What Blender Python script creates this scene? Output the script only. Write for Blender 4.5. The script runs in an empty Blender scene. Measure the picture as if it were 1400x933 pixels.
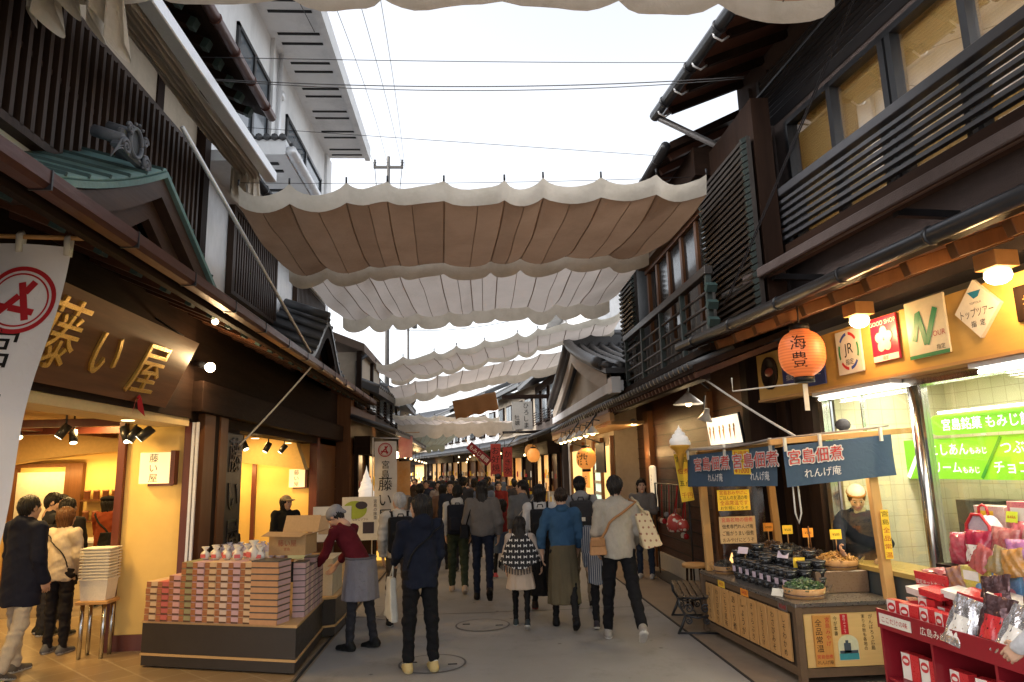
import bpy, math, random
import numpy as np
from mathutils import Matrix, Vector, noise as mnoise
random.seed(7)
SC = bpy.context.scene
COL = SC.collection
PI = math.pi
# ------------------------------------------------------------------ camera, sky, sun, exposure
def make_camera():
    pitch = math.atan(173.5/935); roll = math.radians(1.5); yaw = math.radians(3.55)
    fw = Vector((math.sin(yaw)*math.cos(pitch), math.cos(yaw)*math.cos(pitch), math.sin(pitch)))
    r0 = Vector((math.cos(yaw), -math.sin(yaw), 0)); u0 = r0.cross(fw)
    r = math.cos(roll)*r0 - math.sin(roll)*u0; u = math.cos(roll)*u0 + math.sin(roll)*r0
    cd = bpy.data.cameras.new('camera'); co = bpy.data.objects.new('camera', cd); COL.objects.link(co)
    m = Matrix.Identity(4)
    for i in range(3):
        m[i][0] = r[i]; m[i][1] = u[i]; m[i][2] = -fw[i]
    m.translation = (0, 0, 1.88)
    co.matrix_world = m
    cd.sensor_width = 36; cd.lens = 36*935/1400; cd.clip_start = 0.05; cd.clip_end = 2000
    SC.camera = co
make_camera()
SUN_EL, SUN_AZ = math.radians(32), math.radians(262)      # soft overcast light, sun behind the veil
W = bpy.data.worlds.new('World'); SC.world = W; W.use_nodes = True
_n = W.node_tree.nodes; _l = W.node_tree.links
_sky = _n.new('ShaderNodeTexSky'); _sky.sky_type = 'NISHITA'; _sky.sun_disc = False
_sky.sun_elevation = SUN_EL; _sky.sun_rotation = SUN_AZ; _sky.air_density = 1.0; _sky.dust_density = 3.0; _sky.ozone_density = 1.0
_hs = _n.new('ShaderNodeHueSaturation'); _hs.inputs['Saturation'].default_value = 0.22
_l.new(_sky.outputs[0], _hs.inputs['Color']); _l.new(_hs.outputs[0], _n['Background'].inputs[0])
_n['Background'].inputs[1].default_value = 0.15
sd = bpy.data.lights.new('sun', 'SUN'); sd.energy = 0.5; sd.angle = math.radians(40); sd.color = (1, .96, .9)
so = bpy.data.objects.new('sun', sd); COL.objects.link(so)
_dir = Vector((math.sin(SUN_AZ)*math.cos(SUN_EL), math.cos(SUN_AZ)*math.cos(SUN_EL), math.sin(SUN_EL)))
so.rotation_euler = _dir.to_track_quat('Z', 'Y').to_euler(); so.location = (0, -5, 20)
SC.view_settings.view_transform = 'Standard'; SC.view_settings.look = 'None'
SC.view_settings.exposure = 1.6; SC.view_settings.gamma = 1; SC.view_settings.use_curve_mapping = False
SC.render.engine = 'CYCLES'
SC.cycles.use_denoising = True
SC.cycles.max_bounces = 8; SC.cycles.transparent_max_bounces = 12
SC.cycles.sample_clamp_indirect = 6

# ------------------------------------------------------------------ helpers
LK, EK = .33, .34                  # all lamps, all glowing surfaces
FR = Matrix.Identity(4)            # frame the coordinates are given in
XF = {}                            # world matrix of every object made here
def tag(o, label=None, cat=None, group=None, kind=None):
    if label: o['label'] = label
    if cat: o['category'] = cat
    if group: o['group'] = group
    if kind: o['kind'] = kind
    return o
def thing(name, label, cat, loc=(0, 0, 0), rotz=0, group=None, frame=None):
    o = bpy.data.objects.new(name, None); COL.objects.link(o); o.empty_display_size = .1
    m = (FR if frame is None else frame) @ Matrix.Translation(loc) @ Matrix.Rotation(rotz, 4, 'Z')
    o.matrix_world = m; XF[o.name] = m
    return tag(o, label, cat, group)
def kids(o): return [c for c in bpy.data.objects if c.parent == o]
def dup(root, m, label=None, group=None):
    """copy of a thing with its parts and sub-parts, placed by matrix m"""
    r = root.copy(); COL.objects.link(r); r.matrix_world = m; XF[r.name] = m
    if label: r['label'] = label
    if group: r['group'] = group
    for ch in list(root.children):
        c = ch.copy(); COL.objects.link(c); c.parent = r; XF[c.name] = m
        for g in list(ch.children):
            d = g.copy(); COL.objects.link(d); d.parent = c
    return r
def rotm(ax, ay, az):
    return (Matrix.Rotation(az, 4, 'Z') @ Matrix.Rotation(ay, 4, 'Y') @ Matrix.Rotation(ax, 4, 'X'))
def frame_to(z, y=None):
    """matrix whose z axis is z"""
    z = Vector(z).normalized(); y = Vector(y) if y else (Vector((0, 0, 1)) if abs(z.z) < .95 else Vector((0, 1, 0)))
    x = y.cross(z).normalized(); y = z.cross(x)
    return Matrix(((x.x, y.x, z.x, 0), (x.y, y.y, z.y, 0), (x.z, y.z, z.z, 0), (0, 0, 0, 1)))
TXT = {}
def text_mesh(s):
    if s not in TXT:
        c = bpy.data.curves.new('t', 'FONT'); c.body = s; c.size = 1; c.resolution_u = 3
        o = bpy.data.objects.new('t', c); COL.objects.link(o)
        m = bpy.data.meshes.new_from_object(o.evaluated_get(bpy.context.evaluated_depsgraph_get()))
        vs = [(v.co.x, v.co.y) for v in m.vertices]; fs = [tuple(p.vertices) for p in m.polygons]
        bpy.data.objects.remove(o); bpy.data.curves.remove(c); bpy.data.meshes.remove(m)
        TXT[s] = (vs, fs)
    return TXT[s]
class MB:
    def __init__(s): s.v = []; s.f = []; s.m = []; s.sm = []; s.g = []
    def add(s, vs, fs, mi=0, sm=False):
        b = len(s.v); s.g.append((b, len(s.f))); s.v.extend([tuple(v) for v in vs])
        for f in fs: s.f.append(tuple(i+b for i in f)); s.m.append(mi); s.sm.append(sm)
        return s
    def box(s, x0, x1, y0, y1, z0, z1, mi=0):
        v = [(x, y, z) for z in (z0, z1) for y in (y0, y1) for x in (x0, x1)]
        return s.add(v, [(0, 2, 3, 1), (4, 5, 7, 6), (0, 1, 5, 4), (2, 6, 7, 3), (0, 4, 6, 2), (1, 3, 7, 5)], mi)
    def obox(s, c, size, M=None, mi=0):
        """box of given size about c, turned by M"""
        a, b, d = size[0]/2, size[1]/2, size[2]/2; M = M or Matrix.Identity(4)
        v = [Vector(c)+(M @ Vector((x, y, z))) for z in (-d, d) for y in (-b, b) for x in (-a, a)]
        return s.add(v, [(0, 2, 3, 1), (4, 5, 7, 6), (0, 1, 5, 4), (2, 6, 7, 3), (0, 4, 6, 2), (1, 3, 7, 5)], mi)
    def bar(s, p, q, w, h, up=(0, 0, 1), mi=0):
        """square bar from p to q"""
        p, q = Vector(p), Vector(q); M = frame_to(q-p, up)
        return s.obox((p+q)/2, (w, h, (q-p).length), M, mi)
    def tube(s, pts, r, n=8, mi=0, cap=True, sm=True):
        pts = [Vector(p) for p in pts]; rr = r if hasattr(r, '__len__') else [r]*len(pts)
        vs = []; fs = []; k = len(pts); prev = None
        for i, p in enumerate(pts):
            t = (pts[min(i+1, k-1)]-pts[max(i-1, 0)])
            if t.length < 1e-9: t = Vector((0, 0, 1))
            M = frame_to(t) if prev is None else frame_to(t, prev)
            prev = (M @ Vector((0, 1, 0)))
            for j in range(n):
                a = 2*PI*j/n; vs.append(p+M @ Vector((math.cos(a)*rr[i], math.sin(a)*rr[i], 0)))
        for i in range(k-1):
            for j in range(n):
                fs.append((i*n+j, i*n+(j+1) % n, (i+1)*n+(j+1) % n, (i+1)*n+j))
        if cap: fs += [tuple(range(n-1, -1, -1)), tuple((k-1)*n+j for j in range(n))]
        return s.add(vs, fs, mi, sm)
    def lathe(s, prof, c=(0, 0, 0), n=20, M=None, mi=0, sm=True, sx=1, sy=1):
        M = M or Matrix.Identity(4); vs = []; fs = []
        for r, z in prof:
            for j in range(n):
                a = 2*PI*j/n; vs.append(Vector(c)+M @ Vector((r*math.cos(a)*sx, r*math.sin(a)*sy, z)))
        k = len(prof)
        for i in range(k-1):
            for j in range(n): fs.append((i*n+j, i*n+(j+1) % n, (i+1)*n+(j+1) % n, (i+1)*n+j))
        fs += [tuple(range(n-1, -1, -1)), tuple((k-1)*n+j for j in range(n))]
        return s.add(vs, fs, mi, sm)
    def ball(s, c, r, n=12, m=8, mi=0, M=None):
        rx, ry, rz = r if hasattr(r, '__len__') else (r, r, r); M = M or Matrix.Identity(4)
        vs = []; fs = []
        for i in range(m+1):
            t = PI*i/m
            for j in range(n):
                a = 2*PI*j/n; vs.append(Vector(c)+M @ Vector((rx*math.sin(t)*math.cos(a), ry*math.sin(t)*math.sin(a), -rz*math.cos(t))))
        for i in range(m):
            for j in range(n): fs.append((i*n+j, i*n+(j+1) % n, (i+1)*n+(j+1) % n, (i+1)*n+j))
        return s.add(vs, fs, mi, True)
    def grid(s, fn, nu, nv, mi=0, sm=True, th=0, nrm=None):
        """sheet fn(u,v), optional thickness along nrm"""
        P = [[Vector(fn(i/nu, j/nv)) for j in range(nv+1)] for i in range(nu+1)]
        vs = [p for row in P for p in row]; w = nv+1
        fs = [(i*w+j, (i+1)*w+j, (i+1)*w+j+1, i*w+j+1) for i in range(nu) for j in range(nv)]
        if th:
            nn = Vector(nrm)*th; b = len(vs); vs += [p+nn for p in vs[:b]]
            fs += [tuple(x+b for x in reversed(f)) for f in fs[:]]
            edge = [i*w for i in range(nu+1)]+[nu*w+j for j in range(1, nv+1)]+[i*w+nv for i in range(nu-1, -1, -1)]+[j for j in range(nv-1, 0, -1)]
            for a in range(len(edge)):
                p, q = edge[a], edge[(a+1) % len(edge)]; fs.append((q, p, p+b, q+b))
        return s.add(vs, fs, mi, sm)
    def prism(s, poly, o, ux, uy, depth, mi=0, mi_side=None):
        """flat polygon in the plane o+ux,uy given depth along ux x uy (towards the viewer)"""
        o, ux, uy = Vector(o), Vector(ux), Vector(uy); nz = ux.cross(uy).normalized()*depth; k = len(poly)
        a = [o+ux*p[0]+uy*p[1] for p in poly]; vs = a+[p+nz for p in a]
        s.add(vs, [tuple(range(k, 2*k)), tuple(range(k-1, -1, -1))], mi)
        return s.add(vs, [(i, (i+1) % k, k+(i+1) % k, k+i) for i in range(k)], mi if mi_side is None else mi_side)
    def text(s, body, o, ux, uy, size, mi=0, align='c', vert=False, ext=0.0, sx=1.0, gap=1.06, fit=None):
        """flat writing centred on o (in the plane of ux, uy)"""
        o, ux, uy = Vector(o), Vector(ux).normalized(), Vector(uy).normalized(); nz = ux.cross(uy)
        if vert:
            k = len(body)
            for i, ch in enumerate(body):
                if ch == ' ': continue
                s.text(ch, o+uy*(((k-1)/2-i)*size*gap), ux, uy, size, mi, 'c', False, ext, sx)
            return s
        vs, fs = text_mesh(body)
        if not vs: return s
        xs = [v[0] for v in vs]; x0, x1 = min(xs), max(xs); cy = .38
        if fit: sx = fit/((x1-x0)*size)
        cx = (x0+x1)/2 if align == 'c' else x0
        P = [o+ux*((v[0]-cx)*size*sx)+uy*((v[1]-cy)*size) for v in vs]
        if ext:
            b = len(P); s.add(P+[p+nz*ext for p in P], [tuple(i+b for i in f) for f in fs], mi)
            ec = {}
            for f in fs:
                for i in range(len(f)):
                    e = (f[i], f[(i+1) % len(f)]); ec[e] = 1
            s.add(P+[p+nz*ext for p in P], [(a, c, c+b, a+b) for (a, c) in ec if (c, a) not in ec], mi)
        else: s.add(P, fs, mi)
        return s
    def build(s, name, mat, parent=None, smooth=None, bevel=0, label=None, cat=None, group=None, kind=None, frame=None, world=False, weld=False):
        F = FR if frame is None else frame
        me = bpy.data.meshes.new(name)
        P = XF[parent.name] if parent is not None else None
        V = [Vector(v) for v in s.v]
        if parent is not None:
            T = P.inverted() @ (Matrix.Identity(4) if world else F); M = P
            V = [T @ v for v in V]
        else:
            lo = Vector((min(v.x for v in V), min(v.y for v in V), min(v.z for v in V))); hi = Vector((max(v.x for v in V), max(v.y for v in V), 0))
            o = Vector(((lo.x+hi.x)/2, (lo.y+hi.y)/2, lo.z)); V = [v-o for v in V]
            M = F @ Matrix.Translation(o)
        me.from_pydata([tuple(v) for v in V], [], s.f)
        for m in (mat if isinstance(mat, (list, tuple)) else [mat]): me.materials.append(m)
        me.polygons.foreach_set('material_index', s.m)
        me.polygons.foreach_set('use_smooth', [bool(x) if smooth is None else smooth for x in s.sm])
        me.update()
        o = bpy.data.objects.new(name, me); COL.objects.link(o)
        if parent is not None: o.parent = parent
        else: o.matrix_world = M
        XF[o.name] = M
        if bevel:
            b = o.modifiers.new('bevel', 'BEVEL'); b.width = bevel; b.segments = 1; b.limit_method = 'ANGLE'; b.angle_limit = .8
        return tag(o, label, cat, group, kind)
def each(m, name, mat, parent, per=1, **k):
    """every piece of m (per calls to add) becomes a child of its own"""
    g = m.g+[(len(m.v), len(m.f))]; out = []
    for i in range(0, len(m.g), per):
        a, b = g[i], g[min(i+per, len(m.g))]
        q = MB(); q.v = m.v[a[0]:b[0]]; q.f = [tuple(x-a[0] for x in f) for f in m.f[a[1]:b[1]]]; q.m = m.m[a[1]:b[1]]; q.sm = m.sm[a[1]:b[1]]
        out.append(q.build(name, mat, parent, **k))
    return out
def sag(p, q, d, n=14):
    p, q = Vector(p), Vector(q)
    return [p.lerp(q, i/n)-Vector((0, 0, d*4*(i/n)*(1-i/n))) for i in range(n+1)]

# ------------------------------------------------------------------ materials
def srgb(r, g, b):
    f = lambda c: (c/255/12.92 if c/255 <= .04045 else ((c/255+.055)/1.055)**2.4)
    return (f(r), f(g), f(b))
class NT:
    def __init__(s, name):
        s.m = bpy.data.materials.new(name); s.m.use_nodes = True; s.t = s.m.node_tree
        s.b = s.t.nodes['Principled BSDF']; s.out = s.t.nodes['Material Output']
    def n(s, ty, **k):
        x = s.t.nodes.new(ty)
        for a, v in k.items():
            if a.startswith('i_'): x.inputs[a[2:].replace('_', ' ')].default_value = v
            else: setattr(x, a, v)
        return x
    def l(s, a, b): s.t.links.new(a, b)
    def coord(s, scale=(1, 1, 1), rot=(0, 0, 0)):
        c = s.n('ShaderNodeTexCoord'); mp = s.n('ShaderNodeMapping'); mp.inputs['Scale'].default_value = scale; mp.inputs['Rotation'].default_value = rot
        s.l(c.outputs['Object'], mp.inputs['Vector']); return mp.outputs[0]
    def mix(s, fac, a, b, mode='MIX'):
        x = s.n('ShaderNodeMix', data_type='RGBA', blend_type=mode)
        for i, v in ((0, fac), (6, a), (7, b)):
            if hasattr(v, 'is_output') or isinstance(v, bpy.types.NodeSocket): s.l(v, x.inputs[i])
            else: x.inputs[i].default_value = v if i == 0 else (*v[:3], 1)
        return x.outputs[2]
    def ramp(s, fac, stops):
        x = s.n('ShaderNodeValToRGB'); s.l(fac, x.inputs[0]); e = x.color_ramp.elements
        while len(e) < len(stops): e.new(.5)
        for q, (p, c) in zip(e, stops):
            q.position = p; q.color = (*c, 1) if hasattr(c, '__len__') else (c, c, c, 1)
        return x.outputs[0]
def pm(name, c1, c2=None, scale=6, rough=.6, bump=.15, stretch=(1, 1, 1), metal=0, detail=5, bscale=None, fine=0.35, bdist=.01, sheen=0, spec=None, dirt=0, rvar=.12):
    """general surface: two tones mixed by noise, fine grain, bump and roughness variation"""
    t = NT(name); c2 = c2 or tuple(x*.72 for x in c1)
    v = t.coord(stretch); a = t.n('ShaderNodeTexNoise', i_Scale=scale, i_Detail=detail, i_Roughness=.62); t.l(v, a.inputs['Vector'])
    g = t.n('ShaderNodeTexNoise', i_Scale=scale*9, i_Detail=3); t.l(v, g.inputs['Vector'])
    f = t.ramp(a.outputs['Fac'], [(.3, 0.), (.7, 1.)])
    col = t.mix(f, c1, c2)
    col = t.mix(fine, col, t.mix(g.outputs['Fac'], tuple(x*.62 for x in c1), tuple(min(1, x*1.35) for x in c1)))
    if dirt:
        d = t.n('ShaderNodeTexNoise', i_Scale=1.1, i_Detail=8, i_Roughness=.7); t.l(t.coord((1, 1, .35)), d.inputs['Vector'])
        col = t.mix(t.ramp(d.outputs['Fac'], [(.5, 0.), (.8, dirt)]), col, tuple(x*.35 for x in c1))
    t.l(col, t.b.inputs['Base Color'])
    r = t.n('ShaderNodeMapRange'); r.inputs[3].default_value = max(.03, rough-rvar); r.inputs[4].default_value = min(1, rough+rvar)
    t.l(g.outputs['Fac'], r.inputs[0]); t.l(r.outputs[0], t.b.inputs['Roughness'])
    t.b.inputs['Metallic'].default_value = metal
    t.b.inputs['Specular IOR Level'].default_value = (.5 if rough < .42 or metal else .22) if spec is None else spec
    if sheen: t.b.inputs['Sheen Weight'].default_value = sheen
    if bump:
        bn = t.n('ShaderNodeTexNoise', i_Scale=bscale or scale*6, i_Detail=4); t.l(v, bn.inputs['Vector'])
        b = t.n('ShaderNodeBump', i_Strength=bump, i_Distance=bdist); t.l(bn.outputs['Fac'], b.inputs['Height']); t.l(b.outputs[0], t.b.inputs['Normal'])
    return t.m
def wood(name, c1, c2, axis=2, scale=14, rough=.55, bump=.25, dirt=0, fine=.25, spec=None):
    st = [1, 1, 1]; st[axis] = .07
    return pm(name, c1, c2, scale, rough, bump, tuple(st), detail=6, fine=fine, bscale=scale*3, bdist=.004, dirt=dirt, spec=spec)
def emit(name, col, strength, base=None):
    t = NT(name); t.b.inputs['Base Color'].default_value = (*(base or col), 1)
    t.b.inputs['Emission Color'].default_value = (*col, 1); t.b.inputs['Emission Strength'].default_value = strength*EK
    return t.m
def flat(name, c, rough=.5, metal=0): return pm(name, c, tuple(x*.85 for x in c), 18, rough, .04, metal=metal, fine=.15)
def glass(name, tint=(1, 1, 1), refl=1.0, rough=.0, dirt=.0):  # dirt here is extra mirror reflection, added evenly
    t = NT(name); t.t.nodes.remove(t.b)
    tr = t.n('ShaderNodeBsdfTransparent'); tr.inputs[0].default_value = (*tint, 1)
    gl = t.n('ShaderNodeBsdfGlossy'); gl.inputs['Roughness'].default_value = rough
    lw = t.n('ShaderNodeLayerWeight'); lw.inputs[0].default_value = .5
    fr = t.n('ShaderNodeMath', operation='POWER'); fr.inputs[1].default_value = 4.0; t.l(lw.outputs['Facing'], fr.inputs[0])
    mu = t.n('ShaderNodeMath', operation='MULTIPLY_ADD'); mu.inputs[1].default_value = refl; mu.inputs[2].default_value = .05*refl+dirt
    t.l(fr.outputs[0], mu.inputs[0]); mx = t.n('ShaderNodeMixShader'); mu.use_clamp = True
    t.l(mu.outputs[0], mx.inputs[0]); t.l(tr.outputs[0], mx.inputs[1]); t.l(gl.outputs[0], mx.inputs[2]); t.l(mx.outputs[0], t.out.inputs[0])
    return t.m
def cloth(name, c, trans=.35, stain=(.5, .42, .32), scale=2.2, amt=.5, weave=260):
    """thin fabric that lets some light through"""
    t = NT(name); t.t.nodes.remove(t.b)
    v = t.coord(); a = t.n('ShaderNodeTexNoise', i_Scale=scale, i_Detail=7, i_Roughness=.65); t.l(v, a.inputs['Vector'])
    w = t.n('ShaderNodeTexNoise', i_Scale=weave, i_Detail=1); t.l(v, w.inputs['Vector'])
    col = t.mix(t.ramp(a.outputs['Fac'], [(.4, 0.), (.75, amt)]), c, stain)
    col = t.mix(.12, col, w.outputs['Color'], 'OVERLAY')
    bn = t.n('ShaderNodeTexNoise', i_Scale=9, i_Detail=4, i_Distortion=1.2); t.l(v, bn.inputs['Vector'])
    b = t.n('ShaderNodeBump', i_Strength=.35, i_Distance=.02); t.l(bn.outputs['Fac'], b.inputs['Height'])
    d = t.n('ShaderNodeBsdfDiffuse'); tr = t.n('ShaderNodeBsdfTranslucent'); mx = t.n('ShaderNodeMixShader'); mx.inputs[0].default_value = trans
    t.l(col, d.inputs[0]); t.l(col, tr.inputs[0]); t.l(b.outputs[0], d.inputs['Normal']); t.l(b.outputs[0], tr.inputs['Normal'])
    t.l(d.outputs[0], mx.inputs[1]); t.l(tr.outputs[0], mx.inputs[2]); t.l(mx.outputs[0], t.out.inputs[0])
    return t.m
def tiles(name, c1, c2, grout, size, rot=0, rough=.4, axes='xy', ratio=1.0, mortar=.012, offset=0.0, bumpd=.003):
    t = NT(name); c = t.n('ShaderNodeTexCoord'); v = c.outputs['Object']
    if axes != 'xy':
        sp = t.n('ShaderNodeSeparateXYZ'); cb = t.n('ShaderNodeCombineXYZ'); t.l(v, sp.inputs[0])
        for i, a in enumerate(axes): t.l(sp.outputs['xyz'.index(a)], cb.inputs[i])
        v = cb.outputs[0]
    mp = t.n('ShaderNodeMapping'); mp.inputs['Rotation'].default_value = (0, 0, rot); t.l(v, mp.inputs[0])
    br = t.n('ShaderNodeTexBrick', offset=offset, squash=1); t.l(mp.outputs[0], br.inputs['Vector'])
    for k, x in (('Color1', c1), ('Color2', c2), ('Mortar', grout)): br.inputs[k].default_value = (*x, 1)
    br.inputs['Scale'].default_value = 1; br.inputs['Brick Width'].default_value = size; br.inputs['Row Height'].default_value = size*ratio; br.inputs['Mortar Size'].default_value = mortar*size/.3
    n = t.n('ShaderNodeTexNoise', i_Scale=5, i_Detail=6); t.l(v, n.inputs['Vector'])
    col = t.mix(.35, br.outputs['Color'], t.mix(n.outputs['Fac'], tuple(x*.6 for x in c1), tuple(min(1, x*1.3) for x in c1)))
    t.l(col, t.b.inputs['Base Color']); t.b.inputs['Roughness'].default_value = rough
    b = t.n('ShaderNodeBump', i_Strength=.5, i_Distance=bumpd, invert=True); t.l(br.outputs['Fac'], b.inputs['Height']); t.l(b.outputs[0], t.b.inputs['Normal'])
    return t.m
def point(name, loc, energy, col=(1, .72, .42), r=.04, parent=None, frame=None):
    d = bpy.data.lights.new(name, 'POINT'); d.energy = energy*LK; d.color = col; d.shadow_soft_size = r
    o = bpy.data.objects.new(name, d); COL.objects.link(o); w = (FR if frame is None else frame) @ Vector(loc); o.location = w
    if parent is not None: o.parent = parent; o.matrix_parent_inverse = XF[parent.name].inverted()
    return o
def area(name, loc, size, energy, col, direction=(0, 0, -1), frame=None, spread=None):
    d = bpy.data.lights.new(name, 'AREA'); d.shape = 'RECTANGLE'; d.size, d.size_y = size; d.energy = energy*LK; d.color = col
    if spread: d.spread = spread
    o = bpy.data.objects.new(name, d); COL.objects.link(o); F = FR if frame is None else frame
    o.matrix_world = F @ Matrix.Translation(loc) @ frame_to(Vector(direction)*-1, (0, 1, 0) if abs(direction[2]) > .9 else (0, 0, 1))
    return o
WARM = (1, .66, .28)
M = {}
def mk():
    M['wood_dark'] = wood('dark_wood', (.014, .008, .006), (.034, .018, .012), 2, 12, .65, .3, spec=.07)
    M['wood_dark_y'] = wood('dark_wood_y', (.013, .0075, .0055), (.032, .017, .011), 1, 12, .65, .3, spec=.07)
    M['wood_dark_x'] = wood('dark_wood_x', (.014, .008, .006), (.034, .018, .012), 0, 12, .65, .3, spec=.07)
    M['lattice'] = wood('lattice_wood', (.03, .017, .011), (.075, .045, .03), 2, 14, .55, .35, spec=.2, fine=.4)
    M['wood_mid'] = wood('brown_wood', (.11, .045, .018), (.17, .075, .03), 2, 12, .42, .2)
    M['wood_mid_y'] = wood('brown_wood_y', (.11, .045, .018), (.17, .075, .03), 1, 12, .42, .2)
    M['wood_red'] = wood('red_stained_wood', (.10, .022, .012), (.14, .035, .02), 2, 12, .4, .12)
    M['wood_light'] = wood('light_wood', (.42, .22, .075), (.52, .30, .12), 2, 10, .5, .15)
    M['wood_light_x'] = wood('light_wood_x', (.42, .22, .075), (.52, .30, .12), 0, 10, .5, .15)
    M['wood_sign'] = wood('sign_board_wood', (.085, .032, .012), (.24, .10, .038), 1, 11, .36, .2, fine=.35)
    M['copper_brown'] = pm('brown_copper', (.070, .026, .020), (.13, .055, .04), 4, .4, .2, (1, .25, 1), metal=.5, dirt=.6)
    M['copper_green'] = pm('green_copper', (.12, .23, .225), (.24, .34, .31), 5, .6, .25, (1, 1, 1), dirt=.8, fine=.5)
    M['cream'] = pm('cream_plaster', (.50, .42, .32), (.42, .35, .27), 1.6, .85, .08, dirt=.35)
    M['white_wall'] = pm('white_plaster', (.80, .81, .82), (.70, .715, .73), 1.1, .85, .06, dirt=.5, fine=.12)
    M['grey_wall'] = pm('grey_plaster', (.42, .41, .40), (.34, .33, .32), 1.3, .85, .1, dirt=.4)
    M['stucco'] = pm('brown_stucco', (.10, .078, .074), (.07, .055, .052), 1.5, .9, .8, bscale=110, dirt=.5, bdist=.006, fine=.5)
    M['yellow_wall'] = pm('yellow_plaster', (.80, .56, .19), (.75, .51, .17), 2, .75, .05, fine=.1)
    M['tile_roof'] = pm('grey_roof_tile', (.05, .052, .057), (.085, .087, .09), 5, .4, .2, metal=0, fine=.4)
    M['black_metal'] = pm('black_metal', (.018, .019, .022), (.03, .031, .035), 6, .35, .05, metal=.2)
    M['blue_black'] = pm('blue_black_slat', (.046, .047, .054), (.062, .062, .068), 5, .35, .08, (.2, 1, 1))
    M['steel'] = pm('brushed_steel', (.55, .54, .52), (.45, .44, .42), 2, .22, .015, (3, 3, .2), metal=1, fine=.1)
    M['alu'] = pm('pale_aluminium', (.75, .76, .78), (.66, .67, .69), 4, .4, .05, metal=.4)
    M['green_cap'] = pm('green_copper_cap', (.05, .085, .08), (.035, .06, .055), 9, .6, .1)
    M['canvas'] = cloth('sunshade_canvas', (.37, .235, .15), .34, (.25, .155, .095), 1.7, .6)
    M['canvas_hem'] = cloth('sunshade_hem_canvas', (.76, .70, .60), .34, (.45, .40, .30), 3, .55)
    M['canvas_white'] = cloth('pale_sunshade_canvas', (.66, .57, .50), .55, (.5, .45, .38), 2, .35)
    M['canvas_tan'] = cloth('tan_canvas', (.36, .20, .10), .25, (.2, .1, .05), 2, .5)
    M['street'] = None
    M['glass'] = glass('window_glass'); M['glass_dark'] = glass('dark_window_glass', (.35, .37, .4), 1.3)
    M['white_paint'] = flat('white_paint', (.78, .78, .76)); M['black'] = flat('black_paint', (.012, .012, .013), .5)
    M['ink'] = flat('black_ink', (.012, .011, .01), .6); M['red'] = flat('red_paint', (.45, .02, .025), .5)
    M['gold'] = pm('gold_leaf', (.85, .55, .14), (.7, .42, .09), 30, .3, .25, metal=.85)
    M['paper'] = flat('paper', (.72, .68, .58), .8); M['yellow_paper'] = flat('yellow_paper', (.85, .55, .05), .7)
    M['cardboard'] = pm('cardboard', (.46, .30, .15), (.40, .26, .125), 5, .8, .05)
    M['wire'] = flat('cable_rubber', (.03, .03, .035), .5); M['wire_grey'] = flat('grey_rope', (.12, .12, .125), .7); M['wire_pale'] = flat('pale_rope', (.55, .52, .47), .8)
mk()
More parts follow.
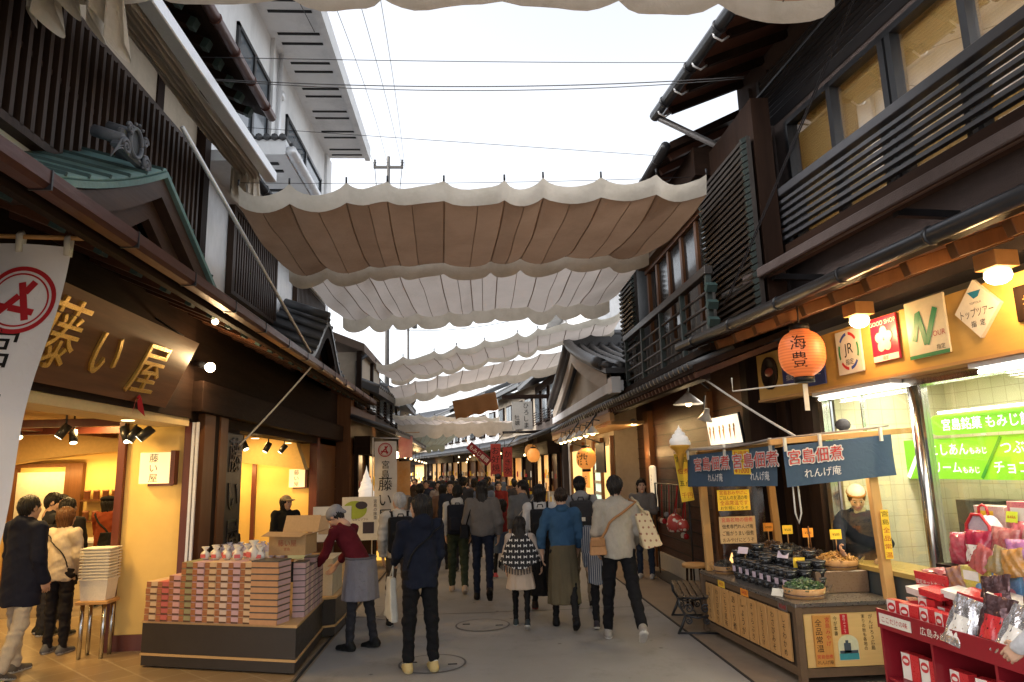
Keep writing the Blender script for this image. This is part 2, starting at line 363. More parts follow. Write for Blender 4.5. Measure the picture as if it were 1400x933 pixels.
# ------------------------------------------------------------------ ground
def setting():
    conc = NT('street_concrete'); t = conc
    v = t.coord(); a = t.n('ShaderNodeTexNoise', i_Scale=.55, i_Detail=9, i_Roughness=.68); t.l(v, a.inputs['Vector'])
    g = t.n('ShaderNodeTexNoise', i_Scale=140, i_Detail=2); t.l(v, g.inputs['Vector'])
    sp = t.n('ShaderNodeTexVoronoi', i_Scale=160); t.l(v, sp.inputs['Vector'])
    c = t.mix(t.ramp(a.outputs['Fac'], [(.3, 0.), (.72, 1.)]), (.275, .27, .268), (.165, .162, .16))
    c = t.mix(.4, c, t.mix(g.outputs['Fac'], (.07, .066, .063), (.40, .385, .37)))
    st = t.n('ShaderNodeTexNoise', i_Scale=2.4, i_Detail=6, i_Roughness=.75); t.l(v, st.inputs['Vector'])
    c = t.mix(t.ramp(st.outputs['Fac'], [(.55, 0.), (.72, .45)]), c, (.11, .10, .09))
    gv = t.n('ShaderNodeTexVoronoi', i_Scale=2.2); t.l(v, gv.inputs['Vector']); c = t.mix(t.ramp(gv.outputs['Distance'], [(.035, .75), (.06, 0.)]), c, (.05, .048, .045))
    t.l(c, t.b.inputs['Base Color']); t.b.inputs['Roughness'].default_value = .75
    b = t.n('ShaderNodeBump', i_Strength=.5, i_Distance=.004); t.l(g.outputs['Fac'], b.inputs['Height']); t.l(b.outputs[0], t.b.inputs['Normal'])
    M['street'] = conc.m
    M['verge'] = pm('tan_paving_concrete', (.24, .185, .135), (.16, .125, .09), .9, .75, .35, bscale=90, dirt=.5, fine=.5, bdist=.004)
    M['shop_tile'] = tiles('beige_floor_tile', (.25, .175, .10), (.20, .14, .08), (.36, .29, .2), .34, PI/4, .32, mortar=.008)
    MB().box(-80, 80, -30, 190, -.4, -.004).build('ground', M['verge'], kind='structure')
    MB().box(-1.62, 2.39, -12, 90, -.2, 0).build('street', M['street'], kind='structure')
    MB().box(-9.2, -1.70, -2, 10.4, -.2, .002).build('shop_floor', M['shop_tile'], kind='structure')
    MB().box(-9.2, -1.70, 10.404, 17, -.2, .001).build('pavement', M['verge'], kind='structure')
    MB().box(2.42, 3.9, -6, 60, -.2, .003).build('pavement', M['verge'], kind='structure')
    dr = MB()
    for x in (-1.66, 2.405): dr.box(x-.012, x+.012, -6, 60, -.1, .006)
    dr.build('drain_line', flat('drain_slot', (.03, .028, .026), .8), kind='structure')
    cr = MB(); random.seed(3)
    for y0 in (5.2, 9.6, 13.4, 17.8, 22.6):
        pts = [(-1.6+4*i/14, y0+random.uniform(-.015, .015), .0) for i in range(15)]
        for p, q in zip(pts, pts[1:]): cr.add([(p[0], p[1]-.009, .003), (q[0], q[1]-.009, .003), (q[0], q[1]+.009, .003), (p[0], p[1]+.009, .003)], [(0, 1, 2, 3)])
    cr.build('paving_joint', flat('joint', (.08, .075, .07), .9), kind='structure')
    MB().box(-1.25, -.75, 9.4, 12.6, -.01, .0035).build('patched_paving', pm('patch_asphalt', (.22, .21, .205), (.14, .135, .13), 3, .8, .4, bscale=120, bdist=.004, fine=.6), kind='structure')
    for (x, y, nm) in ((.1, 8.86, 'round steel manhole cover flush in the street between the walking people'), (-.42, 7.25, 'round steel manhole cover beside the shoes of the person in black')):
        T = thing('manhole_cover', nm, 'manhole cover', (x, y, 0))
        f = lambda r0, r1, z: [((math.cos(a)*r, math.sin(a)*r, z)) for r in (r0, r1) for a in [2*PI*i/40 for i in range(40)]]
        q = [(i, (i+1) % 40, 40+(i+1) % 40, 40+i) for i in range(40)]
        MB().add([(x+p[0], y+p[1], p[2]) for p in f(.0, .315, .004)], q).build('lid', M['street'], T)
        MB().add([(x+p[0], y+p[1], p[2]) for p in f(.315, .335, .006)], q).build('rim', flat('rim_iron', (.07, .065, .06), .5, .6), T)
        MB().obox((x-.2, y+.06, .008), (.09, .02, .006)).obox((x+.2, y-.06, .008), (.09, .02, .006)).build('lifting_slot', M['black'], T)
setting()

# ------------------------------------------------------------------ left: sweets shop (building with the gold lettered board)
def half_gutter(m, p, q, r=.06, step=.6, mi=0):
    m.tube([p, q], r, 10, mi); p, q = Vector(p), Vector(q); n = max(1, int((q-p).length/step))
    for i in range(n+1):
        c = p.lerp(q, (i+.5)/(n+1)); d = (q-p).normalized()*.012; m.tube([c-d, c+d], r*1.16, 10, mi)
    return m
def lattice_y(m, x, y0, y1, z0, z1, step=.125, w=.045, d=.07):
    y = y0+step/2
    while y < y1: m.box(x, x+d, y-w/2, y+w/2, z0, z1); y += step
    return m
M['rafter_red'] = wood('red_rafter', (.07, .028, .014), (.11, .045, .022), 0, 10, .5, .15)
def left_shop():
    B = thing('shop_building', 'dark timber sweets shop with yellow lit openings and vertical lattice upstairs', 'building', (-3.4, 8, 0))
    W_ = lambda *a: MB().box(*a)
    # upper floor
    MB().box(-3.7, -3.44, 1, 8.3, 4.0, 4.46).build('lower_wall_strip', M['white_wall'], B)
    MB().box(-3.7, -3.44, 1, 8.3, 5.84, 6.9).build('upper_wall', M['cream'], B)
    m = lattice_y(MB(), -3.40, 1.0, 8.2, 4.5, 5.80)
    m.box(-3.45, -3.35, 1, 8.3, 5.80, 5.86).box(-3.45, -3.33, 1, 8.3, 4.44, 4.51).box(-3.43, -3.37, 1, 8.3, 5.12, 5.17)
    m.build('lattice', M['lattice'], B)
    MB().box(-3.7, -3.5, 1, 8.3, 4.46, 5.84).build('lattice_backing', pm('dark_window', (.06, .07, .08), (.03, .035, .04), 2, .25, 0), B)
    m = MB()
    for y in (2.3, 4.7, 7.25): m.box(-3.46, -3.42, y-.08, y+.08, 5.87, 6.9)
    each(m, 'wall_post', M['wood_dark'], B)
    MB().box(-3.7, -3.32, 8.3, 8.48, 3.9, 6.9).build('corner_post', M['wood_dark'], B)
    m = MB().box(-3.46, -3.41, 1, 8.3, 5.862, 5.90); m.build('cream_rail', flat('rail_cream', (.42, .36, .27), .6), B)
    # eaves over the street
    ev = MB(); n = 26
    ev.add([(-2.32, 1.5, 3.43), (-2.32, 16.2, 3.43), (-3.7, 16.2, 4.02), (-3.7, 1.5, 4.02), (-2.32, 1.5, 3.49), (-2.32, 16.2, 3.49), (-3.7, 16.2, 4.09), (-3.7, 1.5, 4.09)],
           [(0, 3, 2, 1), (4, 5, 6, 7), (0, 1, 5, 4), (2, 3, 7, 6), (1, 2, 6, 5), (0, 4, 7, 3)]).build('eave_roof', M['wood_dark_y'], B)
    r = MB(); cp = MB()
    for i in range(28):
        y = 1.7+i*.52; a, b = Vector((-2.58, y, 3.48)), Vector((-3.5, y, 3.87)); r.bar(a, b, .08, .09); d = (a-b).normalized()
        cp.bar(a+d*.012, a-d*.05, .086, .096)
    each(r, 'rafter', M['rafter_red'], B); each(cp, 'rafter_cap', M['green_cap'], B)
    MB().box(-2.44, -2.38, 1.5, 16.2, 3.37, 3.44).build('fascia_board', M['wood_dark_y'], B)
    MB().add([(x, y, zz) for y in (1.5, 16.2) for (x, zz) in ((-2.33, 3.405), (-2.25, 3.405), (-2.22, 3.43), (-2.22, 3.505), (-2.33, 3.505))], [(i, (i+1) % 5, 5+(i+1) % 5, 5+i) for i in range(5)]+[(4, 3, 2, 1, 0), (5, 6, 7, 8, 9)]).build('gutter', M['copper_brown'], B)
    m = MB()
    for i in range(14): y = 2.6+i*.97; m.box(-2.335, -2.214, y-.007, y+.007, 3.398, 3.51)
    each(m, 'gutter_strap', M['black_metal'], B)
    # header and posts of the ground floor
    MB().box(-3.6, -3.24, 1, 8.15, 2.54, 3.9).build('header_beam', M['wood_dark_y'], B)
    MB().box(-3.6, -3.28, 8.15, 17, 2.50, 3.9).build('header_beam', M['wood_dark_y'], B)
    MB().box(-3.3, -3.12, 8.15, 17, 2.62, 2.98).build('lower_beam', M['wood_dark_y'], B, bevel=.006)
    MB().box(-3.62, -3.26, 3.5, 8.15, 2.45, 2.538).build('lintel', flat('lintel_cream', (.6, .45, .22), .5), B)
    # partition with the lit sign: faces the camera
    MB().box(-4.0, -3.34, 8.30, 8.42, .0, 2.60).build('partition_wall', M['yellow_wall'], B)
    MB().box(-4.08, -4.002, 8.24, 8.46, 0, 2.62).box(-3.338, -3.25, 8.24, 8.46, 0, 2.50).box(-4.0, -3.34, 8.27, 8.298, 0, .17).build('partition_trim', M['wood_red'], B)
    m = MB()
    for x in (-3.235, -3.19): m.box(x-.014, x+.014, 8.22, 8.25, 0, 2.5)
    each(m, 'door_rail', M['alu'], B)
    MB().box(-3.5, -3.2, 8.47, 8.82, 0, 2.62).build('post', M['wood_mid'], B, bevel=.006)
    MB().box(-3.5, -3.22, 8.825, 9.0, 0, 2.62).build('post', M['wood_dark'], B)
    MB().box(-3.5, -3.2, 9.005, 9.28, 0, 2.62).build('post', M['wood_mid'], B, bevel=.006)
    MB().box(-3.5, -3.3, 9.285, 10.05, 0, 2.62).build('post', M['wood_dark'], B)
    # second opening's far jamb and wall beyond
    MB().box(-5.2, -3.42, 14.95, 15.05, 0, 2.7).build('partition_wall', M['yellow_wall'], B)
    MB().box(-4.6, -4.52, 14.86, 14.948, 0, 2.7).box(-3.42, -3.26, 14.86, 15.1, 0, 2.62).build('partition_trim', M['wood_red'], B)
    MB().box(-3.6, -3.28, 15.1, 16.9, 0, 2.62).build('side_wall', M['wood_mid'], B)
    m = MB()
    for z in (.5, 1.0, 1.5, 2.0): m.box(-3.29, -3.262, 15.1, 16.9, z-.015, z+.015)
    each(m, 'wall_batten', M['wood_mid_y'], B)
    # the room
    MB().box(-9.1, -8.9, 1, 17, 0, 2.9).build('back_wall', M['yellow_wall'], B)
    MB().box(-9.0, -5.2, 12.7, 12.85, 0, 2.8).build('room_end_wall', M['yellow_wall'], B)
    MB().box(-9.0, -4.6, 15.2, 15.4, 0, 2.8).build('room_end_wall', M['yellow_wall'], B)
    MB().box(-9.1, -3.6, 1, 17, 2.8, 2.9).build('room_ceiling', flat('ceiling_cream', (.72, .55, .30), .8), B)
    # curved soffit on the end wall
    so_ = MB(); pts = [(-8.6+3.4*i/16, 2.05+.28*math.sin(PI*.62*i/16)) for i in range(17)]
    so_.prism([(p[0], p[1]) for p in pts]+[(-5.2, 2.8), (-8.6, 2.8)], (0, 12.62, 0), (1, 0, 0), (0, 0, 1), .35).build('curved_soffit', flat('soffit_yellow', (.62, .42, .17), .7), B)
    so_ = MB(); pts = [(-7.0+3.6*i/16, 2.2+.0-.35*(i/16)**2+.1*i/16) for i in range(17)]
    so_.prism([(p[0], p[1]) for p in pts]+[(-3.7, 2.8), (-7.0, 2.8)], (0, 14.7, 0), (1, 0, 0), (0, 0, 1), .3).build('curved_soffit', flat('soffit_yellow', (.62, .42, .17), .7), B)
    m = MB()
    for i in range(22): m.box(-8.5, -3.7, 4.0+i*.2, 4.09+i*.2, 2.70, 2.785)
    m.build('ceiling_slat', M['wood_red'], B)
    m = MB().box(-8.5, -3.8, 10.2, 10.3, 2.52, 2.62).box(-8.5, -3.8, 9.2, 9.3, 2.55, 2.65).box(-6.2, -6.1, 8.5, 12.6, 2.56, 2.66)
    m.build('ceiling_track', M['wood_red'], B)
    MB().box(-7.9, -7.1, 12.6, 12.695, 0, 2.02).build('inner_door', flat('door_white', (.7, .66, .55), .5), B)
    MB().box(-7.99, -7.91, 12.58, 12.69, 0, 2.1).box(-7.09, -6.8, 12.58, 12.69, 0, 2.1).box(-7.99, -6.8, 12.58, 12.69, 2.1, 2.16).build('door_frame', M['wood_mid'], B)
    MB().box(-6.6, -5.3, 11.9, 12.5, 0, .86).build('counter', flat('counter_cream', (.62, .5, .3), .5), B)
    MB().box(-6.65, -5.28, 11.85, 12.52, .86, .90).build('counter_top', M['paper'], B)
    MB().box(-5.6, -5.35, 12.66, 12.695, 1.35, 1.85).box(-5.35, -5.22, 12.66, 12.695, 1.35, 1.85).build('picture_board', flat('picture_grey', (.35, .28, .22), .4), B)
    m = MB().ball((-5.42, 12.62, 1.66), (.12, .03, .09)); m.build('picture_motif', flat('picture_brown', (.16, .035, .012), .4), B)
    # lights the shop really has
    for (x, y) in ((-4.6, 5.6), (-4.6, 7.6), (-6.2, 7.6), (-5.2, 9.8), (-6.8, 11.0), (-4.3, 11.6), (-4.3, 13.6)):
        area('shop_downlight', (x, y, 2.68), (.35, .35), 54, (1, .64, .23))
    area('cove_light', (-6.6, 12.3, 2.0), (2.5, .1), 22, (1, .62, .2), (0, .8, -.5))
    area('cove_light', (-4.6, 14.5, 2.0), (1.4, .1), 14, (1, .62, .2), (0, .8, -.5))
    # spotlights on their tracks
    k = 0
    for (x, y, z, a) in ((-5.6, 8.8, 2.5, .5), (-5.0, 8.8, 2.5, -.4), (-5.35, 9.6, 2.48, .2), (-4.35, 9.6, 2.45, -.5), (-3.92, 8.05, 2.40, .35), (-3.80, 8.05, 2.40, -.35), (-3.66, 8.05, 2.40, -.7), (-3.75, 11.6, 2.4, .4), (-3.72, 12.9, 2.4, -.3), (-3.7, 13.9, 2.4, -.5)):
        lab = ['black track spotlight above the queue in the left opening', 'black spotlight over the yellow wall panel by the lit sign', 'black spotlight under the ceiling of the farther shop opening'][0 if k < 4 else 1 if k < 7 else 2]
        T = thing('spotlight', lab, 'spotlight', (x, y, z), group='shop ceiling spotlights'); k += 1
        MB().tube([(x, y, z+.3), (x, y, z)], .012, 6).build('stem', M['black_metal'], T)
        d = Vector((a, -.25, -.7)).normalized(); c = Vector((x, y, z))
        MB().tube([c-d*.05, c+d*.13], .052, 12).build('lamp_housing', M['black_metal'], T)
        MB().tube([c+d*.131, c+d*.134], .045, 12).build('lens', emit('spot_glow', (1, .8, .5), 6), T)
    # soffit downlight ellipses in the lintel
    for y in (5.3, 7.1, 11.2, 13.2):
        T = MB().tube([(-3.44, y, 2.444), (-3.44, y, 2.448)], .06, 16).build('downlight', emit('downlight_glow', (1, .78, .42), 7)); tag(T, 'round recessed downlight under the %s lintel of the sweets shop' % ('near' if y < 9 else 'far'), 'downlight', 'downlights under the shop lintel')
    return B
left_shop()
M['verge_wood'] = wood('verge_wood', (.045, .026, .019), (.085, .05, .035), 1, 8, .5, .25)
def gable():
    G = thing('gable_canopy', 'curved dark timber gable with green copper roof above the shop eave', 'gable', (-2.8, 5.95, 3.7))
    Yc, y0, y1 = 5.87, 3.9, 7.5
    z = lambda y: 4.53-(.62*(Yc-y)-.09*(Yc-y)**2 if y < Yc else .56*(y-Yc))
    ys = sorted([y0+(y1-y0)*i/40 for i in range(40)]+[Yc])
    def rf(u, v): y = ys[min(40, int(round(u*40)))]; return (-2.68-.78*v, y, z(y)+.02+.22*v)
    m = MB(); m.grid(rf, 40, 3, th=.03, nrm=(0, 0, 1)); m.build('copper_roof', M['copper_green'], G)
    sm = MB()
    for i in range(0, 41, 3):
        y = ys[i]; sm.bar((-2.67, y, z(y)+.055), (-3.46, y, z(y)+.055+.22), .018, .028)
    sm.build('standing_seam', pm('seam_green', (.045, .085, .085), (.08, .12, .115), 5, .6, .1), G)
    def band(x0, x1, o0, o1, nm, mat, sc=1.0):
        b = MB(); P = []
        for y in ys:
            yy = Yc+(y-Yc)*sc
            for (x, o) in ((x0, o0), (x1, o0), (x1, o1), (x0, o1)): P.append((x, yy, max(z(y)+o, 3.60+.02*o)))
        F = []
        for i in range(40):
            for j in range(4): F.append((i*4+j, i*4+(j+1) % 4, (i+1)*4+(j+1) % 4, (i+1)*4+j))
        F += [(0, 3, 2, 1), (160, 161, 162, 163)]
        b.add(P, F, 0, False).build(nm, mat, G)
    band(-2.66, -2.74, .018, -.035, 'verge_trim', M['copper_green'])
    band(-2.70, -2.80, -.037, -.22, 'verge_board', M['verge_wood'], .985)
    band(-2.80, -2.88, -.20, -.42, 'inner_verge_board', M['verge_wood'], .94)
    pl = [(y, max(3.68, z(y)-.40)) for y in ys[4:37]]
    MB().prism([(p[0], p[1]) for p in pl]+[(ys[36], 3.66), (ys[4], 3.66)], (-2.98, 0, 0), (0, 1, 0), (0, 0, 1), .04).build('gable_panel', M['wood_dark_y'], G)
    # ridge ornament
    R = thing('ridge_ornament', 'carved grey ridge-end ornament with an oval ring on the green roof', 'ornament', (-2.95, 5.35, 4.4))
    om = pm('ornament_grey', (.15, .165, .19), (.09, .1, .115), 8, .55, .2)
    global FR
    FR = Matrix.Translation((-2.72, 5.40, 4.585)) @ Matrix.Scale(.58, 4) @ Matrix.Translation((2.70, -5.72, -4.87)); c = Vector((-2.70, 5.72, 4.87))
    ring = [(c.x, c.y+.17*math.cos(a), c.z+.21*math.sin(a)) for a in [2*PI*i/28 for i in range(29)]]
    MB().tube(ring, .032, 8).build('oval_ring', om, R)
    MB().prism([(.165*math.cos(a), .2*math.sin(a)) for a in [2*PI*i/24 for i in range(24)]], c+Vector((-.05, 0, 0)), (0, 1, 0), (0, 0, 1), .03).build('oval_panel', pm('ornament_dark', (.05, .055, .06), None, 9, .5, .2), R)
    def spiral(cy, cz, r0, s, turns=1.6, t=.026, n=26):
        return [(c.x+.02, cy+s*r0*(1-.8*i/n)*math.cos(2*PI*turns*i/n), cz+r0*(1-.8*i/n)*math.sin(2*PI*turns*i/n)) for i in range(n+1)]
    m = MB()
    for s in (-1, 1):
        m.tube(spiral(c.y+s*.29, c.z-.2, .11, s), .028, 6); m.tube(spiral(c.y+s*.23, c.z+.12, .075, s), .022, 6)
        for k in range(5):
            P = [(c.x+.01, c.y+s*(.2+.32*t+.03*k*t), c.z-.1-.045*k-.22*t*t+.06*math.sin(t*PI)) for t in [i/7 for i in range(8)]]
            m.tube(P, [.022*(1-.6*i/7) for i in range(8)], 6)
    for i in range(7): m.ball((c.x+.03, c.y+.2*math.cos(PI*i/6), c.z+.05+.22*math.sin(PI*i/6)), .026, 8, 5)
    m.build('scrollwork', om, R)
    MB().box(-2.84, -2.70, 5.28, 6.16, 4.62, 4.72).box(-2.84, -2.735, 5.42, 6.02, 4.72, 4.98).build('ornament_base', om, R, bevel=.02)
    each(MB().tube([(-2.72, 5.38, 4.76), (-3.1, 5.38, 4.89)], .085, 12).tube([(-2.80, 5.72, 5.03), (-3.1, 5.72, 5.13)], .075, 12).tube([(-2.72, 6.06, 4.76), (-3.1, 6.06, 4.89)], .085, 12), 'ridge_roll', om, R)
    FR = Matrix.Identity(4)
gable()

def louvre(B, x, y0, y1, z0, z1, horizontal=False):
    m = MB()
    m.box(x-.04, x+.05, y0-.06, y0, z0-.06, z1+.06).box(x-.04, x+.05, y1, y1+.06, z0-.06, z1+.06).box(x-.04, x+.05, y0, y1, z0-.06, z0).box(x-.04, x+.05, y0, y1, z1, z1+.06)
    y = y0+.06
    while y < y1: m.box(x-.02, x+.04, y-.025, y+.025, z0, z1); y += .11
    MB().box(x-.06, x-.045, y0, y1, z0, z1).build('louvre_backing', M['black'], B)
    return m.build('louvre', M['lattice'], B)
def left_white_house():
    B = thing('white_house', 'white plastered house with dark louvred shutters beyond the timber shop', 'building', (-4, 12, 4))
    MB().box(-8, -3.5, 8.49, 16.4, 3.9, 6.0).build('wall', M['white_wall'], B)
    louvre(B, -3.45, 9.75, 11.9, 4.5, 5.72); louvre(B, -3.45, 13.4, 15.9, 4.5, 5.72)
    MB().box(-3.5, -3.0, 8.6, 16.4, 5.95, 6.1).build('cornice', M['white_wall'], B)
    half_gutter(MB(), (-2.95, 8.6, 5.93), (-2.95, 16.4, 5.93), .07).build('gutter', M['black_metal'], B)
    # balcony slab seen below the tall wall
    MB().box(-4.4, -3.05, 10.9, 17, 7.15, 7.42).build('balcony_slab', M['white_wall'], B)
    m = MB()
    for i in range(5):
        for d in (0, .3): m.box(-4.1, -3.25, 11.2+i*1.15+d, 11.28+i*1.15+d, 7.13, 7.149)
    each(m, 'soffit_vent', M['black'], B)
    m = MB()
    for i in range(11): m.tube([(-4.4+i*.13, 10.86, 7.45), (-4.4+i*.13, 11.5, 7.52)], .06, 8)
    each(m, 'edge_tile', M['tile_roof'], B)
    half_gutter(MB(), (-2.96, 10.9, 7.22), (-2.96, 17, 7.22), .09).build('slab_gutter', M['alu'], B)
    MB().tube([(-2.96, 10.9, 7.32), (-2.96, 17, 7.32)], .035, 8).build('slab_rail', M['black_metal'], B)
def left_tall():
    B = thing('tall_building', 'tall white building with a deep soffit striped by dark vent slots', 'building', (-5, 13, 0))
    MB().box(-10, -4.0, 8.3, 18.8, 5.9, 10.7).build('wall', M['white_wall'], B)
    MB().box(-10, -2.80, 6.0, 18.5, 10.7, 11.0).build('eave_slab', M['white_wall'], B)
    MB().box(-2.92, -2.78, 6.0, 18.5, 10.62, 11.02).build('eave_fascia', M['white_wall'], B)
    m = MB()
    for i in range(11):
        y = 7.6+i*1.03
        for d in (0, .33): m.box(-3.82, -2.98, y+d, y+d+.07, 10.685, 10.699)
    each(m, 'soffit_vent', M['black'], B)
    for (a, b) in ((11.0, 12.9), (14.2, 17.7)):
        w = MB().box(-4.0, -3.95, a, a+.09, 7.6, 9.7).box(-4.0, -3.95, b-.09, b, 7.6, 9.7).box(-4.0, -3.95, a, b, 9.62, 9.7).box(-4.0, -3.95, (a+b)/2-.05, (a+b)/2+.05, 7.6, 9.62)
        f = w.build('window_frame', M['black_metal'], B)
        MB().box(-4.0, -3.985, a+.05, b-.05, 7.6, 9.65).build('pane', M['win_pane'], f)
    each(MB().box(-3.996, -3.92, 12.95, 13.03, 7, 10.7).box(-3.996, -3.93, 18.2, 18.8, 6, 10.7), 'pilaster', M['white_wall'], B)
    MB().tube([(-3.94, 13.5, 10.68), (-3.94, 13.5, 7.4)], .045, 8).build('downpipe', M['alu'], B)
    for y in (10.3, 13.8): MB().lathe([(.11, 0), (.11, .05), (.07, .09), (0, .09)], (-4.0, y, 9.9), 12, frame_to((1, 0, 0))).build('wall_vent', M['alu'], B)
M['win_pane'] = pm('window_pane', (.10, .12, .14), (.16, .18, .2), 2, .06, 0, rvar=.02)
left_white_house(); left_tall()
def left_upper_eave():
    B = thing('upper_eave', 'dark copper edged upper eave with green capped rafters over the awning', 'eave', (-3, 6, 6.5))
    MB().add([(-2.66, 1, 6.56), (-2.66, 8.6, 6.56), (-4.2, 8.6, 7.2), (-4.2, 1, 7.2), (-2.66, 1, 6.66), (-2.66, 8.6, 6.66), (-4.2, 8.6, 7.32), (-4.2, 1, 7.32)],
             [(0, 3, 2, 1), (4, 5, 6, 7), (0, 1, 5, 4), (2, 3, 7, 6), (1, 2, 6, 5), (0, 4, 7, 3)]).build('eave_roof', M['wood_dark_y'], B)
    r = MB(); c = MB()
    for i in range(21):
        y = 1.2+i*.36; a, b = Vector((-2.82, y, 6.52)), Vector((-3.7, y, 6.9)); r.bar(a, b, .09, .1); d = (a-b).normalized(); c.bar(a+d*.012, a-d*.06, .10, .11)
    each(r, 'rafter', M['wood_dark_x'], B); each(c, 'rafter_cap', M['green_cap'], B)
    half_gutter(MB(), (-2.6, 1, 6.58), (-2.6, 8.6, 6.56), .06).build('gutter', M['copper_brown'], B)
left_upper_eave()
# ------------------------------------------------------------------ right: confectionery shop, built in its own frame (s towards the camera, y inwards, z)
F1 = Matrix.Translation((3.55, 8.0, 0)) @ Matrix.Rotation(math.atan2(-.99504, .0995), 4, 'Z')
def right_shop():
    global FR
    FR = F1
    B = thing('shop_building', 'brown stucco confectionery shop with yellow blinds upstairs and a glazed front', 'building', (2, 0, 0))
    MB().box(-.05, .93, 0, .3, 3.3, 6.84).box(.93, 8, 0, .3, 3.3, 4.12).box(.93, 8, 0, .3, 5.72, 6.84).build('upper_wall', M['stucco'], B)
    each(MB().box(.1, .3, -.04, 0, 3.3, 6.5).box(.62, .72, -.03, 0, 3.3, 6.5), 'wall_rib', M['stucco'], B)
    MB().box(.93, 8, .16, .165, 4.12, 5.72).build('blind', M['blind'], B)
    MB().box(-.05, 8, 3, 3.1, 3.3, 6.7).box(-.05, 8, .3, 3.0, 6.6, 6.7).box(-.05, 8, .3, 3.0, 3.3, 3.4).box(-.05, .0, .3, 3, 3.4, 6.6).build('room_shell', M['cream'], B)
    area('blind_backlight', (4, 1.5, 6.5), (6, .6), 330, (1, .9, .72), frame=F1)  # added unseen lamp that makes the blinds glow from behind
    MB().box(.93, 8, .065, .07, 4.12, 5.72).build('pane', glass('upper_glass', (1, 1, 1), 1.7, dirt=.34), B)  # dirt boosts the pane's reflection in place of a brighter sky
    m = MB()
    for s in (.93, 1.73, 2.52, 2.62, 3.42, 4.22, 5.1): m.box(s-.035, s+.035, .0, .10, 4.12, 5.72)
    m.box(.93, 8, 0, .11, 5.66, 5.722).box(.93, 8, 0, .11, 4.1, 4.16).build('window_frame', M['black_metal'], B)
    m = MB()
    for i in range(10): m.obox((4.3, -.05, 5.80+i*.062), (7.4, .10, .02), rotm(-.5, 0, 0))
    m.box(.58, .64, -.1, 0, 5.74, 6.4); m.build('slat_screen', M['blue_black'], B)
    m = MB().box(1.12, 8, -.36, -.27, 4.66, 4.75).build('balcony_rail', M['blue_black'], B, bevel=.006)
    m = MB()
    for i in range(6): m.box(1.12+.01*(i % 2), 8, -.34, -.285, 4.18+i*.08, 4.215+i*.08)
    m.build('balcony_slat', M['blue_black'], B)
    m = MB()
    for s in (1.2, 2.1, 2.75, 3.6, 4.5): m.box(s-.025, s+.025, -.28, -.23, 4.1, 4.66)
    each(m, 'balcony_post', M['black_metal'], B)
    MB().box(1.0, 8, -.34, 0, 4.02, 4.12).build('balcony_ledge', M['wood_dark_x'], B)
    # folded awning: case and torsion bar
    MB().box(.9, 8, -.68, -.52, 3.76, 3.86).build('awning_case', M['stucco'], B, bevel=.01)
    MB().tube([(.35, -.62, 3.79), (8, -.62, 3.79)], .038, 10).build('awning_bar', M['steel_dark'], B)
    m = MB()
    for s in (1.3, 3.1, 5): m.box(s-.03, s+.03, -.55, 0, 3.72, 3.78)
    each(m, 'awning_bracket', M['black_metal'], B)
    # lower eave
    P = [(.0, -1.0, 3.20), (8, -1.0, 3.20), (8, .0, 3.52), (.0, .0, 3.52)]
    MB().add([*P, *[(p[0], p[1], p[2]+.06) for p in P]], [(0, 3, 2, 1), (4, 5, 6, 7), (0, 1, 5, 4), (2, 3, 7, 6), (0, 4, 7, 3), (1, 2, 6, 5)]).build('eave_roof', wood('eave_boards', (.15, .06, .025), (.22, .09, .04), 0, 9, .5, .15), B)
    m = MB()
    for i in range(18): s = .15+i*.42; m.bar((s, -.88, 3.165), (s, 0, 3.45), .07, .1)
    each(m, 'rafter', M['wood_mid'], B, bevel=.004)
    MB().box(0, 8, -1.02, -.94, 3.20, 3.27).build('eave_fascia', M['wood_dark_x'], B)
    half_gutter(MB(), (-.02, -1.07, 3.24), (8, -1.07, 3.24), .055, .9).build('gutter', M['black_metal'], B)
    # upper eave
    P = [(-.1, -1.05, 6.27), (8, -1.05, 6.27), (8, .1, 6.78), (-.1, .1, 6.78)]
    MB().add([*P, *[(p[0], p[1], p[2]+.09) for p in P]], [(0, 3, 2, 1), (4, 5, 6, 7), (0, 1, 5, 4), (2, 3, 7, 6), (0, 4, 7, 3), (1, 2, 6, 5)]).build('upper_eave_roof', wood('eave_brown', (.085, .035, .022), (.12, .05, .03), 0, 9, .6, .2), B)
    m = MB(); hk = MB()
    for i in range(13):
        s = .1+i*.52; m.bar((s, -1.0, 6.25), (s, 0, 6.69), .06, .09)
        hk.tube([(s, -1.0, 6.22), (s, -1.08, 6.16), (s, -1.16, 6.2), (s, -1.18, 6.28)], .012, 6)
    each(m, 'upper_rafter', M['wood_dark'], B); each(hk, 'gutter_hook', M['alu'], B)
    half_gutter(MB(), (-.12, -1.13, 6.28), (8, -1.13, 6.28), .07, .8).build('upper_gutter', M['black_metal'], B)
    MB().tube([(-.05, -1.1, 6.22), (-.02, -.1, 5.75), (-.02, -.06, 5.6), (-.02, -.06, 3.3)], .04, 8).build('downpipe', pm('pipe_grey', (.2, .19, .19), (.13, .12, .12), 4, .4, .05, metal=.3), B)
    MB().box(0, .6, -.1, -.05, 5.72, 5.78).tube([(.5, -.4, 5.85), (6, -.4, 6.2)], .02, 6).build('conduit', M['black_metal'], B)
    # sign fascia over the front
    MB().box(.18, 8, -.20, -.02, 2.58, 3.10).build('sign_fascia', M['fascia'], B)
    MB().box(.17, 8, -.215, -.01, 2.555, 2.579).build('fascia_trim', M['wood_light_x'], B)
    # shop front
    m = MB()
    for i, s in enumerate((.3, .55, .8)): m.box(s-.1, s+.1, -.02+.03*(i % 2), .2, 0, 2.56)
    each(m, 'side_column', M['wood_dark'], B)
    MB().box(1.0, 8, -.03, .12, 2.48, 2.554).build('front_header', M['steel'], B)
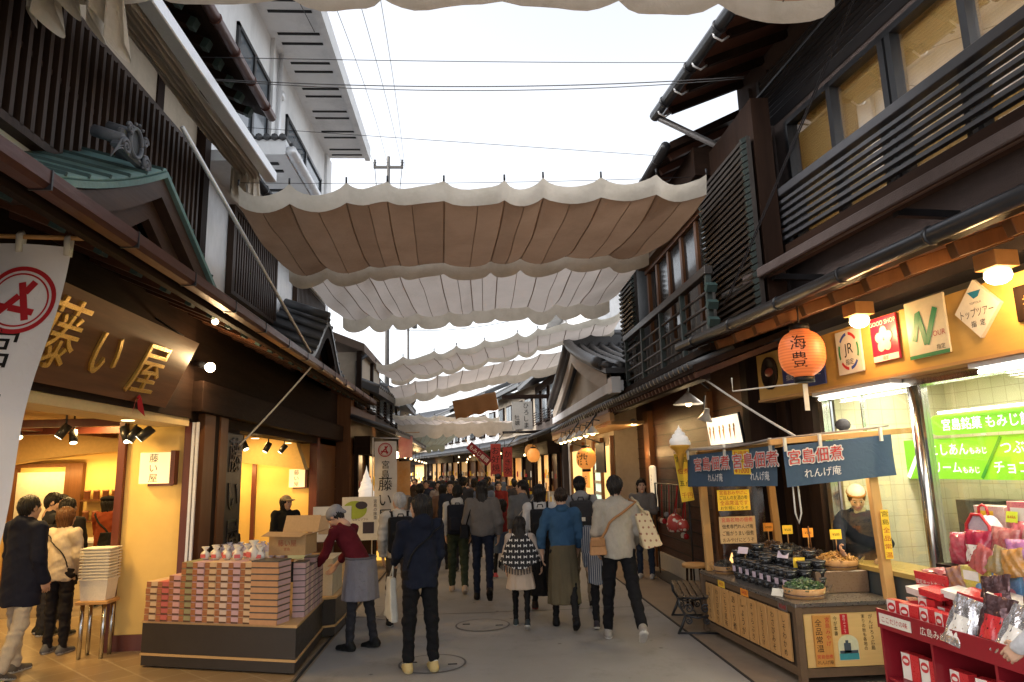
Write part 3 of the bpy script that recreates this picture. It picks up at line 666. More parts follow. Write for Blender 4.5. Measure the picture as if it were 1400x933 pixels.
    m = MB().lathe([(.055, 0), (.055, 2.48)], (2.36, .02, 0), 16); m.box(1.02, 1.09, -.02, .06, 0, 2.48).box(5.2, 5.3, -.02, .08, 0, 2.48); each(m, 'front_post', M['steel'], B)
    each(MB().box(2.44, 2.47, -.01, .05, 0, 2.48).box(1.66, 1.675, .0, .03, .9, 2.48), 'glazing_bar', M['steel'], B)
    MB().box(1.09, 2.29, .02, .03, .9, 2.48).box(2.48, 5.2, .02, .03, .9, 2.48).build('shop_window', glass('shop_glass', (.97, .98, .96), .8, dirt=.03), B)
    MB().box(1.09, 5.2, -.02, .35, 0, .86).build('front_counter', pm('counter_grey', (.07, .075, .07), (.05, .052, .05), 5, .4, .05), B)
    MB().box(1.05, 5.2, -.06, .4, .862, .90).build('counter_top', flat('counter_gold', (.4, .27, .08), .35), B)
    MB().box(.9, 8, 1.6, 1.75, 0, 2.8).build('back_wall', M['wall_tile'], B)
    MB().box(.86, .9, .25, 1.75, 0, 2.8).build('side_wall', M['wall_tile_s'], B)
    MB().box(.9, 8, .1, 1.75, 2.72, 2.8).build('shop_ceiling', flat('ceiling_white', (.7, .68, .6), .8), B)
    MB().box(.9, 8, .1, 1.6, 0, .012).build('shop_inner_floor', M['verge'], B)
    MB().box(1.3, 1.75, 1.2, 1.58, 0, 1.45).build('fridge', flat('fridge_dark', (.05, .05, .05), .3), B)
    for s in (1.7, 3.2, 4.8): area('shop_ceiling_light', (s, .8, 2.68), (1.1, .2), 34, (1, .93, .72), frame=F1)
    # fluorescent tubes on the front header
    for i, (a, b) in enumerate(((1.15, 2.3), (3.15, 4.35))):
        T = thing('tube_light', ['long fluorescent tube over the left glass pane of the confectionery', 'long fluorescent tube at the right edge above the green sign'][i], 'tube light', ((a+b)/2, -.1, 2.5))
        MB().box(a, b, -.16, -.04, 2.52, 2.56).build('fitting', M['white_paint'], T)
        MB().tube([(a+.03, -.10, 2.49), (b-.03, -.10, 2.49)], .016, 8).build('tube', emit('tube_glow', (1, .97, .88), 14), T)
        area('tube_glow_light', ((a+b)/2, -.10, 2.46), (1.1, .05), 10, (1, .95, .82), frame=F1)
    # lit green signs inside
    G = thing('green_sign', 'lit bright green menu panel on the tiled wall inside the confectionery', 'sign', (3.2, 1.0, 1.65))
    MB().box(.88, 6, 1.02, 1.08, 1.66, 2.06).build('panel', emit('green_panel', (.19, .52, .012), .46), G)
    t = MB(); wv = (1, 0, 0); uz = (0, 0, 1)
    for (w, s, z, sz) in (('こしあん', 1.28, 1.95, .125), ('クリーム', 1.16, 1.775, .125), ('つぶあん', 2.12, 1.95, .13), ('チョコレート', 2.02, 1.775, .13), ('チーズ', 3.2, 1.86, .13)): t.text(w, (s, 1.014, z), wv, uz, sz, 0, 'l')
    for (s, z) in ((1.77, 1.93), (1.66, 1.75)): t.text('もみじ', (s, 1.012, z), wv, uz, .07, 0, 'l')
    for s in (1.05,): t.obox((s, 1.016, 1.86), (.045, .004, .46), rotm(0, .62, 0))
    t.build('lettering', emit('white_lettering', (1, 1, .95), 1.6), G)
    MB().obox((2.0, 1.017, 1.86), (.03, .004, .46), rotm(0, .62, 0)).build('divider', emit('dark_green', (.03, .22, .01), .6), G)
    P = thing('pill_sign', 'rounded lit green sign with white lettering above the green menu panel', 'sign', (2.6, 1.0, 2.1))
    pl = [(1.42+.10*math.cos(a), 2.19+.10*math.sin(a)) for a in [PI/2+PI*i/10 for i in range(11)]]+[(5, 2.09), (5, 2.29)]
    MB().prism(pl, (0, 1.05, 0), (1, 0, 0), (0, 0, 1), .05).build('panel', emit('green_pill', (.16, .46, .02), .38), P)
    MB().text('宮島銘菓 もみじ饅頭', (1.50, .992, 2.19), wv, uz, .125, 0, 'l', sx=.98).build('lettering', emit('white_lettering2', (1, 1, .95), 1.6), P)
    MB().tube([(1.5, .97, 2.31), (3, .97, 2.31)], .014, 6).build('lamp_tube', emit('tube_glow2', (1, 1, .9), 9), P)
    FR = Matrix.Identity(4)
M['blind'] = None
def mk3():
    t = NT('yellow_blind'); v = t.coord(); w = t.n('ShaderNodeTexWave', bands_direction='Z', i_Scale=9, i_Distortion=.2); t.l(v, w.inputs['Vector'])
    n = t.n('ShaderNodeTexNoise', i_Scale=1.3, i_Detail=4); t.l(v, n.inputs['Vector'])
    c = t.mix(w.outputs['Fac'], (.72, .58, .33), (.84, .72, .46)); c = t.mix(t.ramp(n.outputs['Fac'], [(.4, 0.), (.8, .4)]), c, (.6, .47, .26))
    d = t.n('ShaderNodeBsdfDiffuse'); tr = t.n('ShaderNodeBsdfTranslucent'); mx = t.n('ShaderNodeMixShader'); mx.inputs[0].default_value = .45
    t.l(c, d.inputs[0]); t.l(c, tr.inputs[0]); t.l(d.outputs[0], mx.inputs[1]); t.l(tr.outputs[0], mx.inputs[2]); t.l(mx.outputs[0], t.out.inputs[0]); M['blind'] = t.m
    M['fascia'] = pm('pale_fascia_board', (.60, .36, .095), (.53, .31, .08), 2.4, .45, .05, (.2, 1, 1))
    M['steel_dark'] = pm('dark_steel', (.32, .32, .33), (.22, .22, .23), 5, .32, .05, metal=.8)
    M['wall_tile'] = tiles('cream_wall_tile', (.62, .57, .42), (.58, .53, .38), (.36, .32, .22), .16, 0, .25, 'xz', 1.0, .006)
    M['wall_tile_s'] = tiles('cream_wall_tile_side', (.62, .57, .42), (.58, .53, .38), (.36, .32, .22), .16, 0, .25, 'yz', 1.0, .006)
mk3(); right_shop()

def plates():
    """plates hung on the fascia"""
    global FR
    FR = F1; wv, uz = (1, 0, 0), (0, 0, 1)
    def plate(nm, lab, s0, s1, z0, z1, base, th=.02):
        T = thing(nm, lab, 'sign', ((s0+s1)/2, -.21, z0)); MB().box(s0, s1, -.205-th, -.205, z0, z1).build('plate', base, T, bevel=.004)
        return T, -.2055-th-.002
    c = lambda n, *r: flat(n, r, .35)
    T = thing('round_plaque', 'dark oval carved wooden plaque at the far end of the sign fascia', 'sign', (.47, -.21, 2.66))
    MB().lathe([(.0, 0), (.185, 0), (.185, .03), (.15, .035), (.15, .02), (0, .02)], (.47, -.205, 2.86), 28, frame_to((0, -1, 0)), sx=.85).build('disc', M['wood_dark'], T)
    MB().ball((.47, -.225, 2.87), (.09, .012, .05)).build('emblem', c('plaque_red', .3, .06, .03), T)
    T, y = plate('blue_sign', 'dark blue plate with white lettering behind the big orange lantern', .74, 1.1, 2.68, 3.02, c('sign_blue', .03, .04, .16))
    MB().text('ANA', (.92, y, 2.92), wv, uz, .13).text('指定店', (.92, y, 2.76), wv, uz, .07).build('lettering', M['paper'], T)
    T, y = plate('blue_sign', 'narrow blue plate just right of the big orange lantern', 1.2, 1.5, 2.62, 3.06, c('sign_blue2', .03, .05, .2))
    MB().text('指定', (1.35, y, 2.76), wv, uz, .09).box(1.25, 1.45, y, y+.001, 2.85, 2.88).box(1.25, 1.45, y, y+.001, 2.94, 2.97).build('lettering', M['paper'], T)
    T, y = plate('white_sign', 'white plate with a ring of red, blue and green arcs around black lettering', 1.72, 2.08, 2.66, 3.07, c('sign_white', .8, .74, .62))
    cols = [c('arc_red', .6, .03, .03), c('arc_green', .03, .3, .1), c('arc_blue', .03, .08, .4)]
    for i in range(6):
        m = MB(); a0 = PI/2-2*PI*i/6-.12; P = []
        for r in (.125, .148): P += [(1.9+r*math.cos(a0-k*.8/8), y, 2.87+r*1.2*math.sin(a0-k*.8/8)) for k in range(9)]
        m.add(P, [(k, k+1, k+10, k+9) for k in range(8)]).build('ring_arc', cols[i % 3], T)
    MB().text('JR', (1.9, y, 2.90), wv, uz, .14).text('指定', (1.9, y, 2.77), wv, uz, .06).build('lettering', M['ink'], T)
    T, y = plate('red_sign', 'red plate with a pale five-petalled flower and small lettering', 2.22, 2.55, 2.70, 3.09, c('sign_red', .55, .015, .05))
    m = MB()
    for k in range(5):
        a = PI/2+2*PI*k/5; m.prism([(.052*math.cos(b), .045*math.sin(b)) for b in [2*PI*i/14 for i in range(14)]], (2.385+.058*math.cos(a), y, 2.89+.065*math.sin(a)), (math.cos(a), 0, math.sin(a)), (-math.sin(a), 0, math.cos(a)), .0015+.0004*k)
    m.build('flower', c('petal', .8, .45, .35), T)
    MB().text('GOOD SHOP', (2.385, y, 3.04), wv, uz, .055).box(2.23, 2.54, y, y+.0015, 2.705, 2.755).build('lettering', M['paper'], T)
    MB().text('指定', (2.385, y-.002, 2.73), wv, uz, .04).build('small_lettering', M['red'], T)
    T, y = plate('white_sign', 'large cream plate with a bold green zigzag letter', 2.66, 3.08, 2.66, 3.13, c('sign_cream', .8, .70, .48))
    P = [(2.74, 2.80), (2.74, 2.80), (2.83, 3.03), (2.86, 2.85), (2.88, 2.76), (2.99, 3.02)]
    m = MB()
    for p, q in (((2.735, 2.80), (2.80, 3.02)), ((2.80, 3.03), (2.86, 2.76)), ((2.86, 2.76), (2.99, 3.03))): m.bar((p[0], y, p[1]), (q[0], y-.001, q[1]), .004, .05, (1, 0, 0))
    m.build('zigzag', c('zig_green', .01, .28, .12), T)
    MB().text('TOUR', (2.98, y, 2.83), wv, uz, .06).build('red_lettering', M['red'], T); MB().text('指定', (3.0, y, 2.72), wv, uz, .045).build('lettering', M['ink'], T)
    MB().box(2.66, 3.08, y+.001, y+.0025, 2.66, 2.69).build('green_edge', c('zig_green2', .02, .25, .1), T)
    T = thing('diamond_sign', 'white diamond shaped plate with black lettering and a blue mark', 'sign', (3.38, -.21, 2.72))
    MB().prism([(0, -.215), (.20, 0), (0, .215), (-.20, 0)], (3.38, -.205, 2.925), wv, uz, .03).build('plate', c('sign_white2', .8, .72, .6), T)
    MB().text('トップツアー', (3.38, -.2375, 2.90), wv, uz, .075, fit=.29).text('指  定', (3.38, -.2375, 2.82), wv, uz, .05).text('TOPTOUR', (3.38, -.2375, 2.97), wv, uz, .022).build('lettering', M['ink'], T)
    MB().add([(3.32, -.2375, 3.055), (3.44, -.2375, 3.055), (3.41, -.2375, 3.01), (3.37, -.2375, 3.0)], [(0, 3, 2, 1)]).build('blue_mark', c('mark_blue', .02, .2, .35), T)
    T, y = plate('dark_sign', 'dark framed small plate at the right edge of the sign fascia', 3.68, 4.0, 2.76, 3.0, M['wood_dark'])
    MB().text('指定', (3.84, y, 2.88), wv, uz, .1).build('lettering', M['gold'], T)
    # bulbs on blocks under the eave
    for i, s in enumerate((2.36, 3.78, 5.2)):
        lab = ['glowing dome lamp on a wooden block above the red flower sign', 'glowing dome lamp on a wooden block near the right edge', 'glowing dome lamp beyond the right edge'][i]
        T = thing('eave_lamp', lab, 'lamp', (s, -.42, 3.05), group='dome lamps under the eave')
        MB().box(s-.09, s+.09, -.51, -.33, 3.10, 3.21).build('mounting_block', M['wood_light_x'], T, bevel=.004)
        MB().lathe([(.02, .1), (.075, .085), (.082, .05), (.07, .02), (.04, .0), (.0, -.005)], (s, -.42, 3.0), 16).build('globe', emit('bulb_glow', (1, .74, .36), 16), T)
        point('eave_lamp_light', (s, -.42, 2.96), 20, (1, .62, .26), .07, T)
    FR = Matrix.Identity(4)
plates()

def right_dark_house():
    B = thing('lattice_house', 'dark timber house with slatted screens and an upstairs balcony', 'building', (3.4, 10.5, 0))
    MB().box(3.5, 3.8, 8.3, 14.4, 0, 3.4).build('ground_wall', wood('dark_red_boards', (.045, .018, .012), (.075, .03, .018), 1, 7, .45, .2), B)
    m = MB()
    for i in range(12): m.box(3.484, 3.5, 8.3, 14.4, .4+i*.2, .412+i*.2)
    m.build('board_joint', M['black'], B)
    MB().box(3.44, 3.5, 8.3, 14.4, 0, .28).build('plinth', flat('plinth_pale', (.42, .40, .36), .7), B)
    each(MB().box(3.4, 3.7, 13.1, 13.5, 0, 2.9).box(3.42, 3.5, 9.75, 9.85, .28, 2.9), 'pillar', M['wood_mid'], B)
    MB().box(3.35, 3.8, 8.1, 8.3, 0, 3.4).build('corner_post', M['wood_dark'], B)
    # pent eave above the ground floor
    P = [(2.42, 7.2, 2.86), (3.6, 7.2, 3.28), (3.6, 14.4, 3.28), (2.42, 14.4, 2.86)]
    MB().add([*P, *[(p[0], p[1], p[2]+.07) for p in P]], [(0, 3, 2, 1), (4, 5, 6, 7), (0, 1, 5, 4), (2, 3, 7, 6), (0, 4, 7, 3), (1, 2, 6, 5)]).build('pent_roof', M['wood_dark'], B)
    m = MB()
    for i in range(40): m.bar((2.44, 7.3+i*.18, 2.82), (3.4, 7.3+i*.18, 3.16), .05, .06)
    each(m, 'rafter', wood('rafter_brown', (.07, .03, .02), (.1, .045, .03), 0), B)
    m = MB()
    for i in range(40): m.tube([(2.38, 7.3+i*.18, 2.93), (2.9, 7.3+i*.18, 3.12)], .045, 6)
    each(m, 'pent_tile', M['tile_roof'], B)
    MB().box(2.5, 2.62, 7.3, 14.4, 2.78, 2.87).build('eave_beam', M['wood_dark_y'], B)
    # upper wall, slatted screens
    MB().box(3.3, 3.8, 7.95, 14.4, 3.3, 5.9).build('upper_wall', pm('upper_dark', (.035, .028, .026), (.055, .045, .04), 3, .6, .2), B)
    def screen(x, y0, y1, z0, z1, n):
        m = MB(); z = z0
        m.box(x+.02, x+.05, y0, y1, z0, z1); st = (z1-z0)/n
        for i in range(n): m.obox((x-.02, (y0+y1)/2, z0+st*(i+.5)), (.085, y1-y0, .028), rotm(0, -.5, 0))
        for y in (y0, y1): m.box(x-.01, x+.04, y-.03, y+.03, z0, z1)
        m.build('slat_screen', M['slat'], B)
        c = MB()
        for i in range(n):
            for y in (y0-.012, y1+.012): c.obox((x-.02, y, z0+st*(i+.5)), (.10, .03, .05), rotm(0, -.5, 0))
        each(c, 'slat_cap', M['cap_dark'], B)
    screen(3.02, 6.75, 8.15, 3.42, 5.35, 27)
    screen(3.02, 12.0, 13.0, 3.1, 5.6, 28)
    MB().box(3.1, 3.3, 6.72, 8.2, 3.4, 5.8).build('screen_box', M['wood_dark'], B)
    MB().box(3.28, 3.3, 8.6, 11.6, 4.0, 5.3).build('window_pane', M['win_dark'], B)
    m = MB()
    for y in (8.5, 9.2, 9.9, 10.6, 11.3, 11.9): m.box(3.24, 3.3, y-.05, y+.05, 3.4, 5.4)
    m.box(3.22, 3.3, 8.2, 12, 5.3, 5.42); each(m, 'window_post', M['wood_mid'], B)
    MB().box(3.1, 3.3, 8.2, 12, 5.38, 5.5).build('cornice_board', wood('tan_board', (.20, .13, .085), (.15, .1, .06), 1), B)
    # balcony
    MB().box(2.70, 2.80, 7.45, 11.8, 4.02, 4.12).build('balcony_rail', M['slat'], B, bevel=.006)
    m = MB()
    for z in (3.32, 3.49, 3.66, 3.83): m.tube([(2.75, 7.45, z), (2.75, 11.8, z)], .018, 6)
    each(m, 'balcony_bar', M['slat'], B)
    m = MB()
    for y in (7.5, 8.5, 9.5, 10.6, 11.75): m.box(2.72, 2.78, y-.03, y+.03, 3.15, 4.02)
    each(m, 'balcony_post', M['cap_dark'], B)
    m = MB()
    for z in (3.25, 3.45, 3.65, 3.85): m.obox((2.75, 7.42, z), (.12, .08, .09), rotm(.6, 0, 0))
    each(m, 'rail_bracket', M['green_cap'], B)
    m = MB()
    for k in range(22): m.box(2.85, 2.9, 7.7+k*.19, 7.75+k*.19, 3.2, 3.9-.15*(k % 3))
    each(m, 'inner_baluster', M['grey_post'], B)
    MB().box(2.68, 3.3, 7.4, 11.9, 3.12, 3.2).build('balcony_floor', M['wood_dark_y'], B)
    # eave on top
    P = [(2.62, 8.1, 5.88), (3.9, 8.1, 6.5), (3.9, 14.4, 6.5), (2.62, 14.4, 5.88)]
    MB().add([*P, *[(p[0], p[1], p[2]+.1) for p in P]], [(0, 3, 2, 1), (4, 5, 6, 7), (0, 1, 5, 4), (2, 3, 7, 6), (0, 4, 7, 3), (1, 2, 6, 5)]).build('upper_eave_roof', M['wood_dark'], B)
    m = MB()
    for i in range(14): m.bar((2.66, 8.3+i*.45, 5.86), (3.5, 8.3+i*.45, 6.26), .07, .1)
    each(m, 'upper_rafter', wood('rafter_brown2', (.07, .03, .02), (.1, .045, .03), 0), B)
    half_gutter(MB(), (2.56, 8.1, 5.92), (2.56, 14.4, 5.92), .065, .8).build('gutter', M['black_metal'], B)
    MB().box(2.9, 3.3, 8.05, 12.2, 5.5, 5.88).build('upper_frieze', M['wood_dark_y'], B)
M['slat'] = pm('slat_dark', (.05, .042, .038), (.035, .03, .028), 6, .4, .1, (1, .2, 1))
M['cap_dark'] = pm('slat_end_cap', (.055, .07, .065), (.035, .045, .042), 9, .5, .1)
M['grey_post'] = pm('grey_baluster', (.16, .15, .14), (.1, .095, .09), 7, .6, .1)
M['win_dark'] = pm('dark_pane', (.02, .02, .022), (.035, .035, .035), 2, .12, 0)
right_dark_house()
# ------------------------------------------------------------------ buildings further down the street
def tile_slope(m, o, ux, uy, w, l, step=.24, r=.07, mi=0):
    """rows of round roof tiles: o corner, ux along the eave, uy up the slope"""
    o, ux, uy = Vector(o), Vector(ux).normalized(), Vector(uy).normalized(); n = int(w/step)
    for i in range(n+1):
        p = o+ux*(i*step); m.tube([p, p+uy*l], r, 6, mi)
    return m
def gable_house():
    B = thing('gable_house', 'house with a grey tiled gable roof and white gable board, lit shop below', 'building', (3, 16.5, 0))
    MB().box(3.0, 7, 14.4, 21.5, 0, 3.9).build('wall', M['cream2'], B)
    Yc, zr = 16.8, 4.78
    def slope(sgn, dy, dz):
        m = MB(); n = 12
        prof = [(t*dy, -(dz*(t**.8))) for t in [i/n for i in range(n+1)]]
        V = []; 
        for (y, z) in prof: V += [(2.45, Yc+sgn*y, zr+z), (7.0, Yc+sgn*y, zr+z), (7.0, Yc+sgn*y, zr+z+.1), (2.45, Yc+sgn*y, zr+z+.1)]
        F = [(i*4+j, i*4+(j+1) % 4, (i+1)*4+(j+1) % 4, (i+1)*4+j) for i in range(n) for j in range(4)]+[(0, 1, 2, 3), tuple(n*4+j for j in range(4))]
        m.add(V, F)
        for k in range(18): m.tube([(2.5+k*.25, Yc+sgn*y, zr+z+.13) for (y, z) in prof], .075, 6)
        for (y, z) in prof[1::2]: m.box(2.4, 7, Yc+sgn*y-.03, Yc+sgn*y+.03, zr+z+.10, zr+z+.155)
        m.build('roof_slope', M['tile_roof'], B)
    slope(-1, 4.6, 1.25); slope(1, 4.4, 1.15)
    m = MB().box(2.4, 7, Yc-.16, Yc+.16, zr+.05, zr+.32).tube([(2.36, Yc, zr+.38), (7, Yc, zr+.38)], .1, 8); m.build('ridge', M['tile_roof'], B)
    for s in (-1, 1):
        y = Yc+s*2.2; m = MB(); m.tube([(2.44, Yc+s*t*4.2, zr+.18-1.2*t**.8) for t in [i/8 for i in range(9)]], .12, 8); m.build('verge_roll', M['tile_roof'], B)
        V = []
        for t in [i/10 for i in range(11)]:
            for (x, o) in ((2.52, -.02), (2.60, -.02), (2.60, -.34), (2.52, -.34)): V.append((x, Yc+s*t*4.3, zr-1.22*t**.8+o))
        MB().add(V, [(i*4+j, i*4+(j+1) % 4, (i+1)*4+(j+1) % 4, (i+1)*4+j) for i in range(10) for j in range(4)]).build('verge_board', M['pale_board'], B)
    pl = [(-3.6, zr-1.25), (-1.8, zr-.66), (0, zr-.1), (1.8, zr-.66), (3.6, zr-1.25)]
    MB().prism([(p[0], p[1]) for p in pl]+[(3.6, 3.1), (-3.6, 3.1)], (2.9, Yc, 0), (0, 1, 0), (0, 0, 1), -.1).build('gable_wall', M['cream2'], B)
    m = MB()
    for y in (-1.1, -.35, .35, 1.1): m.box(2.86, 2.9, Yc+y-.05, Yc+y+.05, 3.2, 4.0)
    m.box(2.86, 2.9, Yc-1.8, Yc+1.8, 3.62, 3.72)
    each(m, 'timber_strip', M['pale_board2'], B)
    MB().lathe([(.0, 0), (.13, .0), (.13, .05), (0, .06)], (2.84, Yc, 4.32), 14, frame_to((-1, 0, 0))).build('gable_pendant', M['pale_board2'], B)
    # awning case and pent roof
    MB().box(2.46, 2.66, 11.75, 20.8, 3.16, 3.34).build('awning_case', M['white_wall'], B)
    MB().box(2.44, 2.60, 11.7, 12.05, 3.12, 3.40).build('awning_end', M['white_wall'], B)
    m = MB()
    for i in range(28): m.tube([(2.40, 12.1+i*.31, 2.92), (2.95, 12.1+i*.31, 3.12)], .085, 7)
    each(m, 'pent_tile', M['tile_roof'], B)
    MB().add([(2.42, 12, 2.80), (3.1, 12, 3.05), (3.1, 20.8, 3.05), (2.42, 20.8, 2.80), (2.42, 12, 2.88), (3.1, 12, 3.13), (3.1, 20.8, 3.13), (2.42, 20.8, 2.88)], [(0, 3, 2, 1), (4, 5, 6, 7), (0, 1, 5, 4), (2, 3, 7, 6), (0, 4, 7, 3), (1, 2, 6, 5)]).build('pent_roof', M['wood_mid_y'], B)
    MB().box(2.44, 2.52, 12.0, 20.8, 2.66, 2.82).build('eave_board', M['wood_light_y'], B)
    MB().box(2.5, 3.1, 12.2, 20.8, 2.60, 2.655).build('eave_soffit', M['wood_light_y'], B)
    # shop window below
    MB().box(2.86, 2.98, 14.4, 20.6, 0, .95).build('shop_counter', M['wood_dark_y'], B)
    MB().box(2.96, 3.0, 14.5, 20.4, .95, 2.3).build('lit_window', emit('far_shop_glow', (1, .70, .24), .95), B)
    m = MB()
    for y in (14.45, 15.6, 16.6, 18.2, 20.4): m.box(2.9, 2.98, y-.06, y+.06, .9, 2.5)
    each(m, 'window_post', M['wood_mid'], B)
    MB().box(2.93, 2.955, 15.75, 16.5, 1.0, 2.1).build('fridge_front', emit('fridge_glow', (.75, 1, .82), .75), B)
    m = MB()
    for z in (1.25, 1.5, 1.75): m.box(2.91, 2.93, 15.75, 16.5, z-.03, z+.04)
    each(m, 'fridge_shelf', M['paper'], B)
    MB().box(2.85, 2.90, 17.1, 17.95, 1.35, 2.25).build('orange_board', emit('orange_board_glow', (.9, .36, .07), .5), B)
    t = MB().text('焼', (2.845, 17.52, 1.95), (0, -1, 0), (0, 0, 1), .42).text('かき', (2.845, 17.52, 1.55), (0, -1, 0), (0, 0, 1), .26); t.build('board_lettering', M['ink'], B)
    k = 0
    for i in range(7):
        y = 12.9+i*.78; T = thing('shade_lamp', 'glowing bulb under a metal shade in the row below the tiled pent roof', 'lamp', (2.35, y, 2.3), group='row of shaded bulbs on the gable house')
        MB().tube([(2.42, y, 2.72), (2.30, y, 2.74), (2.28, y, 2.62)], .012, 6).build('arm', M['black_metal'], T)
        MB().lathe([(.02, .16), (.04, .13), (.13, .02), (.125, .015), (.03, .12), (.0, .12)], (2.28, y, 2.46), 14).build('shade', M['shade'], T)
        MB().ball((2.28, y, 2.50), (.05, .05, .06), 10, 7).build('bulb', emit('bulb_small', (1, .72, .32), 20), T)
        if i % 2 == 0: point('bulb_light', (2.27, y, 2.42), 22, (1, .62, .25), .05, T)
    # lamp bracket arms
    for y in (13.2, 15.4): tag(MB().tube([(2.45, y, 2.9), (2.1, y, 2.45), (2.5, y, 2.30)], .018, 6).build('bracket_arm', M['black_metal']), 'thin dark bracket arm reaching out under the pent roof, %s' % ('nearer one' if y < 14 else 'farther one'), 'bracket')
M['cream2'] = pm('aged_cream_plaster', (.40, .34, .27), (.33, .28, .22), 1.5, .85, .08, dirt=.4)
M['pale_board'] = wood('pale_verge_board', (.46, .40, .33), (.38, .32, .26), 1, 8, .7, .1)
M['pale_board2'] = wood('pale_timber', (.36, .29, .22), (.29, .23, .17), 2, 8, .7, .1)
M['wood_light_y'] = wood('light_wood_y', (.36, .2, .08), (.44, .27, .11), 1, 10, .5, .15)
M['shade'] = pm('enamel_shade', (.55, .56, .56), (.45, .46, .46), 9, .35, .03)
gable_house()
def lantern(loc, r, h, lab, col, glow, text='', base=None, cord=.3, group=None, face=(-1, 0, 0), tassel=False):
    """paper lantern: ribbed body, black rims, cord"""
    T = thing('paper_lantern', lab, 'lantern', loc, 0, group); x, y, z = loc
    pr = []; n = 26
    for i in range(n+1):
        t = -1+2*i/n; rr = r*max(.3, (1-abs(t)**2.6)**.5)*(1+(.012 if i % 2 else 0)); pr.append((rr if abs(t) < .999 else r*.42, h*t))
    MB().lathe(pr, loc, 24).build('paper_body', glow, T)
    for s in (-1, 1): MB().lathe([(r*.40, 0), (r*.44, 0), (r*.44, .05*s), (r*.40, .05*s)] if s > 0 else [(r*.40, -.05), (r*.44, -.05), (r*.44, 0), (r*.40, 0)], (x, y, z+s*h*.98), 16).build('rim', M['black'], T)
    MB().tube([(x, y, z+h), (x, y, z+h+cord)], .008, 5).build('cord', M['wire'], T)
    if text:
        f = Vector(face).normalized(); ux = Vector((0, 0, 1)).cross(f).normalized(); m = MB()
        sz = h*1.35/len(text); q = MB(); q.text(text, (0, 0, 0), (1, 0, 0), (0, 0, 1), sz, vert=True)
        for (a, b, c) in q.v:   # wrapped onto the round body
            ang = a/r; tt = min(.97, abs(c)/h); rr = r*max(.3, (1-tt**2.6)**.5)*1.03; p = Vector(loc)+f*(rr*math.cos(ang))+ux*(rr*math.sin(ang)); m.v.append((p.x, p.y, z+c))
        m.f = q.f; m.m = q.m; m.sm = q.sm; m.g = q.g; m.build('lettering', M['ink'], T)
    if tassel: MB().box(x-.022, x+.022, y-.003, y+.003, z-h-.3, z-h-.06).build('tag_strip', M['paper'], T)
    return T
lantern((2.15, 13.0, 2.02), .185, .2, 'orange round paper lantern in front of a dark board on the gable house', None, emit('lantern_orange', (1, .34, .06), .55, (.75, .3, .07)), '酒', face=(-.6, -.8, 0))
lantern((1.95, 22.0, 2.26), .20, .22, 'orange round paper lantern further down, hanging beside a dark post', None, M['_lo'] if '_lo' in M else emit('lantern_orange2', (1, .36, .07), .6, (.75, .3, .07)))
lantern((1.95, 22.9, 2.42), .20, .22, 'dim orange paper lantern just behind and above the farther orange lantern', None, emit('lantern_orange3', (1, .4, .1), .3, (.6, .3, .08)))
tag(MB().box(2.44, 2.47, 12.7, 13.6, 1.75, 2.3).build('dark_board', M['black']), 'dark backing board behind the orange lantern on the gable house', 'board')

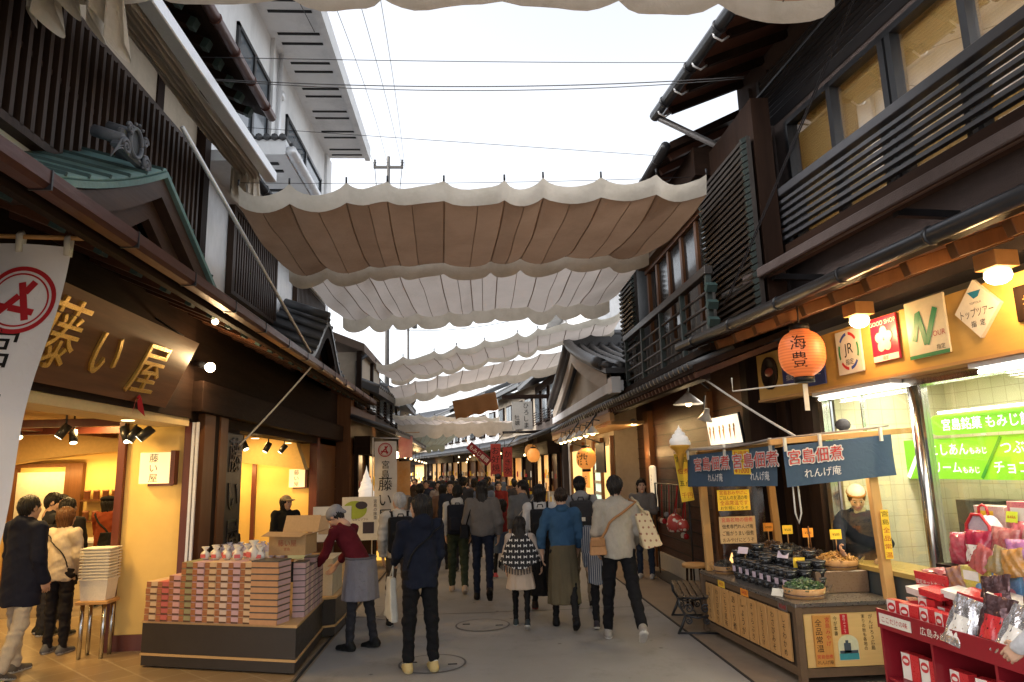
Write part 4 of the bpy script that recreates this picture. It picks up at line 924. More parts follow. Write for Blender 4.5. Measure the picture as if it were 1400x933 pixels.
M['fronts'] = [emit('front_glow', (1, .60, .22), .34), M['wood_mid'], emit('front_dim', (1, .55, .2), .10), M['wood_dark']]
def far_house(nm, lab, x0, y0, x1, y1, h, wallmat, roofmat, storeys=2, shop=True, glow=1.0, depth=5, side=1, eave=2.7):
    """narrow street house between two points of the kerb; side=1 stands right of the street"""
    global FR
    d = Vector((x1-x0, y1-y0, 0)); L = d.length; ang = math.atan2(d.y, d.x)
    FR = Matrix.Translation((x0, y0, 0)) @ Matrix.Rotation(ang, 4, 'Z')     # u along the kerb away from the camera, v to the left
    B = thing(nm, lab, 'building', (L/2, 0, 0)); s = -side                        # house lies on v = s*depth
    q = lambda a, b: (min(a*s, b*s), max(a*s, b*s))
    bx = lambda m, u0, u1, a, b, z0, z1: m.box(u0, u1, *q(a, b), z0, z1)
    bx(MB(), 0, L, .35, depth, 0, h).build('wall', wallmat, B)
    # windows upstairs
    n = max(1, int(L/1.7)); wm = []
    for i in range(n):
        u = (i+.5)*L/n; m = MB(); bx(m, u-.55, u+.55, .28, .348, 3.5, 4.7); f = m.build('window_frame', M['wood_dark'], B)
        m = MB(); bx(m, u-.48, u-.03, .26, .279, 3.57, 4.63); bx(m, u+.03, u+.48, .26, .279, 3.57, 4.63); m.build('pane', M['win_pane'], f)
        m = MB()
        for k in range(6): bx(m, u-.5, u+.5, .15, .17, 3.45+k*.09, 3.475+k*.09)
        m.build('window_rail', M['wood_dark'], B)
    # roof and pent roof
    m = MB(); a = -.35*s; m.add([(-.1, a, h-.15), (L+.1, a, h-.15), (L+.1, depth*.5*s, h+1.0), (-.1, depth*.5*s, h+1.0), (-.1, a, h), (L+.1, a, h), (L+.1, depth*.5*s, h+1.15), (-.1, depth*.5*s, h+1.15)], [(0, 1, 2, 3), (7, 6, 5, 4), (4, 5, 1, 0), (6, 7, 3, 2), (5, 6, 2, 1), (7, 4, 0, 3)])
    k = int(L/.3)
    for i in range(k+1): m.tube([(i*L/k, a, h+.02), (i*L/k, depth*.5*s, h+1.17)], .07, 5)
    m.build('roof', roofmat, B)
    m = MB(); a = -.75*s; m.add([(0, a, eave), (L, a, eave), (L, .35*s, eave+.4), (0, .35*s, eave+.4), (0, a, eave+.08), (L, a, eave+.08), (L, .35*s, eave+.48), (0, .35*s, eave+.48)], [(0, 1, 2, 3), (7, 6, 5, 4), (4, 5, 1, 0), (6, 7, 3, 2), (5, 6, 2, 1), (7, 4, 0, 3)])
    for i in range(k+1): m.tube([(i*L/k, a, eave+.09), (i*L/k, .35*s, eave+.49)], .06, 5)
    m.build('pent_roof', roofmat, B)
    if shop:
        rg = random.Random(int(y0*10)); m = MB()
        for i in range(n): bx(m, .3+i*(L-.6)/n, .3+(i+1)*(L-.6)/n, .30, .348, .7, 2.3)
        for i in range(len(m.m)): m.m[i] = (int(y0)+(i//6)*3+(i//12)) % 4
        m.build('lit_front', M['fronts'], B)
        m = MB(); bx(m, .2, L-.2, .0, .30, 0, .7); m.build('front_stand', M['wood_mid_y'], B)
        m = MB()
        for i in range(n+1): u = .3+i*(L-.6)/n; bx(m, u-.06, u+.06, .2, .299, .7, 2.5)
        each(m, 'front_post', M['wood_dark'], B)
        m = MB(); bx(m, .2, L-.2, -.1, .3, 2.3, eave); m.build('front_fascia', M['wood_dark_y'], B)
        random.seed(int(abs(x0*31+y0*7)))
        cl = [M['paper'], M['red'], M['cardboard'], M['yellow_paper'], M['wood_light']]; m = MB(); b = 0
        u = .35
        while u < L-.5:
            w = random.uniform(.12, .3); hh = random.uniform(.1, .4); bx(m, u, u+w, .05, .25, .702, .702+hh); 
            for z in (1.1, 1.5):
                if random.random() < .7: bx(m, u, u+w*.8, .27, .299, z, z+random.uniform(.1, .3))
            u += w+.04
        for i in range(len(m.m)): m.m[i] = (i//6) % 5
        m.build('goods', cl, B, kind='stuff')
        if glow > .6: point('front_light', (L/2, -.5*s, 2.35), 24*glow, (1, .66, .3), .15, None)
    FR = Matrix.Identity(4)
    return B
def far_street():
    R_ = M['tile_roof']
    # right row bends to the left behind the gable house
    far_house('far_house', 'dark narrow house right of the street with a hanging signboard', 2.5, 21.6, 2.2, 27, 5.0, M['dark_plaster'], R_, glow=1)
    far_house('far_house', 'pale far house on the right where the street starts to bend', 2.2, 27.05, 1.0, 34, 5.2, M['cream2'], R_, glow=1.2)
    far_house('far_house', 'white plastered far house with dark barred windows past the bend', 1.0, 34.05, -1.0, 42, 5.6, M['white_wall'], R_, glow=1.2)
    far_house('far_house', 'white far house with a long tiled eave near the end of the street', -1.0, 42.05, -3.6, 52, 5.4, M['white_wall'], R_, glow=1.2)
    far_house('far_house', 'last pale house closing the end of the street', -3.6, 52.05, -9.5, 62, 5.4, M['cream2'], R_, glow=1)
    # left row
    far_house('far_house', 'dark timber house after the sweets shop on the left', -2.6, 17.0, -2.5, 20.6, 3.9, M['wood_mid'], R_, glow=.5, side=-1, eave=2.75)
    far_house('far_house', 'brown far house on the left behind the white banner', -2.5, 20.65, -2.6, 28, 4.2, M['dark_plaster'], R_, glow=1.1, side=-1)
    far_house('far_house', 'grey far house on the left side before the bend', -2.6, 28.05, -4.0, 38, 4.8, M['grey_wall'], R_, glow=1, side=-1)
    far_house('far_house', 'far left house deepest along the bending street', -4.0, 38.05, -7, 50, 4.8, M['grey_wall'], R_, glow=1, side=-1)
    # second curved gable over the eave on the left
    G = thing('gable_canopy', 'smaller dark tiled curved gable farther along the left eave', 'gable', (-2.8, 13, 3.6))
    Yc, hw, zt, dr = 12.6, 1.5, 4.55, .85; z = lambda y: zt-dr*(.5-.5*math.cos(PI*min(1, abs(y-Yc)/hw)))**.8
    V = []; ys = [Yc-hw+2*hw*i/24 for i in range(25)]
    for y in ys: V += [(-2.6, y, z(y)), (-3.44, y, z(y)+.3), (-3.44, y, z(y)+.38), (-2.6, y, z(y)+.08)]
    m = MB().add(V, [(i*4+j, i*4+(j+1) % 4, (i+1)*4+(j+1) % 4, (i+1)*4+j) for i in range(24) for j in range(4)])
    for y in ys[::2]: m.tube([(-2.6, y, z(y)+.1), (-3.44, y, z(y)+.4)], .05, 5)
    m.build('roof', M['tile_roof'], G)
    V = []
    for y in ys: V += [(-2.62, y, z(y)-.01), (-2.72, y, z(y)-.01), (-2.72, y, z(y)-.22), (-2.62, y, z(y)-.22)]
    MB().add(V, [(i*4+j, i*4+(j+1) % 4, (i+1)*4+(j+1) % 4, (i+1)*4+j) for i in range(24) for j in range(4)]).build('verge_board', M['wood_dark_y'], G)
    MB().prism([(y, z(y)-.2) for y in ys]+[(ys[-1], 3.65), (ys[0], 3.65)], (-2.9, 0, 0), (0, 1, 0), (0, 0, 1), .05).build('gable_panel', M['wood_dark_y'], G)
    for y in (11.9, 13.3): MB().tube([(-2.66, y, 3.6), (-2.66, y, 4.0)], .04, 6).build('gable_post', M['wood_dark'], G)
    MB().tube([(-2.62, 12.6, 4.72), (-3.44, 12.6, 5.0)], .10, 8).build('ridge_roll', M['tile_roof'], G)
    # brown side roof beyond it
    S = thing('lean_roof', 'brown weathered projecting roof end beyond the smaller gable on the left', 'roof', (-3, 17.5, 4.5))
    MB().add([(-4.6, 16.4, 5.55), (-2.55, 16.4, 4.72), (-2.55, 20.5, 4.72), (-4.6, 20.5, 5.55), (-4.6, 16.4, 5.75), (-2.55, 16.4, 4.92), (-2.55, 20.5, 4.92), (-4.6, 20.5, 5.75)], [(0, 3, 2, 1), (4, 5, 6, 7), (0, 1, 5, 4), (2, 3, 7, 6), (0, 4, 7, 3), (1, 2, 6, 5)]).build('roof_slab', pm('weathered_brown', (.17, .12, .09), (.11, .08, .06), 2, .8, .15, dirt=.4), S)
    MB().box(-4.6, -2.7, 16.6, 20.3, 3.9, 4.75).build('side_wall', M['cream2'], S)
    MB().tube([(-2.72, 16.5, 3.7), (-2.72, 16.5, 4.5), (-2.5, 16.5, 4.66)], .05, 8).build('downpipe', M['black_metal'], S)
    for y in (16.45, 18.4): MB().box(-2.74, -2.62, y, y+.12, 3.7, 4.75).build('post', M['wood_dark'], S)
    # grey roof seen through the gap on the right
    T = thing('far_roof', 'pale building with railings rising behind the gable house on the right', 'building', (6, 24, 0))
    MB().box(4.2, 10, 22.3, 32, 3.9, 8.4).build('wall', M['white_wall'], T); MB().box(3.6, 10, 21.9, 32, 8.4, 8.6).build('roof_slab', M['grey_wall'], T)
    for z in (8.9, 9.2): MB().tube([(3.7, 22, z), (3.7, 32, z)], .03, 6).build('rail', M['alu'], T)
    for i in range(10): MB().tube([(3.7, 22+i*1.1, 8.6), (3.7, 22+i*1.1, 9.25)], .025, 6).build('rail_post', M['alu'], T)
M['dark_plaster'] = pm('dark_far_wall', (.09, .07, .06), (.06, .05, .045), 2, .8, .1)
far_street()
def utility_poles():
    for i, (x, y, h, lab) in enumerate(((-3.5, 28.6, 15.6, 'concrete utility pole with crossarms and insulators rising above the left roofs'), (-4.3, 47, 15, 'far utility pole with a cluster of transformers at the end of the street'))):
        T = thing('utility_pole', lab, 'utility pole', (x, y, 0))
        MB().tube([(x, y, 0), (x, y, h)], [.12, .07], 10).build('pole', M['grey_post'], T)
        m = MB()
        for z in (h-.5, h-1.9): m.box(x-.65, x+.65, y-.05, y+.05, z-.05, z+.05)
        each(m, 'crossarm', M['grey_post'], T)
        m = MB()
        for z in (h-.45, h-1.85):
            for dx in (-.6, -.02, .6): m.lathe([(.03, 0), (.07, .05), (.04, .1), (.08, .16), (.04, .22), (.05, .3), (0, .32)], (x+dx, y, z), 8)
        each(m, 'insulator', M['black_metal'], T)
        for k, dx in enumerate((-.45, .45)):
            MB().lathe([(0, 0), (.17, 0), (.19, .5), (.12, .6), (0, .62)], (x+dx, y-.1, h-3.4), 12).build('transformer', M['grey_post'], T)
        m = MB()
        for dx in (-.6, -.02, .6): m.tube(sag((x+dx, y, h-.5), (x+dx*.6, y, h-3), .05, 6), .015, 5)
        each(m, 'drop_wire', M['wire'], T)
utility_poles()
# ------------------------------------------------------------------ sunshades across the street
M['panel_alt'] = cloth('sunshade_panel', (.325, .205, .13), .34, (.22, .135, .085), 1.7, .6)
M['seam'] = flat('canvas_seam', (.27, .18, .12), .8)
def hang(fr, fl, br, bl, u, v):
    a = Vector(fl).lerp(Vector(fr), u); b = Vector(bl).lerp(Vector(br), u); return a.lerp(b, v)
def canopy(lab, fl, fr, bl, br, n=9, hem=.24, bay=.09, droop=.0, mats=None, front=True, back=True, ripple=.02, hemb=None, seed=1):
    T = thing('sunshade', lab, 'sunshade', tuple((Vector(fl)+Vector(fr)+Vector(bl)+Vector(br))/4)); mats = mats or (M['canvas'], M['canvas_hem']); rnd = random.Random(seed)
    ph = [rnd.uniform(.35, 1.8) for _ in range(n+2)]; wv = [(rnd.uniform(3, 9), rnd.uniform(0, 6), rnd.uniform(2, 7)) for _ in range(4)]
    def dz(u, v):
        k = min(n-1, int(u*n)); f = u*n-k
        d = -bay*ph[k]*(4*f*(1-f))**.8*(.55+.45*math.cos(v*PI*2))-droop*4*v*(1-v)
        for (a, b, c) in wv: d += ripple*.35*math.sin(a*u*9+b+c*v*2)
        return d
    nu = n*8
    def sheet(u, v):
        p = hang(fr, fl, br, bl, u+.16/n*math.sin(u*19+seed*2)*math.sin(PI*u), v); p.z += dz(u, v); return p
    q = MB().grid(sheet, nu, 22)
    for i in range(len(q.m)): q.m[i] = 1 if mats[0] is M['canvas'] and (i//88*7+seed) % 3 == 0 else 0
    q.build('canvas', [mats[0], M['panel_alt']], T)
    m = MB()
    for i in range(1, 2*n): m.tube([sheet(i/n/2, j/10)+Vector((0, 0, -.002)) for j in range(11)], .0055 if i % 2 else .009, 5)
    m.build('seam', M['seam'], T)
    def hemf(v0, drop, out):
        def f(u, w):
            p = sheet(u, v0); k = min(n-1, int(u*n)); g = u*n-k; sc = (4*g*(1-g))**.8
            p.z -= w*(drop*(.9+(.25 if drop > 0 else -.22)*sc)+.012*math.sin(u*n*PI*2+1)); p.y += out*(w*.5+.25*sc*w*(1-w)*4); return p
        return f
    if front:
        MB().grid(hemf(0, -hem, -.10), nu, 5).build('front_hem', mats[1], T)
    if back: MB().grid(hemf(1, hemb or hem*.7, .06), nu, 5).build('back_hem', mats[1], T)
    m = MB()
    for i in range(n+1):
        p = sheet(min(.9999, i/n), 0); m.tube([p+Vector((0, -.05, hem*.85)), p+Vector((0, -.05, hem*1.12))], .012, 6)
    if front: each(m, 'hook', M['black_metal'], T)
    return T
canopy('large brown lit canvas sunshade nearest across the street with a cream scalloped front hem', (-2.75, 7.95, 5.06), (2.82, 7.50, 5.00), (-2.95, 11.0, 5.16), (2.80, 10.1, 5.12), 9, .27, .055, .10, seed=2)
canopy('second greyish canvas sunshade right behind the largest one', (-2.85, 11.15, 5.22), (2.82, 10.25, 5.2), (-2.72, 14.5, 5.14), (2.82, 13.3, 5.14), 10, .2, .08, .08, (M['canvas_white'], M['canvas_hem']), front=False, hemb=.24, seed=3)
canopy('canvas sunshade overhead at the top edge, only its rear hem showing', (-3.2, 2.2, 5.7), (3.0, 2.0, 5.6), (-3.2, 4.9, 5.74), (2.9, 4.62, 5.545), 7, .2, .09, .0, front=False, hemb=.16, seed=4)
canopy('tilted sunshade further on with a tan valance, higher on the right', (-2.15, 15.6, 4.16), (3.5, 15.4, 5.24), (-2.0, 17.2, 4.14), (3.6, 16.6, 5.22), 9, .20, .06, .0, (M['canvas_white'], M['canvas_hem']), seed=5, hemb=.10)
canopy('tilted pale sunshade behind the tan valance with daylight showing above it', (-2.2, 18.3, 4.12), (3.9, 17.2, 5.15), (-2.25, 19.8, 3.98), (3.7, 18.2, 4.85), 9, .2, .06, .05, (M['canvas_white'], M['canvas_hem']), front=False, hemb=.20, seed=6)
canopy('low far sunshade with a bright scalloped rear edge above the crowd', (-2.5, 22.0, 3.52), (.9, 22.0, 3.38), (-2.6, 24.4, 3.5), (1.5, 24.2, 3.5), 8, .17, .05, .0, (M['canvas_white'], M['canvas_hem']), hemb=.42, seed=7)
canopy('dull green far sunshade over the left side beyond the banner', (-2.9, 30, 3.3), (-.6, 30, 3.4), (-3.4, 36, 3.2), (-1.4, 36, 3.2), 6, .25, .10, .1, (cloth('green_canvas', (.42, .44, .34)), cloth('green_canvas2', (.38, .42, .32))), hemb=.3, seed=8)
m = MB().grid(lambda u, v: Vector((-.56+1.28*u+.1*v, 20.2+.3*v, 3.86+.26*u-(.52-.03*u)*v+.02*math.sin(u*19)*(.3+v))), 24, 8, th=.012, nrm=(0, 1, 0))
tag(m.build('tarpaulin', M['canvas_tan']), 'brown tarpaulin hanging between the pale sunshades', 'tarpaulin')
# retracted sunshades gathered on the left wall
M['canvas_fold'] = cloth('folded_canvas', (.50, .43, .35), .22, (.33, .26, .19), 3, .6)
def gathered(lab, y0, y1, x0, x1, z0, z1, bunch):
    T = thing('folded_sunshade', lab, 'sunshade', ((x0+x1)/2, (y0+y1)/2, z0))
    def f(u, v):
        k = v*13; t = abs((k % 2)-1); y = y0+(y1-y0)*u
        return Vector((x0+(x1-x0)*v+.008*math.sin(u*9+k), y, z0+(z1-z0)*v-.13*t-.012*math.sin(y*2+k)-.006*math.sin(u*40+k*2)))
    MB().grid(f, 50, 66).build('pleated_canvas', M['canvas_fold'], T)
    if bunch:
        rnd = random.Random(5); m = MB()
        def g(u, v):
            a = u*16*PI; fold = .10*math.sin(a)+.05*math.sin(a*.37+1)
            x = x0-.05+(x1-x0)*u*1.05; return Vector((x, y1+.02+fold*(.5+.9*v)+.08*v, z0+(z1-z0)*u+.02-(.36+.10*math.sin(u*7+1)+.08*math.sin(a*.5))*v))
        m.grid(g, 150, 8); m.build('bunched_end', M['canvas_hem'], T)
    return T
gathered('folded canvas sunshade gathered in long pleats under the white awning beam', 5.0, 8.5, -2.68, -3.0, 5.74, 5.84, True)
gathered('folded canvas sunshade bunched at the upper left corner', 1.8, 4.62, -2.5, -3.1, 5.5, 5.62, True)
tag(MB().box(-2.66, -2.52, 4.85, 8.65, 5.66, 5.80).build('awning_beam', M['alu'], bevel=.01), 'long white metal beam carrying the folded sunshade on the left', 'beam')
tag(MB().box(-2.6, -2.46, 1.5, 4.6, 5.72, 5.86).build('awning_beam', M['alu'], bevel=.01), 'white metal beam at the upper left corner over the bunched sunshade', 'beam')
# ------------------------------------------------------------------ wires
def cable(lab, p, q, d, r=.012, mat='wire', name='cable', n=16): return tag(MB().tube(sag(p, q, d, n), r, 5).build(name, M[mat]), lab, 'cable')
cable('thin dark cable crossing the street highest, just below the top sunshade', (-2.66, 6.4, 6.02), (3.1, 8.0, 7.05), .02, .004)
cable('thicker pale pair of ropes sagging across the sky, upper strand', (-2.62, 6.65, 5.93), (3.0, 6.6, 5.98), .10, .0055, 'wire_grey')
cable('thicker pale pair of ropes sagging across the sky, lower strand', (-2.62, 6.62, 5.90), (3.0, 6.6, 5.96), .13, .0045, 'wire_grey')
cable('thin straight wire across the sky below the sagging ropes', (-2.7, 7.6, 5.9), (3.0, 9.4, 6.4), .0, .0035)
cable('faint wire across the sky just above the large sunshade hem', (-2.9, 8.4, 5.55), (2.9, 8.0, 5.45), .04, .0035)
for k in range(4):
    a = (-2.6+.45*k, 5.5, 8.2+.25*k); cable('power line running lengthwise to the utility pole, %s from the left' % ('first', 'second', 'third', 'fourth')[k], a, (-4.1+.6*min(k, 2)+(.15 if k == 3 else 0), 28.6, 15.1-(0 if k < 3 else .3)), -.6 if k % 2 else -.4, .007, n=24)
for k in range(3): cable('far service line drooping between the poles, %s' % ('upper', 'middle', 'lower')[k], (-4+.3*k, 28.6, 9.2-.7*k), (4.5, 25+k, 9.6-.5*k), .5, .012)
m = MB().tube([(-2.6, 5.95, 5.02), (-2.34, 10.0, 3.62)], .022, 8)
tag(m.build('support_pole', M['alu']), 'slim white support pole slanting down to the left gutter', 'pole')
cable('tan rope slanting from the gutter to the shop post on the left', (-2.3, 10.05, 3.44), (-3.15, 9.6, 2.28), .02, .014, 'wire_pale', 'rope')
for k in range(2): cable('dark stay rope slanting down past the upstairs balcony on the right, %s strand' % ('upper', 'lower')[k], (2.85, 3.6+.05*k, 5.6), (2.72, 6.9+.12*k, 3.55-.03*k), .02, .006, 'wire', 'stay_rope')
cable('pale rope from the right eave to the roof of the food stall', (2.55, 7.6, 2.9), (2.95, 6.15, 2.1), .02, .012, 'wire_pale', 'rope')
# ------------------------------------------------------------------ left side objects
ORD = ['first', 'second', 'third', 'fourth', 'fifth', 'sixth', 'seventh', 'eighth', 'ninth', 'tenth', 'eleventh', 'twelfth']
def crest(m, c, ux, uy, r, mi=0):
    """ring of two strokes with three crossing bars"""
    c, ux, uy = Vector(c), Vector(ux).normalized(), Vector(uy).normalized()
    def ring(r0, r1):
        P = [c+ux*(math.cos(a)*q)+uy*(math.sin(a)*q) for q in (r0, r1) for a in [2*PI*i/48 for i in range(48)]]
        m.add(P, [(i, 48+i, 48+(i+1) % 48, (i+1) % 48) for i in range(48)], mi)
    ring(r, r*.87); ring(r*.80, r*.75)
    def bar(a, b, w):
        a, b = Vector(a), Vector(b); d = (b-a).normalized(); n = Vector((-d.y, d.x))*w/2
        m.add([c+ux*(p.x*r)+uy*(p.y*r) for p in (a-n, b-n, b+n, a+n)], [(0, 1, 2, 3)], mi)
    bar((-.02, .52), (.30, -.58), .19); bar((.33, .56), (.12, .22), .19); bar((-.02, .12), (-.56, -.50), .19); bar((-.58, -.18), (-.34, -.22), .17); bar((-.22, -.24), (.46, -.34), .19)
    return m
def sign_board():
    global FR
    top, bot = Vector((-2.95, 0, 3.30)), Vector((-3.26, 0, 2.62)); up = (top-bot).normalized(); nz = Vector((0, 1, 0)).cross(up).normalized()
    T = thing('shop_sign', 'large brown wooden board with gold carved characters leaning out over the shop entrance', 'sign', (-3.1, 5.9, 2.62))
    h = (top-bot).length; MB().prism([(4.78, 0), (7.36, 0), (7.36, h), (4.78, h)], bot, (0, 1, 0), up, .07).build('board', M['wood_sign'], T, bevel=.006)
    m = MB()
    for ch, y, s, dz in (('藤', 5.10, .60, .02), ('い', 5.84, .50, -.01), ('屋', 6.62, .56, -.03)):
        m.text(ch, bot+up*(h*.5+dz)+nz*.071+Vector((0, y, 0)), (0, 1, .03), up, s, 0, 'c', False, .022)
    each(m, 'gold_lettering', M['gold'], T, per=2)
    for y in (4.95, 7.1): MB().tube([top+Vector((0, y, 0)), top+Vector((-.45, y, .3))], .012, 6).build('hanging_rod', M['black_metal'], T)
    F = thing('cloth_ornament', 'small red cloth ornament dangling below the gold lettered board', 'ornament', (-3.2, 6.6, 2.45))
    m = MB()
    for s in (-1, 1): m.add([(-3.19, 6.72, 2.66), (-3.17, 6.72+s*.05, 2.64), (-3.16, 6.72+s*.13, 2.46), (-3.19, 6.72+s*.04, 2.52)], [(0, 1, 2, 3), (3, 2, 1, 0)])
    m.ball((-3.18, 6.72, 2.645), .025, 8, 6).build('cloth', M['red'], F)
sign_board()
def big_banner():
    T = thing('banner', 'big white cloth banner with a red ring crest, nearest on the left', 'banner', (-3, 4.6, 1.4))
    def f(u, v):
        x = -3.36+.72*u-.31*v*(1.0-.12*v)+.012*math.sin(v*9); y = 4.52+.03*math.sin(u*8+v*3)*(v+.15)+.045*math.sin(v*6+u*2)*v; return Vector((x, y, 3.43-1.95*v-.03*u+.012*math.sin(u*PI)))
    MB().grid(f, 24, 60).build('cloth', cloth('banner_white', (.78, .78, .80), .25, (.6, .58, .55), 2, .25), T)
    MB().tube([(-3.6, 4.52, 3.50), (-2.46, 4.52, 3.455)], .016, 8).build('pole', M['wood_light'], T)
    m = MB()
    for u in (.12, .55, .97):
        a = f(u, 0); m.tube([a+Vector((0, -.012, -.06)), a+Vector((0, -.022, .05)), a+Vector((0, 0, .075)), a+Vector((0, .022, .05)), a+Vector((0, .012, -.06))], .022, 6)
    each(m, 'loop', flat('loop_cream', (.6, .55, .45), .8), T)
    q = crest(MB(), (.47, 0, 0), (1, 0, 0), (0, 1, 0), .225)
    def wrap(q, v0):
        m = MB()
        for (a, b, c) in q.v:
            p = f(min(1, max(0, a/.72)), (v0-b)/1.95); p.y -= .007; p.x = p.x if 0 <= a <= .72 else p.x; m.v.append(p)
        m.f = q.f; m.m = q.m; m.sm = q.sm; m.g = q.g; return m
    wrap(q, .38).build('crest', M['red'], T)
    q = MB().text('宮島藤い屋', (.42, -.60, 0), (1, 0, 0), (0, 1, 0), .28, vert=True)
    wrap(q, .69).build('lettering', M['ink'], T)
    MB().box(-2.655, -2.64, 4.51, 4.525, 3.36, 3.38).build('seam_tab', M['paper'], T)
    P = thing('banner_stand', 'upright pole with a weighted foot holding the big white banner', 'stand', (-3.65, 4.65, 0))
    MB().tube([(-3.62, 4.62, 0), (-3.6, 4.55, 3.56)], .02, 8).build('pole', M['white_paint'], P)
    MB().lathe([(0, 0), (.2, 0), (.19, .12), (.05, .15), (0, .15)], (-3.62, 4.62, 0.004), 16).build('foot', M['black'], P)
big_banner()
def lamp_globe(nm, lab, p, r, e, st, col=(1, .78, .5)):
    T = thing(nm, lab, 'lamp', p)
    MB().ball(p, r, 14, 10).build('globe', emit('globe_glow_%.2f' % (p[1]), col, st), T)
    d = Vector((-.12, .02, .04)) if r > .04 else Vector((-.03, 0, .05)); MB().tube([Vector(p)+d*.4, Vector(p)+d*1.6], r*.7, 10).build('holder', M['black_metal'], T)
    point('lamp_light', (p[0]+.12, p[1]-.08, p[2]-.05), e, (1, .66, .32), r, T)
lamp_globe('wall_lamp', 'bright round floodlamp on the dark beam right of the gold lettered board', (-3.0, 8.0, 3.11), .055, 36, 60)
lamp_globe('wall_lamp', 'small warm lamp tucked under the left gutter', (-2.62, 7.05, 3.44), .035, 4, 5)
lamp_globe('street_bulb', 'glowing bulb hanging beside the white crest banner further down', (-2.25, 21.0, 2.35), .09, 60, 40)
def lit_box(lab, x0, x1, y, z0, z1, glow):
    T = thing('lit_sign', lab, 'sign', ((x0+x1)/2, y, z0))
    MB().box(x0, x1, y-.09, y, z0, z1).build('lamp_box', glow, T)
    MB().box(x1, x1+.05, y-.07, y+.04, z0-.02, z1+.02).box(x0+.06, x1, y+.001, y+.04, z0-.03, z0+.02).build('wood_frame', M['wood_red'], T)
    MB().text('藤い屋', ((x0+x1)/2-.01, y-.092, (z0+z1)/2), (1, 0, 0), (0, 0, 1), (z1-z0)*.30, vert=True).build('lettering', M['ink'], T)
    point('sign_light', ((x0+x1)/2, y-.25, z0-.12), 2, (1, .7, .35), .08, T)
sg = emit('lit_paper', (1, .74, .36), .95)
lit_box('lit cream sign box with black brush characters on the near yellow wall panel', -3.79, -3.46, 8.26, 1.81, 2.16, sg)
lit_box('smaller lit cream sign box in the farther shop opening above the clerk', -3.82, -3.50, 14.9, 1.60, 1.97, sg)
T = thing('vertical_plaque', 'tall black wooden plaque with carved brush characters on the shop post', 'plaque', (-3.24, 9.62, .8))
MB().box(-3.29, -3.22, 9.30, 9.94, .8, 2.44).build('board', wood('plaque_black', (.012, .011, .011), (.03, .026, .024), 2, 10, .35, .4), T, bevel=.01)
MB().text('藤い屋', (-3.219, 9.62, 1.62), (0, 1, 0), (0, 0, 1), .5, vert=True, ext=.012).build('carved_lettering', pm('glossy_black', (.006, .006, .006), None, 8, .18, 0), T)
# --- display stand and its boxes
def stand():
    T = thing('display_stand', 'dark low display stand with gold edging carrying stacked sweets boxes', 'display stand', (-2.5, 7.8, 0))
    dk = pm('stand_dark', (.028, .022, .018), (.04, .032, .026), 3, .38, .05); gd = pm('stand_edge', (.55, .34, .14), (.47, .28, .11), 8, .4, .03)
    FL, FRt, BR, BL = (-3.38, 7.58), (-1.70, 7.04), (-1.74, 8.42), (-3.30, 8.22)
    def poly(pts, z0, z1, nm, mt, gr=0.0):
        c = (sum(p[0] for p in pts)/len(pts), sum(p[1] for p in pts)/len(pts))
        P = [(c[0]+(p[0]-c[0])*(1+gr), c[1]+(p[1]-c[1])*(1+gr)) for p in pts]
        P = P if sum(P[i][0]*P[(i+1) % len(P)][1]-P[(i+1) % len(P)][0]*P[i][1] for i in range(len(P))) > 0 else P[::-1]
        MB().prism(P, (0, 0, z0), (1, 0, 0), (0, 1, 0), z1-z0).build(nm, mt, T, bevel=.004)
    A = [FL, FRt, BR, BL]; B_ = [(-1.86, 8.43), (-1.62, 8.55), (-1.60, 9.75), (-3.2, 9.75), (-3.2, 8.43)]
    for Q in (A, B_):
        poly(Q, .02, .115, 'plinth', dk, -.01); poly(Q, .117, .140, 'edging', gd, .006); poly(Q, .142, .425, 'side_panel', dk, -.004); poly(Q, .427, .452, 'shelf_top', gd, .01)
    return T
stand()
